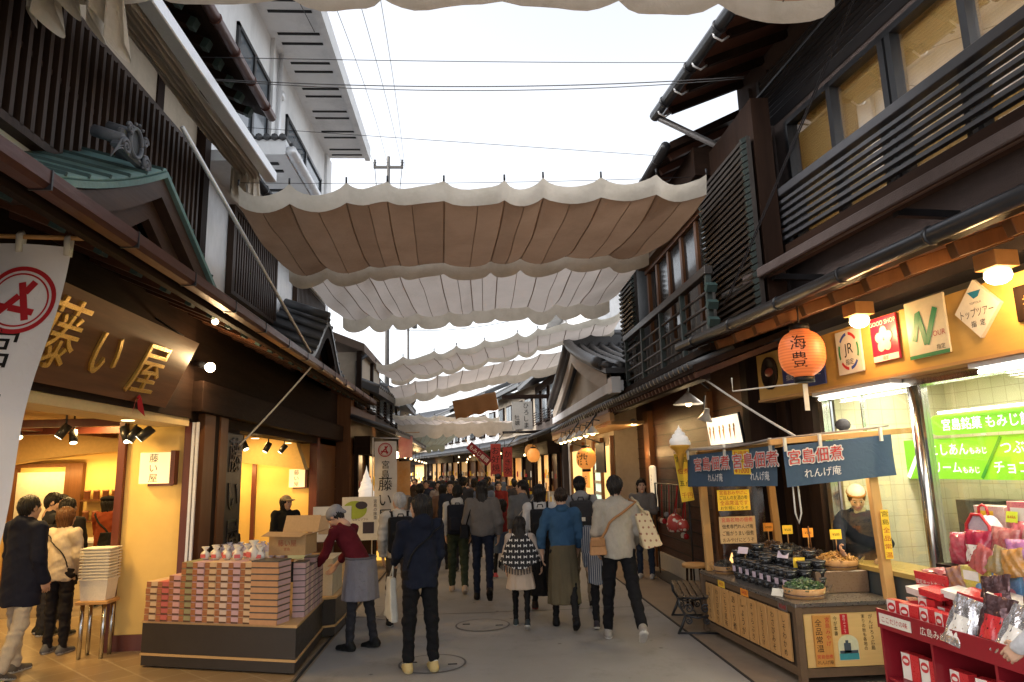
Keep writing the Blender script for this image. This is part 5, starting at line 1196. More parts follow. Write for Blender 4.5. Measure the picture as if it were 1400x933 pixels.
def sweets():
    global FR
    ang = math.atan2(-.54, 1.68); F = Matrix.Translation((-3.36, 7.60, 0)) @ Matrix.Rotation(ang, 4, 'Z')
    pl = NT('plaid_paper'); t = pl
    v = t.coord(); w1 = t.n('ShaderNodeTexWave', bands_direction='X', i_Scale=22); w2 = t.n('ShaderNodeTexWave', bands_direction='Z', i_Scale=22)
    t.l(v, w1.inputs['Vector']); t.l(v, w2.inputs['Vector'])
    c = t.mix(w1.outputs['Fac'], (.30, .10, .035), (.55, .24, .08)); c = t.mix(t.ramp(w2.outputs['Fac'], [(.45, 0.), (.55, .6)]), c, (.14, .03, .02)); t.l(c, t.b.inputs['Base Color']); t.b.inputs['Roughness'].default_value = .6
    plaid = pl.m
    faces = [flat('sweets_'+n, c, .55) for n, c in (('cream', (.66, .46, .28)), ('red', (.55, .14, .12)), ('pink', (.64, .36, .34)), ('green', (.33, .30, .16)), ('lilac', (.60, .39, .42)), ('pale', (.68, .52, .42)))]
    names = ['cream', 'red', 'pink', 'olive', 'lilac', 'pale']; dkm = flat('box_base', (.12, .06, .035), .6)
    w, h, d = .135, .064, .19
    def proto(k):
        m = MB(); a = w*.40
        m.box(-w/2, w/2, 0, d, .0, h-.003, 0)
        m.box(-w/2, -w/2+a, -.002, -.0005, .004, h-.006, 1)
        # cut paper flap: a trapezoid on the front face
        m.add([(-w/2+a+.004, -.003, .018), (w/2-.003, -.003, .018), (w/2-.014, -.003, h-.006), (-w/2+a+.014, -.003, h-.006)], [(0, 1, 2, 3)], 0)
        m.box(-w/2+a+.002, w/2-.002, -.0022, -.0006, .002, .017, 2)
        return m.build('sweets_box', [faces[k], plaid, dkm], frame=F)
    protos = {}
    hs = [6, 6, 7, 9, 9, 9, 9, 9, 9, 9]; col = [0, 1, 2, 3, 4, 0, 5, 4, 0, 4]; stacks = ['first', 'second', 'third', 'fourth', 'fifth', 'sixth', 'seventh', 'eighth', 'ninth', 'tenth']
    rnd = random.Random(4)
    for row in range(2):
        for i in range(10):
            for lv in range(hs[i]):
                k = col[i]; mloc = F @ Matrix.Translation((.04+w/2+i*(w+.0015)+rnd.uniform(-.001, .001), .035+row*(d+.012)+rnd.uniform(-.004, .004), .4535+lv*h)) @ Matrix.Rotation(rnd.uniform(-.02, .02), 4, 'Z')
                if k not in protos: protos[k] = o = proto(k)
                else: o = protos[k].copy(); COL.objects.link(o)
                o.matrix_world = mloc
                tag(o, '%s sweets box, %s from the bottom, %s stack from the left, %s row' % (names[k], ORD[lv], ORD[i], ('front', 'back')[row]), 'box', 'stacked small sweets boxes on the display stand')
    # flat wide boxes at the corner
    bx = [flat('wide_orange', (.56, .30, .15), .5), flat('wide_grey', (.10, .09, .08), .6), flat('wide_lilac', (.52, .34, .33), .5)]
    o0 = None
    for lv in range(10):
        if not o0:
            m = MB(); m.box(0, .30, 0, .22, 0, .047, 0).box(-.001, .301, -.002, .222, .047, .0585, 1); m.box(.3005, .302, .01, .21, .004, .045, 2); o = o0 = m.build('wide_box', bx)
        else: o = o0.copy(); COL.objects.link(o)
        o.matrix_world = F @ Matrix.Translation((1.415, .04, .4535+lv*.0595)) @ Matrix.Rotation(.0+.015*((lv*7) % 3-1), 4, 'Z')
        tag(o, 'flat orange gift box, %s from the bottom at the stand corner' % ORD[lv], 'box', 'flat orange gift boxes stacked at the corner')
    # small stacks along the street side
    o0 = None; k = 0
    for i, (y, n) in enumerate(((7.50, 9), (7.72, 8), (7.94, 9), (8.16, 8))):
        for lv in range(n):
            if not o0: m = MB(); m.box(-.12, .0, 0, .19, 0, .05, 0).box(-.121, .001, -.001, .191, .05, .059, 1).box(.0005, .0015, .05, .14, .004, .048, 2); o = o0 = m.build('gift_box', [bx[2], bx[1], faces[5]])
            else: o = o0.copy(); COL.objects.link(o)
            o.matrix_world = Matrix.Translation((-1.775, y, .4535+lv*.0595)); tag(o, 'lilac gift box, %s from the bottom, %s stack along the street side of the stand' % (ORD[lv], ORD[i]), 'box', 'lilac gift boxes along the side of the stand')
    # pale tall cartons on the rear block
    o0 = None
    for i in range(6):
        if not o0: o = o0 = MB().box(-.22, 0, 0, .14, 0, .42).build('tall_carton', pm('carton_pale', (.50, .45, .36), (.42, .37, .29), 5, .6, .04), bevel=.003)
        else: o = o0.copy(); COL.objects.link(o)
        o.matrix_world = Matrix.Translation((-1.78-(i//4)*.24, 8.66+(i % 4)*.16, .4535)); tag(o, 'pale tall carton on the rear block, %s' % ('number '[:0]+ORD[i % 4]+' from the camera, '+('outer row', 'inner row')[i//4]), 'carton', 'pale tall cartons on the rear block')
    # price cards along the front edge
    o0 = None
    for i, u in enumerate((.10, .30, .47, .86, 1.25)):
        if not o0: o = o0 = MB().add([(0, 0, 0), (.09, 0, 0), (.09, .03, .045), (0, .03, .045), (0, .034, .044), (.09, .034, .044), (.09, .05, 0), (0, .05, 0)], [(0, 1, 2, 3), (3, 2, 5, 4), (4, 5, 6, 7), (0, 3, 4, 7), (1, 6, 5, 2), (0, 7, 6, 1)]).build('price_card', M['paper'], frame=F)
        else: o = o0.copy(); COL.objects.link(o)
        o.matrix_world = F @ Matrix.Translation((u, -.025, .4535)); tag(o, 'white tent price card on the stand edge, %s from the left' % ORD[i], 'price card', 'white price cards on the stand edge')
    # pouches on top
    o0 = None; rnd = random.Random(9); pm_ = [flat('pouch_white', (.7, .66, .6), .35), flat('pouch_red', (.6, .12, .12), .4)]
    for i in range(11):
        if not o0:
            m = MB(); m.lathe([(.035, 0), (.052, .03), (.05, .06), (.02, .085), (.012, .09), (.045, .125), (.04, .128), (.0, .1)], (0, 0, 0), 12, sy=.7); m.box(-.03, .03, -.037, -.034, .02, .055, 1); o = o0 = m.build('pouch', pm_)
        else: o = o0.copy(); COL.objects.link(o)
        sc = 1.5 if i == 4 else 1.0; r_, c_ = divmod(i, 6)
        o.matrix_world = F @ Matrix.Translation((.58+c_*.13+(.05 if i == 4 else 0), .10+r_*.16+.02, .4535+9*h+.002)) @ Matrix.Rotation(rnd.uniform(-.5, .5), 4, 'Z') @ Matrix.Scale(sc, 4)
        tag(o, 'larger pointed white pouch standing on the sweets boxes' if i == 4 else 'white cloth pouch on top of the sweets boxes, %s of the %s row' % (ORD[c_], ('front', 'back')[r_]), 'pouch', None if i == 4 else 'white pouches on the sweets boxes')
    # bagged sweets behind, on a raised shelf
    T = thing('raised_shelf', 'raised wooden shelf behind the sweets boxes carrying lilac bags', 'shelf', (-2.6, 8.8, .45))
    MB().box(-3.1, -1.95, 8.72, 9.3, .84, .87).build('board', M['wood_light_x'], T)
    for x in (-3.08, -1.99): MB().box(x, x+.03, 8.74, 9.28, .4535, .838).build('side_panel', M['wood_dark'], T)
    o0 = None
    for i in range(16):
        if not o0:
            m = MB(); m.lathe([(.05, 0), (.06, .02), (.058, .12), (.045, .15), (.02, .165), (.04, .19), (0, .18)], (0, 0, 0), 10, sy=.6); m.box(-.03, .03, -.04, -.035, .03, .09, 1); o = o0 = m.build('candy_bag', [pm('candy_lilac', (.45, .42, .55), (.6, .55, .62), 30, .25, .2), M['paper']])
        else: o = o0.copy(); COL.objects.link(o)
        r_, c_ = divmod(i, 8); o.matrix_world = Matrix.Translation((-3.02+c_*.135, 8.80+r_*.2, .8715)) @ Matrix.Rotation(rnd.uniform(-.4, .4), 4, 'Z'); tag(o, 'lilac candy bag on the raised shelf, %s from the left, %s row' % (ORD[c_], ('front', 'back')[r_]), 'bag', 'lilac candy bags on the raised shelf')
    tag(MB().obox((-2.12, 8.68, .94), (.20, .012, .13), rotm(-.25, 0, 0)).build('green_sign_card', [flat('card_green', (.55, .62, .42), .6)]), 'pale green card standing in front of the lilac bags', 'card')
    # open cardboard box
    T = thing('cardboard_box', 'open brown cardboard box resting on the corner stacks of the stand', 'box', (-1.85, 7.6, 1.05))
    R = Matrix.Translation((-1.90, 7.62, 1.052)) @ Matrix.Rotation(-.2, 4, 'Z'); FRs = R
    b = lambda m: m
    MB().box(-.20, .20, -.14, -.135, 0, .20).box(-.20, .20, .135, .14, 0, .20).box(-.20, -.195, -.134, .134, 0, .20).box(.195, .20, -.134, .134, 0, .20).box(-.194, .194, -.134, .134, 0, .005).build('carton', M['cardboard'], T, frame=R)
    for (c, s, rr) in (((0, .20, .29), (.40, .004, .19), rotm(-.45, 0, 0)), ((0, -.215, .215), (.42, .16, .004), rotm(.2, .03, 0)), ((.29, 0, .225), (.19, .27, .004), rotm(0, -.25, 0))): MB().obox(c, s, rr).build('flap', M['cardboard'], T, frame=R)
    MB().text('藤い屋', (0, -.142, .12), (1, 0, 0), (0, 0, 1), .07).text('宮島', (0, -.142, .06), (1, 0, 0), (0, 0, 1), .035).build('print', flat('print_red', (.35, .08, .04), .7), T, frame=R)
sweets()
def left_small():
    T = thing('wall_shelf', 'wooden wall shelf with pale sweets tins behind the counter in the left shop', 'shelf', (-6.3, 12.6, 1.2))
    for z in (1.15, 1.5): MB().box(-6.75, -5.75, 12.45, 12.69, z, z+.03).build('board', M['wood_mid'], T)
    o0 = None
    for i in range(12):
        if not o0: o = o0 = MB().lathe([(0, 0), (.05, 0), (.05, .13), (.053, .13), (.053, .16), (0, .165)], (0, 0, 0), 12).build('tin', flat('tin_red', (.45, .2, .1), .4))
        else: o = o0.copy(); COL.objects.link(o)
        o.matrix_world = Matrix.Translation((-6.68+.155*(i % 6), 12.57, 1.181+.35*(i//6))); tag(o, 'reddish sweets tin on the %s board of the wall shelf, %s from the left' % (('lower', 'upper')[i//6], ORD[i % 6]), 'tin', 'sweets tins on the wall shelf')
    # stool with trays
    T = thing('stool', 'low wooden stool with round steel legs beside the yellow wall panel', 'stool', (-4.1, 8.15, 0))
    MB().box(-4.26, -3.92, 7.95, 8.22, .555, .59).build('seat', M['wood_light_x'], T, bevel=.005)
    for x in (-4.2, -3.97):
        for y in (8.0, 8.17): MB().tube([(x, y, .003), (x, y, .553)], .022, 10).build('leg', M['steel'], T)
    o0 = None; w = pm('tray_white', (.72, .66, .55), (.66, .6, .5), 8, .5, .03)
    T0 = None
    for i in range(11):
        z = .592+(.0 if i == 0 else .225+.032*(i-1)); hh = .225 if i == 0 else .032
        if i < 2:
            m = MB(); m.add([(-.13, -.10, 0), (.13, -.10, 0), (.13, .10, 0), (-.13, .10, 0), (-.15, -.115, hh), (.15, -.115, hh), (.15, .115, hh), (-.15, .115, hh)], [(0, 3, 2, 1), (4, 5, 6, 7), (0, 1, 5, 4), (1, 2, 6, 5), (2, 3, 7, 6), (3, 0, 4, 7)])
            m.box(-.16, .16, -.125, -.1151, hh-.012, hh).box(-.16, .16, .1151, .125, hh-.012, hh).box(-.16, -.1501, -.115, .115, hh-.012, hh).box(.1501, .16, -.115, .115, hh-.012, hh); o = m.build('tray', w); o0 = o
        else: o = o0.copy(); COL.objects.link(o)
        o.matrix_world = Matrix.Translation((-4.09, 8.08, z+.001)) @ Matrix.Rotation(.01*((i*5) % 3-1), 4, 'Z')
        tag(o, 'deep white basket at the bottom of the stack on the stool' if i == 0 else 'white tray, %s above the deep basket in the stack on the stool' % ORD[i-1], 'tray', None if i == 0 else 'white trays stacked on the stool')
    # menu board on a stand
    T = thing('menu_board', 'white menu board with a green ice cream picture on a thin stand', 'sign', (-2.05, 13, 0))
    MB().box(-2.38, -1.70, 12.98, 13.02, .66, 1.43).build('board', flat('menu_white', (.72, .70, .64), .5), T)
    MB().tube([(-2.05, 13.03, .01), (-2.05, 13.03, .7)], .02, 8).lathe([(0, 0), (.18, 0), (.17, .03), (0, .04)], (-2.05, 13.03, .004), 14).build('stand', M['steel'], T)
    MB().prism([(-.20+.4*math.cos(a)*.55+.1, .36*math.sin(a)*.45) for a in [2*PI*i/20 for i in range(20)]], (-2.05, 12.978, 1.20), (1, 0, 0), (0, 0, 1), .002).build('picture', flat('menu_green', (.36, .46, .07), .5), T)
    MB().prism([(.11*math.cos(a), .07*math.sin(a)) for a in [2*PI*i/14 for i in range(14)]], (-2.03, 12.975, 1.28), (1, 0, 0), (0, 0, 1), .002).box(-2.0, -1.8, 12.974, 12.978, .78, .98).build('picture', flat('menu_dark', (.06, .05, .07), .5), T)
    MB().box(-2.3, -2.12, 12.974, 12.978, .76, .96).build('picture', flat('menu_tan', (.4, .28, .14), .5), T)
    MB().text('宮島の抹茶', (-1.78, 12.976, 1.2), (1, 0, 0), (0, 0, 1), .07, vert=True).text('もみじソフト', (-2.05, 12.976, 1.03), (1, 0, 0), (0, 0, 1), .05).build('lettering', M['ink'], T)
    # soft serve statue
    soft_serve((-2.13, 14.2, 1.36), .17, .62, 'white soft serve ice cream figure on a pedestal beside the crest banner', cone=False)
    T = thing('pedestal', 'dark pedestal under the white soft serve figure', 'pedestal', (-2.13, 14.2, 0)); MB().box(-2.32, -1.94, 14.02, 14.4, 0.003, 1.3).build('body', M['wood_dark'], T); MB().box(-2.36, -1.9, 13.98, 14.44, 1.302, 1.35).build('top', M['wood_mid'], T)
    # small white notice behind the staff
    T = thing('notice', 'small white notice on a post beside the shop assistant in red', 'sign', (-1.85, 9.9, 0)); MB().box(-2.2, -1.68, 9.85, 9.87, .95, 1.42).build('board', M['paper'], T); MB().box(-1.98, -1.92, 9.875, 9.9, .01, 1.0).build('post', M['steel'], T)
    MB().text('もみじ', (-1.86, 9.846, 1.22), (1, 0, 0), (0, 0, 1), .09, vert=True).build('lettering', M['ink'], T); MB().box(-2.12, -1.98, 9.845, 9.849, 1.05, 1.3).build('picture', flat('note_tan', (.5, .35, .2), .6), T)
    # tall white banner with crest
    T = thing('banner', 'tall narrow white banner with red crest by the white ice cream figure', 'banner', (-1.7, 14, 0))
    f = lambda u, v: Vector((-1.95+.44*u+.03*math.sin(v*5)*v, 14+.03*math.sin(u*6+v*4), 2.47-1.75*v))
    MB().grid(f, 10, 30).build('cloth', cloth('banner_white2', (.72, .70, .66), .25), T)
    crest(MB(), (-1.73, 13.955, 2.30), (1, 0, 0), (0, 0, 1), .14).build('crest', M['red'], T)
    MB().text('宮島', (-1.72, 13.955, 1.92), (1, 0, 0), (0, 0, 1), .17, vert=True).text('藤い屋', (-1.72, 13.95, 1.33), (1, 0, 0), (0, 0, 1), .29, vert=True).build('lettering', M['ink'], T)
    MB().tube([(-1.98, 14.02, 0), (-1.98, 14.02, 2.55), (-1.45, 14.02, 2.52)], .012, 6).build('pole', M['white_paint'], T)
    T = tag(MB().lathe([(.15, 0), (.24, .12), (.26, .35), (.24, .58), (.15, .7), (0, .7)], (-1.85, 15.0, .25), 16).build('straw_barrel', pm('barrel_red_gold', (.42, .10, .03), (.55, .36, .1), 3.5, .6, .2)), 'red and gold straw barrel beneath the tall crest banner', 'barrel')
    T = thing('lit_box', 'low glowing yellow box on the ground behind the crest banner', 'lamp box', (-1.9, 15.5, 0)); MB().box(-2.3, -1.65, 15.3, 15.6, .02, .22).build('panel', emit('lit_yellow', (1, .62, .12), .9), T); MB().box(-2.33, -1.62, 15.29, 15.62, .22, .25).build('lid', M['wood_dark'], T)
    T = thing('pink_flag', 'pale pink hanging flag just right of the crest banner', 'flag', (-1.9, 20, 2)); MB().grid(lambda u, v: Vector((-2.1+.4*u, 20.0+.03*math.sin(5*u), 2.85-.6*v)), 6, 6).build('cloth', cloth('pink', (.36, .16, .18)), T); MB().tube([(-2.3, 20.02, 2.96), (-1.5, 20.02, 2.96)], .012, 6).build('rod', M['wood_light'], T)
    T = thing('orange_banner', 'orange and cream vertical banner behind the tall crest banner', 'banner', (-1.9, 16.5, 0)); MB().grid(lambda u, v: Vector((-1.95+.5*u, 16.5+.05*math.sin(5*u), 2.1-1.7*v)), 6, 10).build('cloth', pm('orange_cloth', (.62, .30, .09), (.68, .5, .3), 2.5, .8, .1), T); MB().tube([(-1.97, 16.52, .0), (-1.97, 16.52, 2.15)], .012, 6).build('pole', M['white_paint'], T)
def soft_serve(loc, r, h, lab, cone=True, group=None):
    T = thing('soft_serve_sign', lab, 'ice cream sign', loc, 0, group); x, y, z = loc
    z0 = z+h*.52 if cone else z
    hh = h*.48 if cone else h; m = MB(); n = 150; turns = 3.4; pts = []; rad = []
    for i in range(n+1):
        t = i/n; a = 2*PI*turns*t; R = r*.62*(1-t)**.85; pts.append((x+R*math.cos(a), y+R*math.sin(a), z0+hh*(.12+.78*t))); rad.append(max(.004, r*.42*(1-t)**.7+.004))
    m.tube(pts, rad, 10); m.lathe([(0, 0), (r*.9, .02*h), (r*.8, hh*.3), (r*.45, hh*.6), (r*.1, hh*.9), (0, hh*.98)], (x, y, z0), 14)
    m.lathe([(0, hh*.85), (r*.12, hh*.86), (r*.05, hh*.97), (0, hh*1.05)], (x, y, z0), 8)
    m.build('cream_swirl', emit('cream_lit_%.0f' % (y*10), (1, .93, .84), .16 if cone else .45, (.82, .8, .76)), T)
    if cone: MB().lathe([(0, 0), (r*.16, .0), (r*.28, h*.28), (r*.55, h*.42), (r*.92, h*.50), (r*.95, h*.545), (r*.7, h*.55), (0, h*.54)], loc, 18).build('wafer_cone', pm('wafer', (.62, .33, .05), (.5, .25, .03), 30, .5, .3), T)
    return T
left_small()
# ------------------------------------------------------------------ right side: food stall
def stall():
    T = thing('food_stall', 'wooden food stall with blue cloth valance and brush lettered planks on its counter', 'food stall', (3.05, 7.0, 0))
    A, Bc, C, D = (2.80, 6.10), (3.62, 6.10), (3.55, 8.08), (2.64, 8.08)        # counter corners: near left, near right, far right, far left
    fr = wood('stall_frame', (.10, .065, .04), (.14, .09, .055), 1, 9, .5, .15); yb = wood('stall_panel', (.62, .42, .17), (.55, .36, .13), 0, 5, .5, .08)
    up = Vector((0, 0, 1)); a = Vector((*A, 0)); b = Vector((*Bc, 0)); d = Vector((*D, 0)); c = Vector((*C, 0))
    MB().prism([A, Bc, C, D], (0, 0, .08), (1, 0, 0), (0, 1, 0), .50).build('counter_body', pm('counter_core', (.05, .035, .025), None, 5, .6, .05), T)
    MB().prism([(A[0]-.04, A[1]-.04), (Bc[0]+.04, Bc[1]-.04), (C[0]+.04, C[1]+.03), (D[0]-.04, D[1]+.03)], (0, 0, .635), (1, 0, 0), (0, 1, 0), .03).build('counter_top', M['steel_top'], T, bevel=.004)
    def rail(p, q, z, h, w, nm='rail'): MB().bar(p+up*z, q+up*z, w, h).build(nm, fr, T)
    off = Vector((-.012, -.012, 0))
    rail(d+off, a+off, .605, .055, .035); rail(a+off, b+off, .605, .055, .035); rail(d+off, a+off, .10, .07, .035); rail(a+off, b+off, .10, .07, .035)
    for p in (a+off*1.6, d+off+Vector((-.004, .0, 0)), b+Vector((0, -.014, 0))): MB().box(p.x-.03, p.x+.03, p.y-.03, p.y+.03, .02, .632).build('corner_post', fr, T)
    # planks with brush names on the street side (running from far to near)
    names = ['小魚ちりめん', 'わさびのり', 'こもち昆布', 'あさり煮', 'しょうが', 'きゃらぶき', 'しそきくらげ', 'わさびみそ', 'しそわかめ']
    e = (a-d); L = e.length; e.normalize(); n = e.cross(up)*-1; n = Vector((-abs(e.y), -e.x if e.y < 0 else e.x, 0)).normalized()
    n = Vector((-1, -.08, 0)).normalized()
    for i, w in enumerate(names):
        u0 = .10+i*(L-.2)/9; u1 = u0+(L-.2)/9-.022; uc = (u0+u1)/2; hh = (u1-u0)
        M_ = Matrix(((e.x, n.x, 0, 0), (e.y, n.y, 0, 0), (0, 0, 1, 0), (0, 0, 0, 1)))
        o = MB().obox(d+e*uc+n*.022+up*.355, (hh, .02, .40), M_).build('name_plank', M['wood_light'], T, bevel=.003)
        MB().text(w, d+e*uc+n*.0335+up*.355, e, up, min(.33/len(w), hh*.62), vert=True).build('lettering', M['ink'], o)
    # near end: pale board with writing
    MB().box(A[0]+.03, Bc[0]-.03, A[1]-.022, A[1]-.004, .14, .575).build('end_panel', yb, T)
    X, Z, yy = Vector((1, 0, 0)), Vector((0, 0, 1)), A[1]-.024
    P = MB().box(2.90, 3.06, yy-.016, yy, .15, .565).build('name_board', wood('orange_board', (.50, .24, .06), (.42, .19, .05), 2, 8, .5, .1), T)
    MB().text('全品常温', (2.945, yy-.0175, .40), X, Z, .065, vert=True).text('れんげ庵', (2.98, yy-.0175, .185), X, Z, .036).build('lettering', M['ink'], P)
    MB().text('宮島みやげ', (3.025, yy-.0175, .43), X, Z, .045, vert=True).text('宮島佃煮', (2.98, yy-.0175, .23), X, Z, .036).build('red_lettering', M['red'], P)
    MB().text('がんばろう広島', (3.42, yy-.001, .41), X, Z, .040, vert=True).text('実りの秋も各地の', (3.355, yy-.001, .41), X, Z, .035, vert=True).text('今が本番', (3.105, yy-.001, .47), X, Z, .038, vert=True).build('lettering', M['ink'], T)
    MB().box(3.15, 3.215, yy-.004, yy-.001, .40, .565).build('red_label', M['red'], T); MB().text('旅行ふっこう', (3.182, yy-.0055, .483), X, Z, .024, vert=True).build('label_lettering', M['paper'], T)
    q = [(-.09, -.11), (.09, -.11), (.09, .02)]+[(.09*math.cos(t), .02+.075*math.sin(t)) for t in [PI*i/10 for i in range(1, 10)]]+[(-.09, .02)]
    MB().prism(q, (3.20, yy-.0005, .30), X, Z, .002).build('picture', pm('pic_sky', (.60, .55, .30), (.45, .5, .4), 6, .5, 0), T)
    MB().box(3.115, 3.285, yy-.0045, yy-.003, .195, .245).build('picture_water', flat('pic_water', (.05, .25, .28), .5), T)
    MB().box(3.16, 3.22, yy-.006, yy-.0046, .25, .33).box(3.175, 3.20, yy-.006, yy-.0046, .33, .352).box(3.12, 3.28, yy-.006, yy-.0046, .246, .27).build('picture_tower', flat('pic_tower', (.06, .08, .10), .5), T)
    # price slips on the rail
    for (u, s, col) in ((.52, '600', 'yellow_paper'), (1.05, '400', 'orange_paper'), (1.78, '540', 'steel_top')):
        p = d+e*u+n*.03+up*.60; o = MB().obox(p, (.16, .004, .075), M_).build('price_slip', M[col], T); MB().text('¥'+s, p+n*.0035, e, up, .055).build('lettering', M['red'], o)
    # posts and roof
    for nm, p, q, w in (('post', (3.66, 6.10, .0), (3.60, 6.13, 2.08), .085), ('post', (2.70, 8.03, .668), (2.68, 8.03, 2.0), .085), ('post', (3.50, 7.95, .668), (3.45, 7.95, 2.06), .08)):
        MB().bar(p, q, w, w*.8, (0, 1, 0)).build(nm, M['stall_wood'], T, bevel=.005)
    MB().bar((2.66, 6.06, 2.045), (4.0, 6.04, 2.125), .05, .05).build('front_beam', M['stall_wood'], T, bevel=.004)
    MB().bar((2.68, 8.05, 1.98), (2.80, 6.06, 2.03), .045, .045).build('side_beam', M['stall_wood'], T)
    MB().bar((2.66, 8.05, 2.0), (3.6, 8.0, 2.1), .045, .045).build('back_beam', M['stall_wood'], T)
    MB().grid(lambda u, v: Vector((2.52+1.3*u+.14*v*(1-u), 8.16-2.06*v, 2.035+.10*u+.03*v-.035*math.sin(PI*v)*(1-.5*u))), 8, 10, th=.014, nrm=(0, 0, 1)).build('roof_sheet', pm('roof_grey', (.30, .26, .23), (.22, .19, .17), 2, .7, .1), T)
    # blue cloths
    bl = cloth('indigo_cloth', (.062, .098, .155), .12, (.05, .08, .12), 3, .4)
    wl = flat('cloth_white', (.72, .70, .68), .8); rd = flat('cloth_red', (.55, .06, .05), .8)
    def valance(p0, p1, drop, txt, label, off_, nt, split=None):
        p0, p1 = Vector(p0), Vector(p1); e_ = (p1-p0).normalized(); nn = Vector((e_.y, -e_.x, 0)).normalized(); L_ = (p1-p0).length
        f = lambda u, v: p0.lerp(p1, u)-up*(drop*v)+nn*(.018*math.sin(u*11+v*2)*v+.012)
        MB().grid(f, 30, 10).build('blue_cloth', bl, T)
        for (s, u0, sz, v0, mt, o_, bold) in txt:
            m = MB()
            if bold:
                for (dx, dz) in ((-.011, 0), (.011, 0), (0, .011), (0, -.011), (.008, .008), (-.008, -.008), (.008, -.008), (-.008, .008)): m.text(s, p0.lerp(p1, u0)-up*(drop*v0)+nn*.0335+e_*dx+up*dz, e_, up, sz, sx=bold)
                m.build('lettering_edge', wl, T); m = MB()
                m.text(s, p0.lerp(p1, u0)-up*(drop*v0)+nn*.0355, e_, up, sz, sx=bold).build('lettering', rd, T)
            else: m.text(s, p0.lerp(p1, u0)-up*(drop*v0)+nn*.0345, e_, up, sz).build('white_lettering', wl, T)
        m = MB()
        for u in nt: q = p0.lerp(p1, u)+nn*.02; m.box(q.x-.012, q.x+.012, q.y-.012, q.y+.012, q.z-.05, q.z+.07)
        each(m, 'tie', M['paper'], T)
    valance((2.76, 6.02, 2.01), (3.76, 6.0, 2.09), .36, [('宮島佃煮', .28, .135, .30, 0, 0, .95), ('れんげ庵', .33, .085, .72, 0, 0, 0)], '', 0, (.02, .34, .9))
    valance((2.55, 8.06, 1.97), (2.74, 6.10, 2.02), .36, [('宮島佃煮', .34, .15, .32, 0, 0, 1.5), ('宮島佃煮', .82, .15, .32, 0, 0, 1.5), ('れんげ庵', .38, .09, .74, 0, 0, 0), ('れんげ庵', .86, .09, .74, 0, 0, 0)], '', 0, (.02, .5, .97))
    # notices
    def sheet(lab, p, ux, w, h, col, lines, tilt=0):
        p, ux = Vector(p), Vector(ux).normalized(); nn = Vector((ux.y, -ux.x, 0)); S = thing('paper_notice', lab, 'notice', p)
        M2 = Matrix(((ux.x, nn.x, 0, 0), (ux.y, nn.y, 0, 0), (0, 0, 1, 0), (0, 0, 0, 1))) @ Matrix.Rotation(tilt, 4, 'Y')
        MB().obox(p, (w, .004, h), M2).build('paper', M[col], S)
        for k, (s, sz, ink) in enumerate(lines):
            z = h*.5-h*(k+.5)/len(lines); MB().text(s, p+nn*.0035+(M2.to_3x3() @ Vector((0, 0, z))), ux, M2.to_3x3() @ Vector((0, 0, 1)), sz, fit=w*.86).build('lettering', M[ink], S)
        return S
    sheet('yellow handwritten notice hanging inside the stall behind clear sheet', (2.86, 7.55, 1.47), (1, 0, 0), .36, .22, 'yellow_paper', [('宮島おみやげに', .05, 'red'), ('ごはんの友酒の肴', .05, 'ink'), ('全品常温です', .055, 'red'), ('お気軽にどうぞ', .04, 'ink')])
    sheet('brown cardboard handwritten notice under the yellow notice in the stall', (2.86, 7.5, 1.16), (1, 0, 0), .40, .28, 'cardboard', [('宮島名物の佃煮', .05, 'red'), ('佃煮専門れんげ庵', .05, 'ink'), ('ご飯がうまい佃煮', .055, 'ink'), ('おみやげにどうぞ', .05, 'ink')])
    sheet('long yellow notice strip hanging at the far corner of the stall', (2.50, 8.12, 1.72), (1, .25, 0), .17, .56, 'yellow_paper', [('宮島', .07, 'ink'), ('佃煮', .07, 'red'), ('五点', .07, 'ink'), ('千円', .07, 'red')], -.12)
    sheet('small yellow and red price notice pinned on the blue side cloth', (2.655, 6.72, 1.88), (.1, -1, 0), .34, .24, 'yellow_paper', [('お徳用', .06, 'red'), ('五点千円', .06, 'ink'), ('¥1000', .07, 'red')])
    sheet('narrow yellow strip notice on the near post of the stall', (3.645, 6.05, 1.22), (1, 0, 0), .07, .42, 'yellow_paper', [('宮', .05, 'ink'), ('島', .05, 'ink'), ('全', .05, 'red'), ('品', .05, 'red'), ('常', .05, 'red'), ('温', .05, 'red')])
    S = thing('clear_sheet', 'clear plastic sheet hanging around the notices in the stall', 'plastic sheet', (2.9, 7.6, 1)); MB().grid(lambda u, v: Vector((2.72+.5*u, 7.62+.02*math.sin(u*9+v*4), 1.95-1.2*v)), 10, 10).build('film', glass('clear_film', (.95, .95, .93), .8, .12, .04), S)
    return T
M['steel_top'] = pm('steel_top', (.32, .29, .26), (.24, .22, .2), 6, .3, .03, metal=.75, fine=.08)
M['stall_wood'] = wood('stall_post_wood', (.50, .27, .09), (.58, .34, .13), 2, 9, .5, .12)
M['orange_paper'] = flat('orange_paper', (.8, .3, .04), .7)
stall()
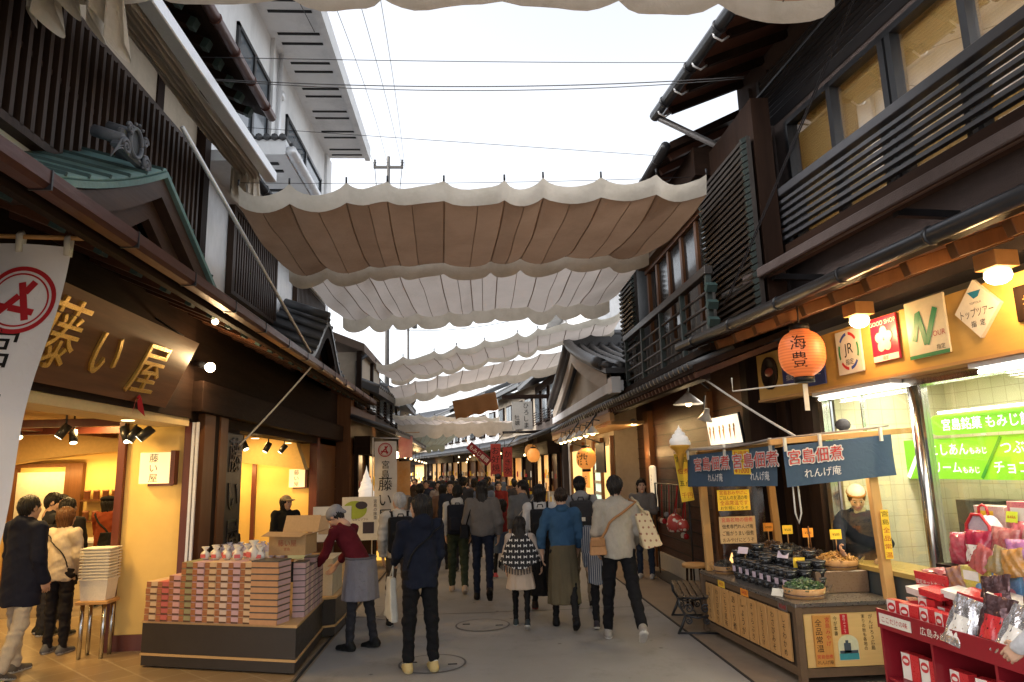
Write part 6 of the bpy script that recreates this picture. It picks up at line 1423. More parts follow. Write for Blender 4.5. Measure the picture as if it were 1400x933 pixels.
def stall_goods():
    # tubs of pickles: black stacked tubs with pale labels
    o0 = None; lid = pm('tub_lid', (.05, .05, .055), (.03, .03, .034), 9, .18, .02); tb = pm('tub_black', (.015, .015, .017), None, 9, .25, .02); lb = flat('tub_label', (.52, .42, .50), .6)
    base, ex, ey = Vector((2.735, 7.52, .6665)), Vector((.10, -1, 0)).normalized(), Vector((1, .1, 0)).normalized(); TT = {}
    for r in range(3):
        for i in range(8):
            hN = (3, 4, 4)[r]+(1 if (i*3+r) % 4 == 0 else 0)
            for lv in range(hN):
                p = base+ex*(.065+i*.142)+ey*(.09+r*.148)+Vector((0, 0, lv*.073))
                lk = lv == 1
                if lk not in TT:
                    TT[lk] = R = thing('pickle_tub', 'x', 'tub', p)
                    MB().lathe([(0, 0), (.056, 0), (.063, .056), (0, .056)], p, 14).build('tub', tb, R)
                    MB().lathe([(.0, .057), (.067, .057), (.067, .068), (.06, .0712), (0, .0712)], p, 14).build('lid', lid, R)
                    m = MB(); n_ = Vector((-1, -.1, 0)).normalized(); m.obox(p+n_*.063+Vector((0, 0, .03)), (.062, .004, .055), Matrix(((ex.x, n_.x, 0, 0), (ex.y, n_.y, 0, 0), (0, 0, 1, 0), (0, 0, 0, 1))))
                    if lk: m.build('label', lb, R)
                else: R = dup(TT[lk], Matrix.Translation(p))
                tag(R, 'black pickle tub, %s layer up, %s stack from far end, %s row' % (ORD[lv], ORD[i], ('street side', 'middle', 'inner')[r]), 'tub', 'stacked black pickle tubs on the stall counter')
    def heap(lab, p, r, h, col, col2, sz, n, seed, food):
        """round wooden bowl heaped with food, wrapped in clear film"""
        T = thing('food_bowl', lab, 'bowl', p); x, y, z = p
        MB().lathe([(0, 0), (r*.93, 0), (r, h), (r*.94, h), (r*.90, .02), (0, .02)], p, 26).build('wooden_tub', wood('tub_wood_%d' % seed, (.46, .25, .10), (.36, .19, .07), 2, 20, .45, .1), T)
        MB().lathe([(r*.965, h*.30), (r*.975, h*.30), (r*.985, h*.42), (r*.972, h*.42)], p, 26).build('hoop', M['copper_brown'], T)
        rnd = random.Random(seed); m = MB().lathe([(0, h*.6), (r*.93, h*.62), (r*.8, h*1.05), (r*.45, h*1.45), (0, h*1.6)], p, 16)
        for i in range(n):
            a, q = rnd.uniform(0, 2*PI), r*.9*math.sqrt(rnd.random()); hz = h*(.75+.9*(1-(q/r)**1.7)); s = sz*rnd.uniform(.6, 1.3)
            m.obox((x+q*math.cos(a), y+q*math.sin(a), z+hz), (s*1.5, s*.6, s*.45), rotm(rnd.uniform(-1, 1), rnd.uniform(-1, 1), rnd.uniform(0, 6)), rnd.randint(0, 1))
        m.build('food', [col, col2], T)
        f = MB(); f.grid(lambda u, v: Vector((x+(r*1.03+.05*v+.012*math.sin(u*50))*math.cos(u*2*PI), y+(r*1.03+.05*v+.012*math.sin(u*47))*math.sin(u*2*PI), z+h*.2+h*(1.0+.22*math.sin(u*23))*v)), 60, 4); f.build('clear_film', M['film'], T)
        return T
    g = lambda n, *c: pm('food_'+n, c, tuple(x*.5 for x in c), 30, .35, .3)
    heap('round wooden bowl heaped with dark green seaweed at the front corner of the stall', (2.99, 6.36, .6665), .185, .085, g('green1', .05, .10, .03), g('green2', .02, .05, .02), .035, 260, 11, 'seaweed')
    # raised box covered with film
    T = thing('riser_box', 'brown wooden riser box wrapped in clear film carrying food bowls', 'box', (3.4, 6.9, .6665)); MB().box(3.16, 3.66, 6.45, 7.9, .667, .86).build('body', wood('riser_wood', (.20, .13, .08), (.15, .095, .06), 1, 7, .3, .1), T, bevel=.006)
    heap('bowl of golden simmered food on the riser in front of the vendor', (3.47, 6.62, .862), .18, .085, g('gold1', .42, .22, .05), g('gold2', .3, .14, .03), .03, 240, 12, '')
    heap('bowl of dark simmered food second from the near end of the riser', (3.40, 7.02, .862), .165, .08, g('dark1', .035, .02, .016), g('dark2', .02, .012, .01), .03, 220, 13, '')
    heap('bowl of black kelp strips third along the riser', (3.36, 7.39, .862), .16, .08, g('black1', .02, .02, .02), g('black2', .06, .055, .05), .035, 200, 14, '')
    heap('bowl of brown dried fish farthest along the riser', (3.33, 7.74, .862), .16, .08, g('brown1', .16, .08, .03), g('brown2', .09, .045, .02), .03, 200, 15, '')
    heap('small bowl of dark pickles at the far street corner of the counter', (2.80, 7.83, .6665), .12, .08, g('dark3', .03, .03, .025), g('dark4', .05, .04, .03), .025, 120, 16, '')
    for i, (x, y, z, col, lab) in enumerate(((3.06, 6.55, .86, 'yellow_paper', 'beside the bowl of green seaweed'), (3.47, 6.60, 1.10, 'yellow_paper', 'in the bowl of golden food'), (3.40, 7.02, 1.08, 'orange_paper', 'in the bowl of dark food'), (3.36, 7.39, 1.08, 'yellow_paper', 'in the bowl of black kelp'), (3.30, 7.74, 1.08, 'orange_paper', 'in the bowl of dried fish'))):
        T = thing('price_tag', 'small yellow price card on a stick '+lab, 'price tag', (x, y, z), group='price cards on sticks'); MB().box(x-.055, x+.055, y-.003, y+.003, z+.03, z+.12).build('card', M[col], T); MB().tube([(x, y+.005, z-.10), (x, y+.005, z+.1)], .006, 5).build('stick', M['wood_light'], T)
        MB().text('¥500', (x, y-.0045, z+.075), (1, 0, 0), (0, 0, 1), .035).build('lettering', M['ink'], T)
    for i, (x, y, z) in enumerate(((2.77, 6.42, .70), (2.80, 7.25, .975), (3.0, 6.75, .985))):
        T = thing('price_card', ['cream price card leaning on the bowl of green seaweed', 'lilac card on the far stacks of black tubs', 'lilac card on the near stacks of black tubs'][i], 'price card', (x, y, z)); MB().obox((x, y, z), (.11, .004, .07), rotm(-.5, 0, -.9)).build('card', M['paper'] if i == 0 else flat('card_lilac%d' % i, (.6, .5, .58), .6), T)
    # lamp and white tufts in the stall's far corner
    T = thing('stall_lamp', 'small glowing orange lamp behind the clear sheet of the stall', 'lamp', (2.96, 7.8, .67)); MB().lathe([(.06, 0), (.1, .0), (.085, .13), (.06, .2), (0, .2)], (2.98, 7.9, .668), 14).build('shade', emit('stall_shade', (1, .55, .2), 1.6), T); point('vendor_fill_light', (3.50, 6.42, 1.80), 34, (1, .72, .38), .06, T)  # point light added before the vendor to brighten his face, away from this lamp
    T = thing('spoon', 'wooden serving stick standing in the bowl of dark food', 'utensil', (3.45, 7.05, .95)); MB().tube([(3.44, 7.05, .93), (3.40, 7.0, 1.22)], .008, 6).build('stick', M['wood_mid'], T)
    T = tag(MB().tube([(2.87, 6.12, 1.72), (2.865, 6.11, 1.42), (2.89, 6.11, 1.33), (2.92, 6.11, 1.42), (2.915, 6.12, 1.72)], .008, 6).build('rope_loop', M['wire_pale']), 'pale rope loop hanging below the front blue cloth', 'rope')
    o = tag(MB().ball((3.50, 6.3, 2.20), (.075, .05, .06), 9, 6).build('stone', pm('stone_dark', (.06, .06, .065), (.03, .03, .033), 12, .8, .5)), 'dark stone weighing down the stall roof', 'stone')
M['film'] = glass('wrap_film', (.97, .97, .97), .9, .08, .06)
stall_goods()
def bench():
    T = thing('bench', 'low street bench with wooden slats and black cast iron scrolled ends', 'bench', (2.6, 8.45, 0), math.radians(-12))
    R = XF[T.name]; F = R
    for i in range(6): MB().box(-.20+i*.072, -.20+i*.072+.055, -.52, .52, .395, .42).build('slat', wood('bench_slat%d' % (i % 2), (.10, .07, .045), (.07, .048, .03), 1, 9, .55, .2), T, frame=F, bevel=.004)
    for y in (-.48, .48):
        m = MB()
        for s in (-1, 1):
            m.tube([(s*.20, y, .39), (s*.19, y, .30), (s*.13, y, .2), (s*.17, y, .1), (s*.22, y, .0)], .016, 6)
            sp = [(s*(.09+.055*(1-i/18)*math.cos(i*.6)), y, .27+.055*(1-i/18)*math.sin(i*.6)) for i in range(17)]; m.tube(sp, .010, 5)
            sp = [(s*(.10+.04*(1-i/18)*math.cos(i*.6+2)), y, .14+.04*(1-i/18)*math.sin(i*.6+2)) for i in range(17)]; m.tube(sp, .009, 5)
        m.tube([(-.2, y, .385), (.2, y, .385)], .014, 6); m.tube([(-.13, y, .2), (0, y, .17), (.13, y, .2)], .011, 6); m.tube([(-.22, y, .012), (.22, y, .012)], .012, 6)
        m.build('iron_end', M['black_metal'], T, frame=F)
    MB().tube([(0, -.48, .18), (0, .48, .18)], .009, 6).build('tie_rod', M['black_metal'], T, frame=F)
    T = thing('stool', 'small round wooden stool with dark legs between bench and stall', 'stool', (2.93, 9.3, 0))
    MB().lathe([(0, .53), (.17, .53), (.175, .56), (.165, .575), (0, .575)], (2.93, 9.3, 0), 22).build('seat', M['wood_light_x'], T)
    for k in range(4):
        a = PI/4+k*PI/2; MB().tube([(2.93+.12*math.cos(a), 9.3+.12*math.sin(a), .53), (2.93+.15*math.cos(a), 9.3+.15*math.sin(a), .004)], .017, 8).build('leg', M['wood_dark'], T)
    MB().lathe([(.13, .2), (.145, .2), (.145, .22), (.13, .22)], (2.93, 9.3, 0), 18).build('ring_stretcher', M['wood_dark'], T)
bench()
def right_small():
    soft_serve((2.44, 8.0, 1.82), .125, .50, 'hanging soft serve cone sign with white swirl and orange wafer cone')
    # three panel menu light box
    for i in range(3):
        y = 9.34-i*.37; T = thing('menu_lightbox', 'lit white ice cream menu panel under the eave, %s of three from the left' % ORD[i], 'sign', (3.34, y, 2.1), group='ice cream menu light panels')
        MB().obox((3.34, y, 2.30), (.05, .32, .36), rotm(0, -.12, 0)).build('panel', emit('menu_panel', (1, .90, .74), 1.0), T)
        MB().obox((3.372, y, 2.30), (.03, .36, .40), rotm(0, -.12, 0)).build('frame', M['black'], T)
        for k in range(2): yy = y+.07-.14*k; MB().add([(3.308, yy-.035, 2.31), (3.308, yy+.035, 2.31), (3.318, yy, 2.16)], [(0, 1, 2)]).build('cone_picture', M['pic_cone'], T); MB().ball((3.312, yy, 2.36), (.006, .04, .055), 8, 6).build('swirl_picture', M['pic_swirl'], T)
        if i == 1: area('menu_light', (3.2, y, 2.3), (.3, 1.0), 5, (1, .9, .72), (-1, 0, -.2))
    # enamel wall lamp
    T = thing('wall_lamp', 'white enamel shade lamp on a dark goose neck under the pent eave', 'lamp', (2.9, 9.0, 2.6))
    MB().tube([(3.2, 9.0, 2.86), (3.05, 9.0, 2.98), (2.92, 9.0, 2.93), (2.90, 9.0, 2.82)], .014, 6).build('neck', M['black_metal'], T)
    MB().lathe([(.03, .15), (.06, .12), (.20, .0), (.195, -.006), (.05, .1), (0, .12)], (2.90, 9.0, 2.66), 20).build('shade', pm('enamel_blue', (.50, .53, .60), None, 9, .3, .03), T)
    MB().ball((2.90, 9.0, 2.67), .045, 10, 8).build('bulb', emit('wl_bulb', (1, .72, .36), 14), T); point('wl_light', (2.90, 9.0, 2.58), 9, (1, .68, .34), .05, T)
    T = thing('clamp_lamp', 'pale cone shaped clamp lamp hanging below the enamel lamp', 'lamp', (3.02, 8.75, 2.4)); MB().lathe([(.03, .16), (.04, .1), (.10, 0), (.09, 0), (.03, .09), (0, .1)], (3.02, 8.75, 2.42), 16, rotm(.25, .2, 0)).build('shade', M['shade'], T); MB().tube([(3.02, 8.76, 2.57), (3.06, 8.8, 2.75)], .012, 6).build('stem', M['black_metal'], T)
    T = thing('eave_lamp', 'warm downlight under the pent eave beside the gable house', 'lamp', (3.0, 12.6, 2.6)); MB().lathe([(.03, .1), (.13, .02), (.125, .0), (.0, .06)], (3.0, 12.6, 2.62), 14).build('shade', M['shade'], T); MB().ball((3.0, 12.6, 2.63), .04, 8, 6).build('bulb', emit('ev_bulb', (1, .75, .4), 14), T); point('eave_light', (3.0, 12.6, 2.55), 14, (1, .66, .3), .05, T)
    # tall white lit panel on the pillar
    T = thing('wall_panel_lamp', 'tall narrow cream panel with rounded corners lit on the dark wall behind the standing woman', 'lamp', (3.36, 13.0, 1.1)); MB().box(3.34, 3.40, 12.70, 13.02, 1.08, 1.86).build('panel', emit('cream_panel', (1, .80, .52), .55, (.7, .62, .5)), T, bevel=.03); MB().text('もみじ', (3.336, 12.86, 1.6), (0, -1, 0), (0, 0, 1), .07, vert=True).build('lettering', M['wood_mid'], T)
    point('panel_uplight', (3.25, 13.3, 2.1), 7, (1, .6, .25), .04)
    # rack with hanging bags and charms
    T = thing('bag_rack', 'thin dark rack on the wooden wall with hanging charms and bags', 'rack', (3.2, 11.4, 0))
    MB().tube([(3.25, 10.4, 0.01), (3.25, 10.4, 1.55), (3.25, 12.3, 1.55), (3.25, 12.3, .01)], .014, 6).build('frame', M['black_metal'], T); MB().box(3.1, 3.42, 10.2, 12.5, .004, .02).build('base', M['black_metal'], T)
    rnd = random.Random(2); cl = [M['red'], M['paper'], flat('charm_brown', (.25, .12, .06), .6), flat('charm_grey', (.3, .3, .3), .5)]
    for i in range(12):
        y = 10.55+i*.145; L = rnd.uniform(.35, .75); T = thing('hanging_charm', 'small charm hanging on the rack, %s from the near end' % ORD[i], 'charm', (3.22, y, 1.55-L), group='charms hanging on the rack'); MB().tube([(3.25, y, 1.54), (3.22, y, 1.56-L)], .006, 5).build('strap', M['red'] if i % 3 == 0 else M['ink'], T)
        MB().lathe([(0, -.08), (.035, -.07), (.045, -.03), (.03, .0), (0, .01)], (3.22, y, 1.56-L), 10, sy=.7).build('charm_body', cl[i % 4], T)
    dots = NT('dotted_red'); v = dots.n('ShaderNodeTexVoronoi', i_Scale=14); dots.l(dots.coord(), v.inputs['Vector']); dots.l(dots.mix(dots.ramp(v.outputs['Distance'], [(.32, 1.), (.38, 0.)]), (.42, .05, .04), (.75, .70, .62)), dots.b.inputs['Base Color'])
    for i, (y, z, r) in enumerate(((10.75, .98, .14), (10.35, .98, .09))):
        T = thing('cloth_bag', ['red bag with white dots hanging on the rack', 'small dotted red pouch at the near end of the rack'][i], 'bag', (3.1, y, z-r)); MB().lathe([(0, -r), (r*.8, -r*.9), (r, -.2*r), (r*.7, r*.7), (r*.25, r), (0, r)], (3.12, y, z), 16).build('bag_body', dots.m, T); MB().tube([(3.12, y-r*.4, z+r*.8), (3.2, y, 1.54), (3.12, y+r*.4, z+r*.8)], .008, 5).build('strap', M['red'], T)
    lantern((3.02, 6.0, 2.84), .20, .22, 'big orange paper lantern with black brush writing under the confectionery eave', None, pm_lantern(), '海豊', cord=.22, face=(-.55, -.83, 0), tassel=True)
    lw = tag(MB().tube([(2.7, 6.9, 2.74), (2.7, 6.9, 2.60), (3.1, 6.3, 2.60), (3.1, 6.3, 2.74)], .008, 5).build('hanging_bar', M['paper']), 'thin pale hanging bar left of the big orange lantern', 'bar')
    # hanging signs and flags further down
    T = thing('hanging_sign', 'white vertical signboard with black writing hanging from a dark frame on the right', 'sign', (1.75, 22.3, 3)); MB().box(1.32, 1.98, 22.25, 22.35, 3.1, 4.0).build('board', flat('hs_white', (.52, .50, .46), .6), T); MB().box(1.0, 2.6, 22.2, 22.4, 4.1, 4.22).box(1.0, 2.6, 22.22, 22.38, 2.98, 3.05).build('frame', M['wood_dark_x'], T); MB().text('ひろしま', (1.78, 22.245, 3.55), (1, 0, 0), (0, 0, 1), .2, vert=True).text('牡蠣', (1.48, 22.245, 3.4), (1, 0, 0), (0, 0, 1), .17, vert=True).build('lettering', M['ink'], T)
    T = thing('red_banner', 'slanting red banner with white writing over the crowd', 'banner', (-.1, 21.5, 1.9)); e = Vector((.62, 0, -.55)).normalized(); nn = Vector((.55, 0, .62)).normalized(); o = Vector((-.18, 21.5, 2.52))
    MB().add([o, o+e*.85, o+e*.85+nn*.26, o+nn*.26, *[p+Vector((0, .01, 0)) for p in (o, o+e*.85, o+e*.85+nn*.26, o+nn*.26)]], [(0, 1, 2, 3), (7, 6, 5, 4), (0, 4, 5, 1), (1, 5, 6, 2), (2, 6, 7, 3), (3, 7, 4, 0)]).build('cloth', flat('banner_dark_red', (.20, .02, .025), .7), T); MB().text('もみじ饅頭', o+e*.42+nn*.13+Vector((0, -.004, 0)), e, nn, .15).build('lettering', M['paper'], T); MB().tube([(.6, 21.52, 1.4), (-.2, 21.52, 2.8)], .012, 6).build('pole', M['wood_light'], T)
    for i, (x, y, z, w) in enumerate(((.75, 22.0, 1.7, .32), (1.15, 22.4, 1.6, .30))):
        T = thing('red_sign', ['red vertical sign with black writing at the far right shops', 'second red vertical sign just right of the first in the distance', 'small dark red sign left of the red vertical signs'][i], 'sign', (x, y, z)); MB().box(x-w/2, x+w/2, y, y+.08, z, z+.95).build('board', flat('far_red%d' % i, (.38, .05, .04), .5), T); MB().text(('お好焼', 'かき氷', 'あなご')[i], (x, y-.003, z+.47), (1, 0, 0), (0, 0, 1), w*.8, vert=True).build('lettering', M['ink'] if i < 2 else M['paper'], T)
        MB().tube([(x, y+.04, z+.95), (x+.3, y+.04, z+1.3), (2.3, y+.04, z+1.35)], .015, 5).build('bracket', M['black_metal'], T)
    # strings of small bulbs along the far fronts
    rnd = random.Random(12); bs = emit('far_bulb', (1, .72, .36), 5)
    for i in range(16):
        t = i/15; x = 2.0-t*3.2+rnd.uniform(-.2, .1); y = 22+t*22; z = 2.35+rnd.uniform(-.1, .25)
        T = MB().ball((x, y, z), .045, 8, 6).tube([(x, y, z+.05), (x, y, z+.4)], .012, 5, 1).build('street_bulb', [bs, M['black']]); tag(T, 'small glowing bulb hung along the far right shop fronts, %s in the line' % (ORD[i] if i < 12 else ('thirteenth', 'fourteenth', 'fifteenth', 'sixteenth')[i-12]), 'lamp', 'small bulbs along the far right shops')
    for i in range(7):
        x, y = -2.1-.12*i, 22+i*3.5; T = MB().ball((x, y, 2.3), .045, 8, 6).tube([(x, y, 2.35), (x, y, 2.7)], .012, 5, 1).build('street_bulb', [bs, M['black']]); tag(T, 'small glowing bulb hung along the far left shop fronts, %s in the line' % ORD[i], 'lamp', 'small bulbs along the far left shops')
M['pic_cone'] = flat('pic_cone', (.62, .32, .1), .5); M['pic_swirl'] = flat('pic_swirl', (.6, .42, .25), .5)
def pm_lantern():
    t = NT('lantern_paper'); v = t.coord(); w = t.n('ShaderNodeTexWave', bands_direction='Z', i_Scale=12); t.l(v, w.inputs['Vector'])
    c = t.mix(w.outputs['Fac'], (.46, .11, .035), (.62, .17, .05)); t.l(c, t.b.inputs['Base Color']); t.b.inputs['Roughness'].default_value = .5
    t.b.inputs['Emission Color'].default_value = (1, .22, .05, 1); t.b.inputs['Emission Strength'].default_value = .12; return t.m
right_small()
# ------------------------------------------------------------------ red snack shelf at the right edge
def snack_shelf():
    global FR
    FR = F1
    rc = flat('shelf_red', (.26, .012, .02), .4); T = thing('snack_shelf', 'red cardboard display shelf with compartments at the right edge', 'shelf', (3.7, -.8, 0))
    MB().box(3.05, 4.9, -1.06, -.55, .0, .03).box(3.05, 4.9, -.58, -.55, .03, .80).box(3.05, 3.07, -1.06, -.58, .03, .80).build('carcass', rc, T)
    for s in (3.50, 3.98, 4.45): MB().box(s, s+.02, -1.05, -.58, .03, .735).build('divider', rc, T)
    for z in (.40, .735): MB().box(3.07, 4.9, -1.05, -.58, z, z+.018).build('shelf_board', rc, T)
    MB().box(3.05, 4.9, -1.075, -1.062, .735, .86).build('front_lip', rc, T)
    MB().box(3.08, 3.38, -1.08, -1.0765, .765, .835).build('name_strip', M['paper'], T); MB().text('ここだけの味', (3.23, -1.082, .80), (1, 0, 0), (0, 0, 1), .042).build('lettering', M['red'], T)
    MB().text('広島みやげに', (3.62, -1.0775, .80), (1, 0, 0), (0, 0, 1), .055).build('white_lettering', M['paper'], T)
    MB().box(4.02, 4.42, -1.068, -1.064, .43, .66).build('name_panel', rc, T); MB().box(4.04, 4.40, -1.072, -1.0685, .45, .64).build('name_label', flat('label_white', (.7, .55, .5), .5), T)
    MB().text('ここだけ', (4.22, -1.075, .595), (1, 0, 0), (0, 0, 1), .075).text('キットカット', (4.22, -1.075, .50), (1, 0, 0), (0, 0, 1), .056).build('red_lettering', M['red'], T)
    S = thing('goods_table', 'stepped table behind the red shelf carrying bags and snack boxes', 'table', (4.0, -.3, 0))
    MB().box(3.06, 5, -.72, -.552, .82, .985).build('ledge', M['wood_dark'], S); MB().box(3.03, 5, -.548, -.33, 0, 1.13).build('lower_step', M['wood_dark'], S); MB().box(2.98, 5, -.328, .0, 0, 1.27).build('upper_step', M['wood_dark'], S)
    rnd = random.Random(6); red = flat('snack_red', (.55, .03, .035), .3); wh = flat('snack_white', (.74, .70, .64), .35)
    o0 = None; k = 0
    def boxes(spots, lab, grp):
        nonlocal o0
        for i, (s, n, z, rz) in enumerate(spots):
            if not o0:
                m = MB(); m.box(-.07, .07, -.03, .03, 0, .17, 0).box(-.0705, .0, -.0315, -.0302, .002, .168, 1); m.prism([(.032*math.cos(a), .032*math.sin(a)) for a in [2*PI*j/16 for j in range(16)]], (-.034, -.032, .12), (1, 0, 0), (0, 0, 1), .001, 0).prism([(.022*math.cos(a), .012*math.sin(a)) for a in [2*PI*j/12 for j in range(12)]], (-.034, -.0335, .12), (1, 0, 0), (0, 0, 1), .001, 1)
                o = o0 = m.build('snack_box', [red, wh], frame=F1)
            else: o = o0.copy(); COL.objects.link(o)
            o.matrix_world = F1 @ Matrix.Translation((s, n, z)) @ Matrix.Rotation(rz, 4, 'Z'); tag(o, lab % ORD[i], 'snack box', grp)
    boxes([(3.16+.15*i, -.98-.02*(i % 2), .755, rnd.uniform(-.25, .25)) for i in range(4)], 'red and white snack box in the front row, %s from the left', 'snack boxes in the front row')
    boxes([(3.15+.16*i, -.86, .755+.03*(i % 2), rnd.uniform(-.5, .3)) for i in range(5)], 'red and white snack box in the second row, %s from the left', 'snack boxes in the second row')
    boxes([(3.18+.15*i, -.74, .80, rnd.uniform(-.2, .2)) for i in range(6)], 'red and white snack box in the third row, %s from the left', 'snack boxes in the third row')
    boxes([(3.20+.17*i, -.95, .42, .1) for i in range(2)]+[(3.62, -.95, .42, 0), (3.8, -.93, .42, .2)], 'red snack box in an upper compartment of the red shelf, %s from the left', 'snack boxes in the upper compartments')
    boxes([(3.18+.16*i, -.98, .035, .1) for i in range(2)], 'red snack box in the lower left compartment, %s from the left', 'snack boxes in the lower compartment')
    # flat boxes and header
    for i in range(5):
        o = MB().obox((3.20+.17*i, -.80-.03*(i % 2), .985+.014*i), (.20, .15, .045), rotm(.1, .05*i, .15*i-.2)).build('flat_snack_box', red if i % 2 else wh); tag(o, 'flat %s snack box lying on the standing rows, %s from the left' % (('white', 'red')[i % 2], ORD[i]), 'snack box', 'flat snack boxes on the red shelf')
    T = thing('header_card', 'red header card with pale writing rising behind the red boxes', 'card', (3.2, -.73, .93)); MB().obox((3.20, -.735, 1.03), (.30, .01, .13), rotm(.12, 0, 0)).build('card', red, T); MB().text('限定キットカット', (3.20, -.752, 1.03), (1, 0, 0), (0, 0, 1), .034).build('lettering', M['paper'], T)
    foil = pm('silver_foil', (.62, .60, .62), (.30, .29, .31), 8, .2, .5, metal=.75, bscale=14, bdist=.03); dfo = pm('dark_foil', (.05, .03, .035), (.2, .1, .1), 12, .2, .5, metal=.5, bscale=16, bdist=.03, fine=.5)
    def packet(nm, lab, c, w, h, d, mat, rot, grp=None, lbl=None):
        m = MB(); nu = 12
        def f(sd): return lambda u, v: Vector(((u-.5)*w*(1-.06*math.sin(v*PI)), sd*d*.5*max(0, math.sin(u*PI))**.6*max(0, math.sin(v*PI))**.5+.007*math.sin(u*17+v*9)+.004*math.sin(u*31-v*23), v*h))
        m.grid(f(-1), nu, nu).grid(f(1), nu, nu); mats = [mat]
        if lbl: m.grid(lambda u, v: f(-1)(.2+.6*u, .15+.45*v)+Vector((0, -.0025, 0)), 6, 6, 1); mats.append(lbl)
        o = m.build(nm, mats, frame=F1 @ Matrix.Translation(c) @ rot); tag(o, lab, 'packet', grp)
        return o
    for i, (q, n, z, mt, a) in enumerate(((3.74, -1.08, .77, foil, .22), (3.93, -1.02, .80, dfo, .1), (4.08, -1.06, .78, foil, .35), (4.22, -.98, .84, dfo, -.1), (4.36, -1.04, .8, foil, .1), (3.88, -.90, .90, dfo, -.2), (4.1, -.86, .92, foil, .1), (4.3, -.84, .94, dfo, .2))):
        packet('foil_packet', ('silver' if mt is foil else 'dark')+' foil snack packet leaning over the front of the red shelf, %s placed' % ORD[i], (q, n, z), .19, .30, .06, mt, rotm(-.42, a, .25), 'foil packets at the front of the shelf', wh if mt is foil else red)
    rr = random.Random(31); pr_ = lambda n, c, c2, sc=24: pm(n, c, c2, sc, .2, .4, bscale=26, fine=.6, detail=2, bdist=.015)
    pk = [pr_('packet_%d' % i, c, c2) for i, (c, c2) in enumerate((((.42, .03, .06), (.5, .3, .3)), ((.35, .02, .05), (.12, .01, .03)), ((.3, .03, .05), (.55, .4, .3)), ((.3, .12, .3), (.5, .2, .25))))]
    for i in range(8): packet('red_pouch', 'glossy red gift pouch on the middle step, %s from the left' % ORD[i], (3.16+.17*i, -.44-.03*(i % 2), 1.132), .22, .22+.03*(i % 3), .10, pk[i % 4], rotm(-.12, .06*((i % 3)-1), .1*(i % 2)), 'glossy red gift pouches', wh if i % 3 == 1 else None)
    for i in range(4): packet('flat_red_packet', 'long flat red packet stacked at the left end of the ledge, %s from the bottom' % ORD[i], (3.24, -.57, 1.0+.034*i), .36, .13, .05, pk[(i*2) % 4], rotm(PI/2+.06, 0, .03), 'long flat red packets in a stack')
    cb = [pm('print_%d' % i, c, c2, 14, .3, .05, fine=.7, detail=1.5) for i, (c, c2) in enumerate((((.6, .45, .06), (.08, .35, .45)), ((.08, .28, .55), (.62, .5, .2)), ((.55, .1, .2), (.65, .55, .2)), ((.62, .5, .42), (.5, .06, .1))))]
    def carton(lab, q, n, z, w, h, k, d=.12):
        T = thing('sweets_carton', lab, 'carton', (q, n, z), group='printed sweets cartons')
        MB().box(q-w/2, q+w/2, n-d/2, n+d/2, z, z+h).build('carton', cb[k], T, bevel=.003); MB().box(q-w*.40, q+w*.15, n-d/2-.0025, n-d/2-.0005, z+h*.55, z+h*.86).build('print', (wh, M['yellow_paper'])[k % 2], T)
        MB().lathe([(0, 0), (w*.17, 0), (w*.17, .001), (0, .001)], (q+w*.16, n-d/2-.001, z+h*.32), 14, frame_to((0, -1, 0))).build('print', cb[(k+1) % 4], T)
    for i, (w, h, k) in enumerate(((.22, .19, 0), (.20, .21, 1), (.22, .18, 2), (.2, .22, 0), (.22, .2, 1))): carton('colourful printed sweets carton on the ledge, %s from the left' % ORD[i], 3.53+.235*i, -.635, .986, w, h, k)
    for i, (w, h, k) in enumerate(((.26, .25, 3), (.28, .29, 2), (.27, .25, 3), (.28, .27, 0), (.27, .26, 1))): carton('printed sweets carton standing on the top step, %s from the left' % ORD[i], 3.13+.30*i, -.09, 1.272, w, h, k)
    for i, (w, h, k) in enumerate(((.2, .06, 1), (.2, .07, 0), (.22, .06, 3), (.2, .06, 1))): carton('low printed carton lying before the ledge, %s from the left' % ORD[i], 3.66+.22*i, -.78, .93+.01*i, w, h, k, .1)
    for i, (q, n, z) in enumerate(((3.16, -.76, .92), (3.68, -.86, .99), (3.62, -.58, 1.24), (3.36, -.19, 1.46), (3.66, -.17, 1.45), (3.55, -.52, 1.22), (4.0, -.87, 1.0), (3.95, -.55, 1.24))):
        T = thing('price_card', 'bright yellow green price card among the snack packets, %s' % ('low at the left of the shelf', 'before the low cartons', 'over the printed cartons', 'on the first top carton', 'on the second top carton', 'on the red pouches', 'low among the foil packets', 'farther along the ledge')[i], 'price card', (q, n, z), group='yellow green price cards'); MB().obox((q, n, z), (.09, .004, .075), rotm(-.2, 0, 0)).build('card', flat('card_lime', (.55, .68, .05), .6), T); MB().text('¥%d' % (324+i*54), (q, n-.004, z), (1, 0, 0), (0, 0, 1), .034).build('lettering', M['red'], T)
    # small red edged bag shaped like a rucksack
    T = thing('gift_bag', 'red edged gift bag with a carrying loop on the upper step', 'bag', (3.18, -.27, 1.272)); q = lambda P: [(3.19+(p[0]-3.36)*.66, p[1], 1.272+(p[2]-1.21)*.66) for p in P]
    MB().prism([(-.105, 0), (.105, 0), (.10, .12), (.04, .19), (-.04, .19), (-.10, .12)], (3.19, -.20, 1.272), (1, 0, 0), (0, 0, 1), .10).build('bag_body', pm('bag_print', (.55, .5, .5), (.25, .08, .3), 20, .3, .1, fine=.7, detail=2), T, bevel=.02)
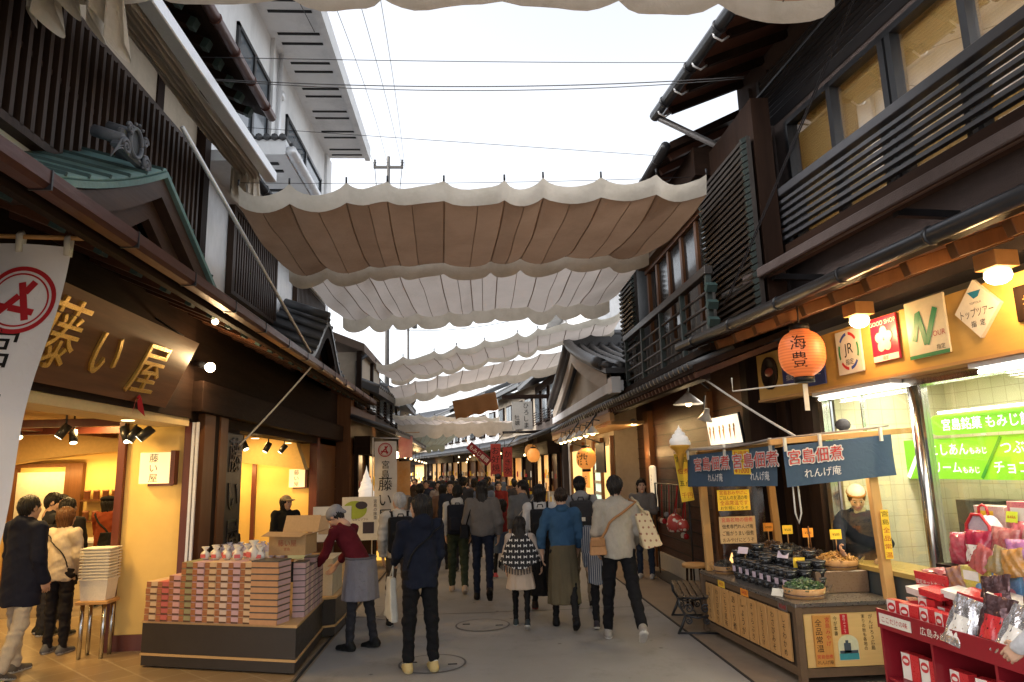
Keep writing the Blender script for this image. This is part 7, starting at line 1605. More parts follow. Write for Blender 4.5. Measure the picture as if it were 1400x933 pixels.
    MB().tube(q([(3.20, -.31, 1.21), (3.21, -.31, 1.40), (3.30, -.31, 1.51), (3.42, -.31, 1.51), (3.51, -.31, 1.40), (3.52, -.31, 1.21)]), .012, 6).build('red_edge', red, T); MB().tube(q([(3.30, -.25, 1.50), (3.31, -.25, 1.59), (3.36, -.25, 1.61), (3.41, -.25, 1.59), (3.42, -.25, 1.50)]), .010, 6).build('carrying_loop', red, T)
    for i in range(16):
        packet('candy_packet', 'small shiny printed candy packet heaped %s, %s from the left' % (('behind the foil packets', 'before the top cartons')[i//8], ORD[i % 8]), (3.42+.15*(i % 8)+rr.uniform(-.02, .02), (-.70, -.24)[i//8]+rr.uniform(-.03, .03), (1.16 if i % 8 > 0 else 1.0, 1.272)[i//8]), .14, .17, .05, pr_('candy_print_%d' % i, (rr.uniform(.2, .5), rr.uniform(.02, .2), rr.uniform(.02, .2)), (rr.uniform(.03, .5), rr.uniform(.02, .35), rr.uniform(.03, .35))), rotm(-.3, rr.uniform(-.4, .4), rr.uniform(-.4, .4)), 'shiny candy packets on the steps')
    area('shelf_spill', (3.9, -.3, 2.46), (1.6, .15), 14, (1, .86, .62), frame=F1)
    FR = Matrix.Identity(4)
snack_shelf()
# ------------------------------------------------------------------ people: smooth bodies and clothes grown from blended tapered limbs
def nets(F, o, h):
    """surface of F = 0 on a regular grid (naive surface nets) -> verts, quads"""
    S = F < 0; nx, ny, nz = F.shape
    idx = -np.ones((nx-1, ny-1, nz-1), int); acc = np.zeros((nx-1, ny-1, nz-1, 3)); cnt = np.zeros((nx-1, ny-1, nz-1))
    C = [(i, j, k) for i in (0, 1) for j in (0, 1) for k in (0, 1)]
    sl = lambda c: tuple(slice(x, n-1+x) for x, n in zip(c, (nx, ny, nz)))
    for a in C:
        for ax in range(3):
            if a[ax]: continue
            b = list(a); b[ax] = 1; b = tuple(b); fa, fb = F[sl(a)], F[sl(b)]; m = S[sl(a)] != S[sl(b)]
            t = np.where(m, fa/np.where(m, fa-fb, 1), 0)
            for q in range(3): acc[..., q] += np.where(m, a[q]+(t if q == ax else 0), 0)
            cnt += m
    act = cnt > 0; n = int(act.sum()); idx[act] = np.arange(n)
    g = np.argwhere(act); V = (g+acc[act]/cnt[act][:, None])*h+np.array(o); Q = []
    for ax in range(3):
        u, v = (ax+1) % 3, (ax+2) % 3; s0 = [slice(None)]*3; s1 = [slice(None)]*3; s0[ax] = slice(0, -1); s1[ax] = slice(1, None)
        e = np.argwhere(S[tuple(s0)] != S[tuple(s1)])
        e = e[(e[:, u] > 0) & (e[:, v] > 0) & (e[:, u] < F.shape[u]-1) & (e[:, v] < F.shape[v]-1)]
        if not len(e): continue
        du = np.eye(3, dtype=int)[u]; dv = np.eye(3, dtype=int)[v]
        q = np.stack([idx[tuple((e-du-dv).T)], idx[tuple((e-dv).T)], idx[tuple(e.T)], idx[tuple((e-du).T)]], 1); fl = ~S[tuple(e.T)]
        q[~fl] = q[~fl][:, ::-1]; Q.append(q)
    return V, np.concatenate(Q)
def smin(a, b, k):
    hh = np.clip(.5+.5*(b-a)/k, 0, 1); return b*(1-hh)+a*hh-k*hh*(1-hh)
def seg(P, a, b, r0, r1, fd=None, fk=1.0):
    a = np.array(a, float); b = np.array(b, float); d = b-a; L = max(1e-9, d @ d); t = np.clip((P-a) @ d/L, 0, 1); q = P-a-t[:, None]*d
    if fd is not None: fd = np.array(fd, float); q = q+np.outer(q @ fd, fd)*(fk-1)
    return np.sqrt((q*q).sum(1))-(r0+(r1-r0)*t)
def ell(P, c, r):
    r = np.array(r, float); q = (P-np.array(c, float))/r; k = np.sqrt((q*q).sum(1)); return (k-1)*r.min()
def grow(fn, lo, hi, h):
    lo = np.array(lo)-h*2; n = np.ceil((np.array(hi)+h*2-lo)/h).astype(int)+1
    X = np.stack(np.meshgrid(*[lo[i]+h*np.arange(n[i]) for i in range(3)], indexing='ij'), -1).reshape(-1, 3)
    return nets(fn(X).reshape(n), lo, h)
WAV = [(np.array(k), p) for k, p in (((21, 9, 33), .3), ((-14, 25, 28), 1.9), ((33, -18, 17), 4.1), ((9, 38, -21), 2.2), ((-27, 13, 47), 5.3), ((52, 31, 12), .9))]
def folds(P, s=0.0, f=1.0): return sum(np.sin(P @ (k*f)+p+s*(i+1)) for i, (k, p) in enumerate(WAV))/6
TPL = {}
def head_tpl():
    if 'head' in TPL: return TPL['head']
    def f(P):
        d = ell(P, (0, -.012, .025), (.074, .093, .092)); d = smin(d, ell(P, (0, .026, -.042), (.057, .064, .076)), .03); d = smin(d, seg(P, (0, .058, -.088), (0, .06, -.086), .024, .024), .03)
        d = smin(d, seg(P, (-.036, .076, .032), (.036, .076, .032), .014, .014), .02)
        for s in (-1, 1): d = smin(d, ell(P, (s*.036, .052, -.022), (.030, .034, .03)), .02)
        for s in (-1, 1): d = -smin(-d, seg(P, (s*.031, .108, .012), (s*.031, .109, .012), .017, .017), .012)
        d = smin(d, seg(P, (0, .088, .016), (0, .110, -.022), .008, .0125), .012); d = smin(d, ell(P, (0, .086, -.052), (.023, .012, .010)), .008)
        for s in (-1, 1): d = smin(d, ell(P, (s*.077, -.008, .0), (.010, .022, .032)), .008)
        return smin(d, seg(P, (0, -.018, -.05), (0, -.034, -.17), .05, .058), .03)
    TPL['head'] = grow(f, (-.1, -.12, -.22), (.1, .13, .13), .0062); return TPL['head']
def hand_tpl(curl):
    k = 'hand%.1f' % curl
    if k in TPL: return TPL[k]
    def f(P):
        d = seg(P, (0, -.018, .03), (0, -.018, .078), .026, .027, (1, 0, 0), 1.9); d = smin(d, seg(P, (0, .018, .03), (0, .016, .078), .026, .026, (1, 0, 0), 1.9), .012); d = smin(d, seg(P, (0, 0, -.03), (0, 0, .02), .024, .026, (1, 0, 0), 1.3), .02)
        for i, L in enumerate((.072, .082, .076, .058)):
            y = .031-.0205*i; p = np.array([.0, y, .09]); a = .15+.06*i
            for j, (fr, r) in enumerate(((.45, .0088), (.32, .008), (.23, .0072))):
                a2 = a+curl*(.25+.45*j); q = p+L*fr*np.array([math.sin(a2), (y*.3)*(1-j*.4), math.cos(a2)]); d = smin(d, seg(P, p, q, r, r*.93), .005); p = q
        p = np.array([.004, .030, .022]); q = p+np.array([.012, .026, .030]); d = smin(d, seg(P, p, q, .0125, .0105), .010); return smin(d, seg(P, q, q+np.array([.010+.01*curl, .006, .030]), .010, .008), .006)
    TPL[k] = grow(f, (-.04, -.06, -.06), (.09, .08, .19), .0048); return TPL[k]
def hair_tpl(kind):
    if kind in TPL: return TPL[kind]
    def f(P):
        ph = np.arctan2(P[:, 0], -P[:, 1]); st = .005*np.sin(ph*31+P[:, 2]*9+2*np.sin(P[:, 2]*30))+.003*np.sin(ph*13+P[:, 2]*22)
        big = 1.0 if kind != 'bob' else 1.06
        d = ell(P, (0, -.020, .034), (.086*big, .101*big, .098)); cut = ell(P, (0, .105, -.050), (.070, .085, .115)); bot = -.055
        if kind == 'bob': d = smin(d, seg(P, (0, -.03, .0), (0, -.03, -.085), .088, .080, (0, 1, 0), 1.0), .03); bot = -.13
        if kind in ('long', 'wavy'): d = smin(d, seg(P, (0, -.05, .0), (0, -.095, -.30), .085, .075, (0, 1, 0), 1.5), .04); bot = -.40
        if kind == 'short': bot = -.075; d = smin(d, seg(P, (0, -.055, 0), (0, -.05, -.055), .062, .05), .03)
        if kind == 'bun': d = smin(d, seg(P, (0, -.105, .035), (0, -.115, .03), .044, .04), .02); bot = -.065
        if kind == 'pony': d = smin(d, seg(P, (0, -.10, .02), (0, -.135, -.17), .034, .02), .02); bot = -.25; d = np.maximum(d, np.where((P[:, 1] > -.085), -P[:, 2]-.07, -1))
        d = d+st
        bot = bot+.016*np.sin(ph*7)+.012*np.sin(ph*17+1)
        d = np.maximum(d, -cut); return np.maximum(d, bot-P[:, 2])
    TPL[kind] = grow(f, (-.13, -.2, -.42 if kind in ('long', 'wavy') else -.27), (.13, .12, .15), .0068); return TPL[kind]
def cap_tpl(kind):
    if kind in TPL: return TPL[kind]
    def f(P):
        if kind == 'cap':
            d = np.maximum(ell(P, (0, -.016, .045), (.090, .107, .096)), .035-P[:, 2]); return np.minimum(d, np.maximum(ell(P, (0, .105, .052), (.076, .085, .018)), .04-P[:, 1]))
        if kind == 'beret': return smin(ell(P, (.0, -.02, .088), (.115, .125, .045)), np.maximum(ell(P, (0, -.016, .05), (.088, .105, .07)), .03-P[:, 2]), .02)+.002*folds(P, 2)
        if kind == 'scarf': return smin(np.maximum(ell(P, (0, -.03, .045), (.094, .118, .095)), -.03-P[:, 2]+P[:, 1]*.5), seg(P, (0, -.12, -.01), (0, -.14, -.05), .03, .02), .02)+.004*folds(P, 1)
        if kind == 'beanie': return np.maximum(ell(P, (0, -.018, .045), (.092, .108, .105)), -.01-P[:, 2]+P[:, 1]*.3)+.002*folds(P, 1)
        if kind == 'paper': return np.maximum(np.maximum(ell(P, (0, -.022, .07), (.088, .108, .078)), .062-P[:, 2]), np.abs(P[:, 0])+P[:, 2]*.45-.125)
    TPL[kind] = grow(f, (-.14, -.18, -.1), (.14, .21, .19), .0068); return TPL[kind]
def xform(V, R, t): return V @ np.array(R).T+np.array(t)
def rx(a): c, s = math.cos(a), math.sin(a); return np.array([[1, 0, 0], [0, c, -s], [0, s, c]])
def ry(a): c, s = math.cos(a), math.sin(a); return np.array([[c, 0, s], [0, 1, 0], [-s, 0, c]])
def rz(a): c, s = math.cos(a), math.sin(a); return np.array([[c, -s, 0], [s, c, 0], [0, 0, 1]])
SKIN = [pm('skin_%d' % i, c, tuple(x*.88 for x in c), 9, .5, .05, fine=.1) for i, c in enumerate(((.52, .32, .22), (.46, .27, .18), (.58, .38, .28)))]
FAB = {}
def fab(c, rough=.85, scale=7, sheen=.0):
    k = (c, rough, scale)
    if k not in FAB: FAB[k] = pm('fabric_%02d' % len(FAB), c, tuple(x*.74 for x in c), scale, rough, .7, (1, 1, .6), bscale=13, fine=.3, bdist=.014, spec=.12)
    return FAB[k]
EYEW = flat('eye_white', (.34, .31, .29), .3); EYEB = flat('eye_dark', (.02, .012, .01), .2); LIP = flat('lip', (.42, .13, .11), .45)
def person(lab, x, y, H, face, cfg, group=None, h=.0125):
    """face: heading in degrees, 0 looks down the street, positive turns left"""
    g = dict(lean=0, head=(0, 0), la=(.1, .12, .25), ra=(.1, .12, .25), ll=(.0, .0), rl=(.0, .0), top=(.1, .1, .1), hem=.86, bot=(.03, .03, .04), kind='pants', fit=1.0, hair='short', hc=(.012, .010, .009), shoe=(.02, .02, .02), sole=(.5, .5, .48), skin=0, wide=1.0, puff=0.0, sleeve=1.0, ankle=.09, hat=None, hatc=(.02, .02, .02), curl=.5, facial=False, topm=None, botm=None, hood=False, legw=1.0, skz=.35, skw=.21, tights=(.012, .012, .013), fold=.011, child=False, seed=0, stance=.0, apron=None, collar=None); g.update(cfg)
    k = H/1.70; hk = 1.0 if not g['child'] else 1.13; F = Matrix.Translation((x, y, 0)) @ Matrix.Rotation(math.radians(face), 4, 'Z') @ Matrix.Scale(k, 4)
    Rl = rx(-g['lean']); pel = np.array([0, 0, .93]); T = lambda p: pel+Rl @ (np.array(p, float)-pel)
    J = {}
    for s, nm, leg in ((-1, 'l', g['ll']), (1, 'r', g['rl'])):
        hip = np.array([s*.088, 0, .90]); a, b = leg[0], leg[1]; o = leg[2] if len(leg) > 2 else .03+g['stance']
        kn = hip+.415*np.array([s*math.sin(o), math.sin(a), -math.cos(a)]); an = kn+.405*np.array([s*math.sin(o)*.6, math.sin(a-b), -math.cos(a-b)])
        J[nm+'h'], J[nm+'k'], J[nm+'a'], J[nm+'p'] = hip, kn, an, max(-.15, (b-a)*.75 if a < .05 else -(a-b)*.3)
    for s, nm, arm in ((-1, 'L', g['la']), (1, 'R', g['ra'])):
        sh = np.array([s*.178, -.012, 1.395]); a, o, b = arm[:3]; inn = arm[3] if len(arm) > 3 else .12
        el = sh+.285*np.array([s*math.sin(o), math.sin(a)*math.cos(o), -math.cos(a)*math.cos(o)]); dr = np.array([-s*math.sin(inn)*min(1, b+.1), math.sin(a+b), -math.cos(a+b)]); dr /= np.linalg.norm(dr); wr = el+.245*dr
        J[nm+'s'], J[nm+'e'], J[nm+'w'], J[nm+'d'] = T(sh), T(el), T(wr), Rl @ dr
    low = min(J['la'][2]-.085, J['ra'][2]-.085) if True else 0
    dz = -low
    if abs(dz) > 1e-4:
        sh_ = np.array([0, 0, dz]); pel = pel+sh_
        for q in list(J):
            if q[1] != 'd' and q[1] != 'p': J[q] = J[q]+sh_
    D = np.array([0, 0, dz]); T = lambda p: pel+Rl @ (np.array(p, float)+D-pel); fy = Rl @ np.array([0, 1., 0]); ax = Rl @ np.array([0, 0, 1.])
    nb = T((0, -.02, 1.43)); hc = T((0, .012, 1.585)); Rh = Rl @ rz(g['head'][0]) @ rx(-g['head'][1]); hs = hk
    # --- body
    m = MB(); V, Q = head_tpl(); m.add(xform(V*hs, Rh, hc), Q.tolist(), 0, True)
    def fb(P):
        d = seg(P, T((0, 0, .98)), T((0, 0, 1.30)), .10, .125, fy, 1.45)
        d = smin(d, seg(P, J['Ls'], J['Rs'], .045, .045), .06); d = smin(d, seg(P, T((0, -.012, 1.36)), T((0, -.02, 1.48)), .058, .052), .04)
        for s in 'LR': d = smin(d, seg(P, J[s+'s'], J[s+'e'], .042, .036), .03); d = smin(d, seg(P, J[s+'e'], J[s+'w'], .035, .026), .02)
        for s in 'lr': d = smin(d, seg(P, J[s+'h'], J[s+'k'], .05, .034), .04); d = smin(d, seg(P, J[s+'k'], J[s+'a'], .034, .028), .02)
        return d
    A = np.array([v for q, v in J.items() if q[1] not in 'dp']+[T((0, 0, 1.45))]); V, Q = grow(fb, A.min(0)-.13, A.max(0)+.1, max(.016, h*1.3)); m.add(V, Q.tolist(), 0, True)
    for s, nm in ((-1, 'L'), (1, 'R')):
        V, Q = hand_tpl(g['curl']); V = V.copy(); z = J[nm+'d']; palm = np.array([-s*1.0, .25, .0]); palm = palm-z*(palm @ z); palm /= np.linalg.norm(palm); yv = np.cross(z, palm)
        if s > 0: V[:, 1] *= 1
        fl = 1 if (yv @ np.array([0, 1., .2])) > 0 else -1; V[:, 1] *= fl; Q2 = Q if fl > 0 else Q[:, ::-1]
        m.add(xform(V*.95, np.stack([palm, yv, z], 1), J[nm+'w']), Q2.tolist(), 0, True)
    body = m.build('person', SKIN[g['skin']], frame=F); tag(body, lab, 'person', group)
    ch = lambda V, Q, nm, mt, mi=None: MB().add(V, Q.tolist() if hasattr(Q, 'tolist') else Q, 0, True).build(nm, mt, body, frame=F)
    # --- top
    wd = g['wide']; pf = g['puff']; hem = g['hem']; sd = g['seed']
    def ft(P):
        r = .145*wd+pf; d = seg(P, T((0, 0, min(1.0, hem+.1))), T((0, 0, 1.30)), r*(1.0+.15*(1.0-hem)), r*1.04, fy, 1.32)
        if hem < .9: d = smin(d, seg(P, T((0, 0, hem-.02)), T((0, 0, 1.05)), r*(1.06+.25*max(0, .9-hem)), r, fy, 1.25), .05)
        d = smin(d, seg(P, J['Ls'], J['Rs'], .058+pf, .058+pf), .06)
        d = smin(d, seg(P, T((0, -.015, 1.38)), T((0, -.02, 1.455)), .075, .066), .04)
        for s in 'LR':
            d = smin(d, seg(P, J[s+'s'], J[s+'e'], .062*wd+pf, .054*wd+pf), .035)
            e = J[s+'e']+(J[s+'w']-J[s+'e'])*g['sleeve']; d = smin(d, seg(P, J[s+'e'], e, .053*wd+pf, .042*wd+pf*.6), .02)
        if g['hood']: d = smin(d, ell(P, T((0, -.095, 1.44)), (.105, .055, .085)), .03)
        if pf > .01: d = d+.008*np.abs(np.sin((P @ ax)*42))
        d = d+g['fold']*folds(P, sd)+g['fold']*.5*folds(P, sd+2, 2.1)
        return np.maximum(d, -((P-T((0, 0, hem))) @ ax)+.008*np.sin(P[:, 0]*31+sd))
    A = np.array([J['Ls'], J['Rs'], J['Le'], J['Re'], J['Lw'], J['Rw'], T((0, 0, 1.5)), T((0, 0, hem))]); V, Q = grow(ft, A.min(0)-np.array([.14, .2, .14]), A.max(0)+np.array([.14, .2, .05]), h)
    ch(V, Q, g.get('topname', 'jacket'), g['topm'] or fab(g['top']))
    # --- lower garment
    lw = g['fit']
    def legs(w, zc, up=True):
        def f(P):
            d = None
            for s in 'lr':
                q = seg(P, J[s+'h'], J[s+'k'], .083*w, .060*w); q = smin(q, seg(P, J[s+'k'], J[s+'a']+(J[s+'k']-J[s+'a'])*(zc-.09)/.4, .060*w, .050*w*g['legw']), .03); d = q if d is None else smin(d, q, .025)
            d = smin(d, seg(P, pel+[-.045, 0, .03], pel+[.045, 0, .03], .125, .125, (0, 1, 0), 1.15), .05)
            n = folds(P, sd+1, 1.2); return np.maximum(d+.010*n+.0035*np.sin(P[:, 2]*75+4*folds(P, sd+3)), P[:, 2]-(pel[2]+.07))
        A = np.array([J[q] for q in ('lh', 'rh', 'lk', 'rk', 'la', 'ra')]); return grow(f, A.min(0)-.13, A.max(0)+np.array([.14, .14, .16]), h)
    if g['kind'] == 'pants': V, Q = legs(lw, g['ankle']); ch(V, Q, 'trousers', g['botm'] or fab(g['bot']))
    else:
        V, Q = legs(.80, .09); ch(V, Q, 'tights', fab(g['tights'], .7))
        z0 = g['skz']+dz; z1 = pel[2]+.08; kc = (J['lk']+J['rk'])/2
        def fs(P):
            t = np.clip((z1-P[:, 2])/(z1-z0), 0, 1); r_ = .163+(g['skw']-.163)*t**.8; ph = np.arctan2(P[:, 1], P[:, 0]); yc = kc[1]*t*.8
            q = np.sqrt(P[:, 0]**2+((P[:, 1]-yc)*1.22)**2)-r_-.010*t*np.sin(ph*9+sd+P[:, 2]*3)-.006*t*np.sin(ph*17+2); return np.maximum(np.maximum(q*.85+.003*folds(P, sd), z0-P[:, 2]), P[:, 2]-z1)
        V, Q = grow(fs, (-.34, -.34, z0-.02), (.34, .34, z1+.02), h); ch(V, Q, 'skirt', g['botm'] or fab(g['bot']))
    # --- shoes
    for s in 'lr':
        a = J[s+'a']; R_ = rx(-J[s+'p']) if J[s+'p'] > .1 else np.eye(3)
        def fs(P):
            L = (P-a) @ R_; d = seg(L, (0, -.045, -.048), (0, .06, -.055), .043, .041, (1, 0, 0), 1.1); d = smin(d, seg(L, (0, .06, -.056), (0, .155, -.062), .042, .032), .02); d = smin(d, seg(L, (0, -.015, -.05), (0, -.012, .0), .044, .043), .03); return np.maximum(d, -.083-L[:, 2])
        V, Q = grow(fs, a-.13, a+np.array([.1, .23, .06]) if J[s+'p'] < .3 else a+.2, .0085); L = ((V-a) @ R_)[:, 2]; mb = MB().add(V, Q.tolist(), 0, True)
        for i, f in enumerate(mb.f):
            if sum(L[j] for j in f)/4 < -.062: mb.m[i] = 1
        mb.build('shoe', [fab(g['shoe'], .55, 11), fab(g['sole'], .6, 12)], body, frame=F)
    # --- hair, hat, face
    if g['hair']:
        V, Q = hair_tpl(g['hair']); ch(xform(V*hs, Rh, hc), Q, 'hair', pm_hair(g['hc']))
    if g['hat']:
        V, Q = cap_tpl(g['hat']); ch(xform(V*hs, Rh, hc), Q, {'cap': 'cap', 'beret': 'beret', 'scarf': 'headscarf', 'beanie': 'knit_hat', 'paper': 'cook_cap'}[g['hat']], g.get('hatm') or fab(g['hatc']))
        if g['hat'] == 'paper':
            pts = [xform(np.array([[.088*math.cos(t), -.02+.108*math.sin(t), .066]])*hs, Rh, hc)[0] for t in [2*PI*i/24 for i in range(25)]]; MB().tube([Vector(p) for p in pts], .013, 6).build('cap_band', fab((.34, .15, .05)), body, frame=F)
    if g['facial']:
        m = MB(); m2 = MB(); m3 = MB(); m4 = MB()
        tr = lambda p: Vector(xform(np.array([p])*hs, Rh, hc)[0])
        for s in (-1, 1):
            MB().ball(tr((s*.031, .0865, .011)), .0115*hs, 10, 8).build('eye', EYEW, body, frame=F); MB().ball(tr((s*.031, .0935, .011)), .0078*hs, 8, 6).build('iris', EYEB, body, frame=F)
            MB().tube([tr((s*.015, .098, .030)), tr((s*.033, .096, .0345)), tr((s*.050, .084, .028))], .0024*hs, 5).build('eyebrow', pm_hair(g['hc']), body, frame=F)
        MB().tube([tr((-.021, .091, -.052)), tr((-.008, .098, -.0495)), tr((.008, .098, -.0495)), tr((.021, .091, -.052))], .0042*hs, 6).tube([tr((-.018, .091, -.056)), tr((0, .097, -.0585)), tr((.018, .091, -.056))], .0045*hs, 6).build('lips', LIP, body, frame=F)
    # --- extras riding on the clothes
    def outw(p, gap):
        p = np.array(p, float)
        c = T((0, 0, 0)); c = pel+ax*((p-pel) @ ax); d = p-c; n = np.linalg.norm(d); d = d/(n+1e-9)
        for _ in range(60):
            if ft(p[None])[0] > gap: break
            p = p+d*.006
        return p
    X = dict(F=F, T=T, J=J, body=body, outw=outw, pel=pel, ax=ax, fy=fy, ch=ch, hc=hc, Rh=Rh, ft=ft, h=h)
    def strap(a, b, c=None, r=.011, mat=None, nm='strap', n=16, owner=None, gap=.004):
        P = [np.array(a)+(np.array(b)-np.array(a))*i/n for i in range(n+1)]; P = [Vector(outw(p, gap)) for p in P]
        return MB().tube(P, r, 6).build(nm, mat or fab((.02, .02, .02)), owner or body, frame=F)
    X['strap'] = strap
    if g['collar']:
        V, Q = grow(lambda P: np.maximum(np.abs(seg(P, T((0, -.022, 1.41)), T((0, -.022, 1.425)), .082, .080))-.012, -((P-T((0, 0, 1.42))) @ ax)), nb-.13, nb+.13, .009); ch(V, Q, 'collar', fab(g['collar']))
    if g['apron']:
        z0, z1 = .55+dz, 1.02+dz
        def fa(P):
            t = np.clip((z1-P[:, 2])/(z1-z0), 0, 1); q = np.sqrt(P[:, 0]**2+((P[:, 1]+.0)*1.12)**2)-.180-.045*t-.006*np.sin(np.arctan2(P[:, 1], P[:, 0])*11)*t; return np.maximum(np.maximum(np.abs(q)-.008, z0-P[:, 2]), P[:, 2]-z1)
        V, Q = grow(fa, (-.3, -.3, z0-.02), (.3, .3, z1+.02), .011); ch(V, Q, 'apron', fab(g['apron']))
        MB().tube([Vector((.184*math.cos(t), .164*math.sin(t), z1-.01)) for t in [2*PI*i/24 for i in range(25)]], .014, 6).build('apron_tie', fab(tuple(c*.6 for c in g['apron'])), body, frame=F)
    return X
HAIRM = {}
def pm_hair(c):
    if c not in HAIRM: HAIRM[c] = pm('hair_%d' % len(HAIRM), c, tuple(x*1.9 for x in c), 40, .42, .5, (1, 1, .12), bscale=160, fine=.3, bdist=.004)
    return HAIRM[c]
def backpack(X, lab, col, sz=1.0, logo=False, group=None):
    F, T, J = X['F'], X['T'], X['J']; B = thing('backpack', lab, 'backpack', F @ Vector(T((0, -.16, 1.0))), 0, group, Matrix.Identity(4))
    def f(P):
        L = (P-T((0, -.205, 1.18))); q = np.stack([L[:, 0], L @ X['fy'], L @ X['ax']], 1); b = np.abs(q)-np.array([.125, .055, .19])*sz; d = np.sqrt((np.maximum(b, 0)**2).sum(1))+np.minimum(b.max(1), 0)-.035
        p = np.abs(q-np.array([0, -.085*sz, -.07]))-np.array([.09, .012, .08])*sz; d2 = np.sqrt((np.maximum(p, 0)**2).sum(1))-.025; return smin(d, d2, .012)+.004*folds(P, 3)
    c = T((0, -.22, 1.18)); V, Q = grow(f, c-.32, c+.32, .0125); MB().add(V, Q.tolist(), 0, True).build('pack_body', fab(col, .6), B, frame=F)
    for s in (-1, 1):
        P = [T((s*.10, -.14, 1.36)), T((s*.105, -.07, 1.46)), T((s*.11, .03, 1.46)), T((s*.115, .12, 1.36)), T((s*.12, .14, 1.22)), T((s*.14, .08, 1.08)), T((s*.13, -.12, 1.05))]
        P = [Vector(X['outw'](p, .008)) for p in P]; MB().tube(P, .016, 6).build('strap', fab(col, .6), B, frame=F)
    MB().tube([Vector(T((-.04, -.2, 1.40))), Vector(T((-.03, -.2, 1.44))), Vector(T((.03, -.2, 1.44))), Vector(T((.04, -.2, 1.40)))], .008, 6).build('grab_loop', fab(col, .6), B, frame=F)
    if logo: MB().obox(Vector(T((.0, -.336, 1.16))), (.09, .006, .05)).build('patch', M['paper'], B, frame=F)
    return B
def soft_bag(X, lab, c, size, col, nm='shoulder_bag', mat=None, straps=(), seed=0, tilt=0.0, group=None, sr=.010, sc=None, cat='bag'):
    F = X['F']; B = thing(nm, lab, cat, F @ Vector(np.array(c)-[0, 0, size[2]]), 0, group, Matrix.Identity(4)); Rm = ry(tilt)
    def f(P):
        q = (P-np.array(c)) @ Rm; t = q[:, 2]/size[2]; w = np.array(size)*1.0; b = np.abs(q)*np.stack([1+.12*t, 1+.45*np.clip(t, -1, 1), np.ones_like(t)], 1)-w*.8; return np.sqrt((np.maximum(b, 0)**2).sum(1))+np.minimum(b.max(1), 0)-w.min()*.22+.006*folds(P, seed, 1.3)
    V, Q = grow(f, np.array(c)-np.array(size).max()*1.35, np.array(c)+np.array(size).max()*1.35, .011); MB().add(V, Q.tolist(), 0, True).build('bag_body', mat or fab(col, .7), B, frame=F)
    for P in straps: MB().tube([Vector(p) for p in P], sr, 6).build('strap', fab(sc or col, .7), B, frame=F)
    return B
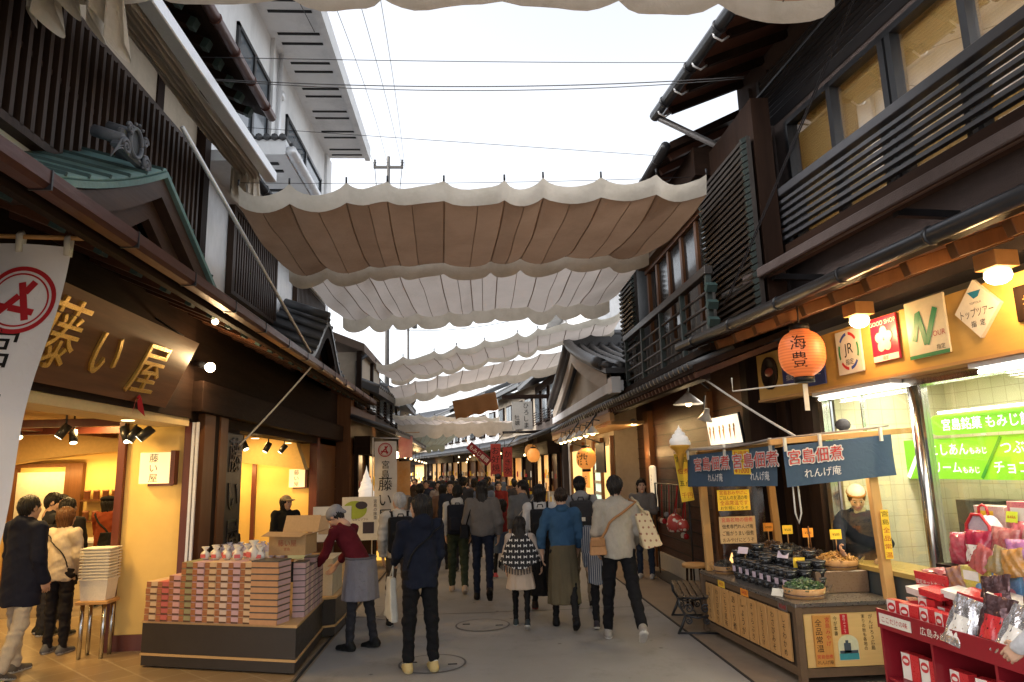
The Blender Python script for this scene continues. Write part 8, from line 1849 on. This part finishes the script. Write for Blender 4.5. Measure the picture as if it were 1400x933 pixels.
# ------------------------------------------------------------------ the people of the street
BLK = (.009, .009, .0105); NAVY = (.011, .014, .026)
def crowd():
    # person in black with a white tote
    X = person('person in a dark navy hooded jacket and black trousers holding a white tote', -.52, 7.0, 1.63, 18, dict(head=(.75, -.02), la=(.35, .14, .75, .1), ra=(.12, .1, .5), ll=(.03, .02, .05), rl=(-.03, .02, .06), top=NAVY, hem=.80, wide=1.1, bot=BLK, fit=1.12, ankle=.13, hair='bob', hood=True, shoe=(.50, .38, .17), sole=(.55, .45, .25), facial=True, seed=1, stance=.02))
    w = X['J']['Lw']; c = w+np.array([-.03, .03, -.36]); cv = fab((.50, .47, .40), .8)
    soft_bag(X, 'off white cotton tote bag hanging from the forearm of the person in black', c, (.035, .15, .25), (.5, .47, .4), 'tote_bag', cv, [[c+[0, -.07, .2], w+[-.02, -.03, .05], w+[.0, .03, .07], w+[.02, .06, .04], c+[0, .07, .2]]], 3, sr=.009)
    T, st = X['T'], X['strap']; st(T((.12, -.03, 1.44)), T((-.15, -.09, 1.0)), mat=fab(BLK, .5))
    for s in 'lr': a = X['J'][s+'a']; MB().tube([Vector(a+[0, -.005, .06]), Vector(a+[0, -.012, -.03])], .043, 12).build('sock', fab((.55, .53, .5)), X['body'], frame=X['F'])
    # shop assistant bending over the stand
    X = person('shop assistant in a maroon top, grey apron and grey headscarf bending over the sweets stand', -1.24, 7.95, 1.60, 62, dict(lean=.62, head=(.1, .25), la=(1.0, .1, .35), ra=(.95, .12, .45), ll=(.10, .05, .04), rl=(-.10, .06, .05), top=(.115, .012, .018), hem=.90, bot=(.03, .03, .036), fit=.95, hair='short', hat='scarf', hatc=(.23, .235, .26), apron=(.21, .20, .225), shoe=(.012, .012, .012), sole=(.03, .03, .03), seed=4, sleeve=.55))
    # grey haired man with backpack
    X = person('grey haired person in a pale quilted jacket carrying a black backpack', -.93, 8.95, 1.60, 12, dict(head=(.3, 0), top=(.46, .43, .38), puff=.022, hem=.88, hair='short', hc=(.28, .27, .26), bot=(.07, .055, .045), ll=(.12, .05), rl=(-.12, .2), la=(-.15, .15, .4), ra=(.2, .15, .4), seed=2))
    backpack(X, 'black backpack worn over the pale quilted jacket', BLK)
    # hat and dark backpack, green trousers
    X = person('person in a white hoodie and dark green trousers wearing a big dark backpack', -.24, 11.2, 1.62, 0, dict(top=(.50, .49, .47), hood=True, hem=.90, bot=(.035, .045, .028), fit=1.12, hair='short', hat='beanie', hatc=(.02, .02, .02), ll=(.2, .04), rl=(-.2, .3), shoe=(.42, .32, .24), sole=(.5, .42, .35), seed=3, ankle=.12))
    backpack(X, 'dark blue backpack on the person in the white hoodie', (.012, .013, .02), 1.05)
    # grey sweater with long hair
    X = person('woman with long dark hair in a loose grey brown sweater and dark jeans', .14, 10.4, 1.70, -4, dict(top=(.155, .14, .13), wide=1.28, hem=.93, bot=(.016, .02, .036), fit=.92, hair='long', ll=(.22, .04), rl=(-.30, .5), la=(.15, .22, .8), ra=(-.05, .24, .5), shoe=BLK, sole=BLK, seed=5))
    soft_bag(X, 'dark shoulder bag at the left hip of the woman in the loose grey sweater', X['T']((-.26, -.02, 1.0)), (.06, .11, .10), BLK, seed=2, straps=[[X['T']((-.24, -.06, 1.07)), X['T']((-.17, -.08, 1.3)), X['T']((-.13, -.02, 1.465))]])
    # children and companions
    X = person('child in a red jacket and blue shorts seen between the walking adults', .50, 12.5, 1.32, 40, dict(child=True, top=(.16, .02, .024), hem=.84, bot=(.08, .11, .17), kind='skirt', skz=.55, skw=.2, hair='bob', ll=(.2, .1), rl=(-.2, .3), head=(.4, 0), shoe=(.55, .10, .12), seed=6, tights=(.02, .02, .02)))
    X = person('woman in a grey pullover with a ponytail, looking left behind the couple', .83, 11.7, 1.66, 10, dict(head=(.8, 0), top=(.15, .155, .165), wide=1.1, hem=.9, hair='pony', bot=(.04, .035, .04), ll=(.1, .05), rl=(-.1, .2), facial=True, seed=7)); X['strap'](X['T']((.13, -.05, 1.45)), X['T']((-.15, -.09, 1.0)), mat=fab((.45, .4, .35)), r=.008)
    X = person('person in a white long sleeved shirt with a black sling vest and long black skirt', .92, 9.62, 1.64, -5, dict(top=(.58, .56, .54), hem=.92, kind='skirt', skz=.22, skw=.23, bot=(.013, .012, .013), hair='bob', ll=(.15, .05), rl=(-.35, .75), la=(.1, .14, .5), ra=(.0, .12, .4), shoe=(.03, .02, .02), sole=(.20, .035, .03), seed=8))
    backpack(X, 'black slim sling pack on the white shirt', (.012, .012, .014), .85)
    # girl with the poncho
    X = person('girl in a black fringed poncho with white bow pattern and beige skirt', .57, 8.66, 1.28, -8, dict(child=True, top=(.4, .33, .28), hem=1.0, kind='skirt', skz=.60, skw=.235, botm=girl_skirt(), hair='long', la=(.05, .25, .2), ra=(.12, .62, .15), ll=(.2, .05), rl=(-.22, .35), shoe=(.03, .04, .045), sole=(.5, .48, .45), tights=(.008, .008, .009), seed=9, sleeve=.95))
    T = X['T']
    def fp(P):
        t = np.clip((T((0, 0, 1.46))[2]-P[:, 2])/.52, 0, 1); ph = np.arctan2(P[:, 1], P[:, 0]); q = np.sqrt((P[:, 0]*.74)**2+(P[:, 1]*1.08)**2)-(.075+.185*t**.5)-.009*t*np.sin(ph*9); zl = T((0, 0, 1.02))[2]-.10*np.maximum(0, -np.sin(ph))**2; return np.maximum(np.maximum(q*.8, zl-P[:, 2]), P[:, 2]-T((0, 0, 1.46))[2])
    V, Q = grow(fp, (-.36, -.34, .8), (.36, .34, 1.5), .0125); X['ch'](V, Q, 'poncho', poncho_mat())
    m = MB(); z = T((0, 0, 1.02))[2]
    for i in range(46):
        a = 2*PI*i/46; r = .257; zz = z-.10*max(0, -math.sin(a))**2+.01; m.tube([(r*math.cos(a)/.74, r*math.sin(a)/1.08, zz), (r*1.02*math.cos(a)/.74, r*1.02*math.sin(a)/1.08, zz-.09)], .009, 5)
    m.build('fringe', fab(BLK), X['body'], frame=X['F'])
    # blue jacket
    X = person('woman in a blue denim jacket and olive skirt holding the girl by the hand', 1.08, 8.55, 1.62, -3, dict(top=(.035, .085, .16), wide=1.14, hem=.95, kind='skirt', skz=.30, skw=.212, bot=(.105, .085, .052), hair='bun', hc=(.022, .014, .010), la=(.05, .34, .15), ra=(.1, .16, .5), ll=(.2, .06), rl=(-.2, .4), shoe=BLK, sole=BLK, seed=10, fold=.012, collar=(.03, .075, .14)))
    # cap and grey hoodie
    X = person('man in a grey hoodie, black cap and khaki trousers with a grey backpack', 1.50, 9.75, 1.72, -6, dict(top=(.24, .24, .25), hood=True, hem=.88, bot=(.20, .165, .12), hair='short', hat='cap', hatc=(.012, .012, .014), ll=(.05, .03), rl=(-.08, .12), shoe=BLK, sole=(.55, .53, .5), seed=11, fit=1.05))
    backpack(X, 'grey black backpack with a small white patch on the man in the cap', (.03, .03, .034), .95, True)
    # beige sweater man
    X = person('man in a beige sweater and black trousers striding away with bags on both shoulders', 1.60, 7.78, 1.77, -6, dict(top=(.36, .325, .27), wide=1.1, hem=.86, bot=BLK, fit=1.06, hair='short', ll=(.24, .03, .07), rl=(-.36, .5, .10), la=(.12, .16, .55), ra=(.06, .2, 1.0), head=(-.25, 0), shoe=(.24, .22, .20), sole=(.5, .48, .45), seed=12, fold=.012, ankle=.12))
    T = X['T']; c = T((-.22, -.06, .99)); soft_bag(X, 'tan leather crossbody bag on the left hip of the man in the beige sweater', c, (.085, .055, .095), (.34, .17, .075), 'crossbody_bag', fab((.36, .19, .085), .45), [[Vector(X['outw'](T((-.20+.33*i/14, -.10+.06*i/14, 1.05+.41*i/14)), .006)) for i in range(15)]], 1, sr=.013)
    MB().obox(Vector(c+np.array([-.0, -.062, .035])), (.15, .012, .07)).build('flap', fab((.30, .15, .065), .45), bpy.data.objects['crossbody_bag'], frame=X['F'], bevel=.008)
    c = T((.30, -.01, 1.15)); soft_bag(X, 'cream patterned shopper bag on the right shoulder of the man in the beige sweater', c, (.085, .15, .20), (.5, .4, .25), 'shopper_bag', motif_mat(), [[c+[0, -.10, .15], T((.21, -.07, 1.42)), T((.17, -.01, 1.475)), T((.20, .05, 1.42)), c+[0, .10, .15]]], 4, -.25, sr=.014, sc=(.45, .36, .23))
    # half hidden companion
    X = person('child in a striped navy tunic and black trousers half hidden beside the man in beige', 1.52, 8.5, 1.36, -5, dict(child=True, topm=stripe_mat(), top=NAVY, wide=1.15, hem=.62, bot=BLK, ll=(-.1, .2), rl=(.1, .03), hair='short', shoe=(.03, .025, .03), sole=(.5, .48, .45), seed=13))
    # woman by the dark wall
    X = person('woman with long dark hair standing arms folded by the dark wooden wall', 2.92, 11.95, 1.62, 158, dict(head=(.25, 0), top=(.17, .16, .16), hem=.86, wide=1.05, bot=(.025, .035, .06), hair='long', la=(.45, .12, 1.25, .95), ra=(.4, .12, 1.3, .95), ll=(.02, .0), rl=(-.02, .02), shoe=(.45, .44, .43), sole=(.55, .54, .52), facial=True, skin=2, seed=14))
    # stall vendor
    X = person('stall vendor in a navy jacket and white cook cap looking down at the bowls', 3.90, 6.92, 1.60, 150, dict(lean=.16, head=(.10, .30), top=(.016, .02, .034), wide=1.12, hem=.82, bot=BLK, hair='short', hat='paper', hatc=(.62, .60, .55), la=(.5, .2, .8, .3), ra=(.95, .10, .45, .1), facial=True, skin=1, seed=15, collar=(.34, .28, .16)))
    # shop clerk with cap
    X = person('clerk in a black coat and beige cap standing behind the display, looking right', -2.92, 11.2, 1.53, 205, dict(head=(.5, 0), top=(.014, .014, .014), hem=.75, wide=1.1, hair='bob', hat='cap', hatc=(.42, .33, .2), la=(.3, .1, 1.0), ra=(.2, .1, .8), facial=True, seed=16))
    X = person('shopper in a brown coat with a black shoulder bag inside the farther shop opening', -3.72, 10.55, 1.56, 20, dict(lean=.22, top=(.14, .075, .03), hem=.6, wide=1.15, hair='bob', ll=(.05, .0), seed=17)); soft_bag(X, 'black slouchy bag on the shoulder of the shopper in the brown coat', X['T']((.26, -.02, 1.0)), (.08, .14, .13), BLK, seed=6, straps=[[X['T']((.25, -.08, 1.1)), X['T']((.16, -.04, 1.47)), X['T']((.25, .08, 1.1))]])
    # queue in the left opening
    X = person('person in a long navy hooded coat at the left edge by the big banner', -4.52, 7.45, 1.72, -20, dict(top=(.014, .016, .03), hem=.66, wide=1.22, hood=True, bot=(.42, .37, .30), hair='short', ll=(.14, .05), rl=(-.14, .25), la=(.2, .2, .5), ra=(-.1, .2, .5), seed=18, fit=1.1, shoe=(.1, .09, .08)))
    X = person('woman with short brown hair in a cream jacket queueing inside the left opening', -4.62, 8.30, 1.56, -15, dict(top=(.56, .47, .37), hem=.84, wide=1.08, bot=(.02, .018, .02), hair='bob', hc=(.07, .03, .012), la=(.1, .12, .4), seed=19, shoe=(.12, .12, .13), sole=(.5, .48, .44))); X['strap'](X['T']((-.12, -.04, 1.45)), X['T']((.16, -.08, 1.0)), r=.007)
    X = person('person with dark hair in a black coat queueing right behind the cream jacket', -5.08, 9.15, 1.64, -5, dict(top=(.018, .016, .016), hem=.62, wide=1.15, hair='long', ll=(.06, .02), seed=20))
    backpack(X, 'black rucksack on the person in the black coat in the queue', (.012, .012, .014), .9)
    X = person('tall man with black hair in a dark jacket at the left of the queue', -5.35, 9.3, 1.70, -50, dict(top=(.03, .03, .035), hem=.84, hair='short', facial=True, head=(-.4, .2), seed=21))
    X = person('man with black hair in a dark grey coat deeper in the queue', -5.75, 10.2, 1.66, -20, dict(top=(.04, .038, .04), hem=.7, hair='short', seed=22))
    X = person('woman in a rust cardigan and black beret at the counter', -5.55, 11.05, 1.60, -10, dict(top=(.22, .045, .018), hem=.84, wide=1.1, hair='bob', hat='beret', hatc=(.012, .011, .012), la=(.3, .1, .9), seed=23)); X['strap'](X['T']((-.12, -.05, 1.45)), X['T']((.16, -.09, 1.02)), r=.014)
    soft_bag(X, 'black bag at the back of the woman in the rust cardigan', X['T']((.14, -.19, 1.05)), (.10, .05, .12), BLK, seed=5)
    # shopper reaching in at the right edge
    X = person('shopper in a grey white shirt reaching for the red shelf at the right edge', 2.98, 3.12, 1.60, 8, dict(lean=.18, top=(.5, .5, .52), hem=.85, hair='short', la=(.75, .10, .30, -.3), ra=(.2, .1, .3), ll=(.05, .0), bot=(.05, .05, .06), seed=24, curl=.6))
    # far crowd: eight kinds, repeated
    kinds = [(1.62, 0, dict(top=(.05, .05, .06), hair='short')), (1.58, 0, dict(top=(.2, .12, .085), hair='bob')), (1.66, 175, dict(top=(.03, .035, .05), hair='short', facial=True)), (1.55, 10, dict(top=(.35, .30, .26), hair='long', hc=(.03, .018, .012))),
             (1.70, -10, dict(top=(.05, .05, .055), hair='short', hat='cap')), (1.60, 170, dict(top=(.45, .36, .28), hair='bob', facial=True)), (1.64, 0, dict(top=(.13, .16, .22), hair='bun')), (1.57, 185, dict(top=(.16, .02, .02), hair='long', facial=True))]
    words = ['black jacket', 'brown jacket', 'dark blue jacket facing us', 'cream jacket with long hair', 'dark coat and cap', 'beige coat facing the camera', 'slate jacket with hair bun', 'red jacket facing the camera']
    spots = [(-1.0, 13.4), (-.62, 14.6), (-.42, 13.6), (-1.35, 16.2), (-.2, 15.6), (-.85, 17.6), (.25, 15.2), (.62, 16.8), (-.45, 18.6), (.05, 18.2), (-1.3, 19.8), (-.9, 21.0), (.4, 20.4), (-.3, 22.4), (.8, 21.6), (-1.5, 23.2), (-.7, 24.8), (.1, 25.2), (-1.2, 27), (-.2, 28.5), (-1.8, 29.5), (-.9, 31.5), (-2.0, 34), (-1.3, 36.5), (1.15, 18.9), (1.35, 22.8), (-1.7, 20.8), (.55, 24.0), (-.55, 33.5), (-2.6, 38)]
    pr = {}; rnd = random.Random(8)
    for i, (x, y) in enumerate(spots):
        k = i % 8; H, fc, cf = kinds[k]
        lab = 'far pedestrian in a %s, %s of that kind in the crowd' % (words[k], ORD[i//8])
        if k not in pr: X = person(lab, x, y, H, fc, dict(cf, ll=(.15, .05), rl=(-.15, .3), seed=30+k), 'far crowd walking down the street', .02); pr[k] = (X['body'], Matrix.Translation((x, y, 0)))
        else:
            b, A = pr[k]; dup(b, Matrix.Translation((x, y, 0)) @ Matrix.Scale(rnd.uniform(.95, 1.04), 4) @ A.inverted() @ XF[b.name], lab)
def girl_skirt():
    t = NT('girl_skirt'); c = t.n('ShaderNodeTexCoord'); s = t.n('ShaderNodeSeparateXYZ'); t.l(c.outputs['Object'], s.inputs[0]); r = t.n('ShaderNodeMapRange'); r.inputs[1].default_value = .3; r.inputs[2].default_value = .8; t.l(s.outputs['Z'], r.inputs[0])
    w = t.n('ShaderNodeTexWave', bands_direction='Z', i_Scale=26); t.l(c.outputs['Object'], w.inputs['Vector']); pl = t.mix(t.ramp(w.outputs['Fac'], [(.4, 0.), (.6, 1.)]), (.26, .09, .06), (.5, .4, .32)); t.l(t.mix(t.ramp(r.outputs[0], [(.30, 0.), (.32, 1.)]), pl, (.46, .36, .28)), t.b.inputs['Base Color']); t.b.inputs['Roughness'].default_value = .9; return t.m
def pattern(name, sx, sz, base, mark, fn):
    t = NT(name); c = t.n('ShaderNodeTexCoord'); s = t.n('ShaderNodeSeparateXYZ'); t.l(c.outputs['Object'], s.inputs[0])
    mt = lambda op, a, b=None: _m(t, op, a, b)
    zz = mt('MULTIPLY', s.outputs['Z'], sz); row = mt('FLOOR', zz); xx = mt('ADD', mt('MULTIPLY', s.outputs['X'], sx), mt('MULTIPLY', row, .5)); u = mt('ABSOLUTE', mt('SUBTRACT', mt('FRACT', xx), .5)); v = mt('ABSOLUTE', mt('SUBTRACT', mt('FRACT', zz), .5))
    t.l(t.mix(fn(mt, u, v), base, mark), t.b.inputs['Base Color']); t.b.inputs['Roughness'].default_value = .9; return t.m
def _m(t, op, a, b=None):
    x = t.n('ShaderNodeMath', operation=op)
    for i, v in enumerate((a, b)):
        if v is None: continue
        if isinstance(v, (int, float)): x.inputs[i].default_value = v
        else: t.l(v, x.inputs[i])
    return x.outputs[0]
def poncho_mat(): return pattern('bow_poncho', 10.5, 12, (.012, .012, .014), (.62, .60, .58), lambda mt, u, v: mt('MULTIPLY', mt('LESS_THAN', u, .27), mt('LESS_THAN', v, mt('ADD', mt('MULTIPLY', u, .85), .05))))
def motif_mat(): return pattern('motif_cloth', 17, 15, (.50, .40, .25), (.20, .06, .04), lambda mt, u, v: mt('MULTIPLY', mt('LESS_THAN', mt('ADD', mt('MULTIPLY', u, u), mt('MULTIPLY', v, v)), .035), .85))
def stripe_mat(): return pattern('striped_cloth', 34, 1, (.05, .065, .10), (.36, .35, .34), lambda mt, u, v: mt('LESS_THAN', u, .13))
crowd()
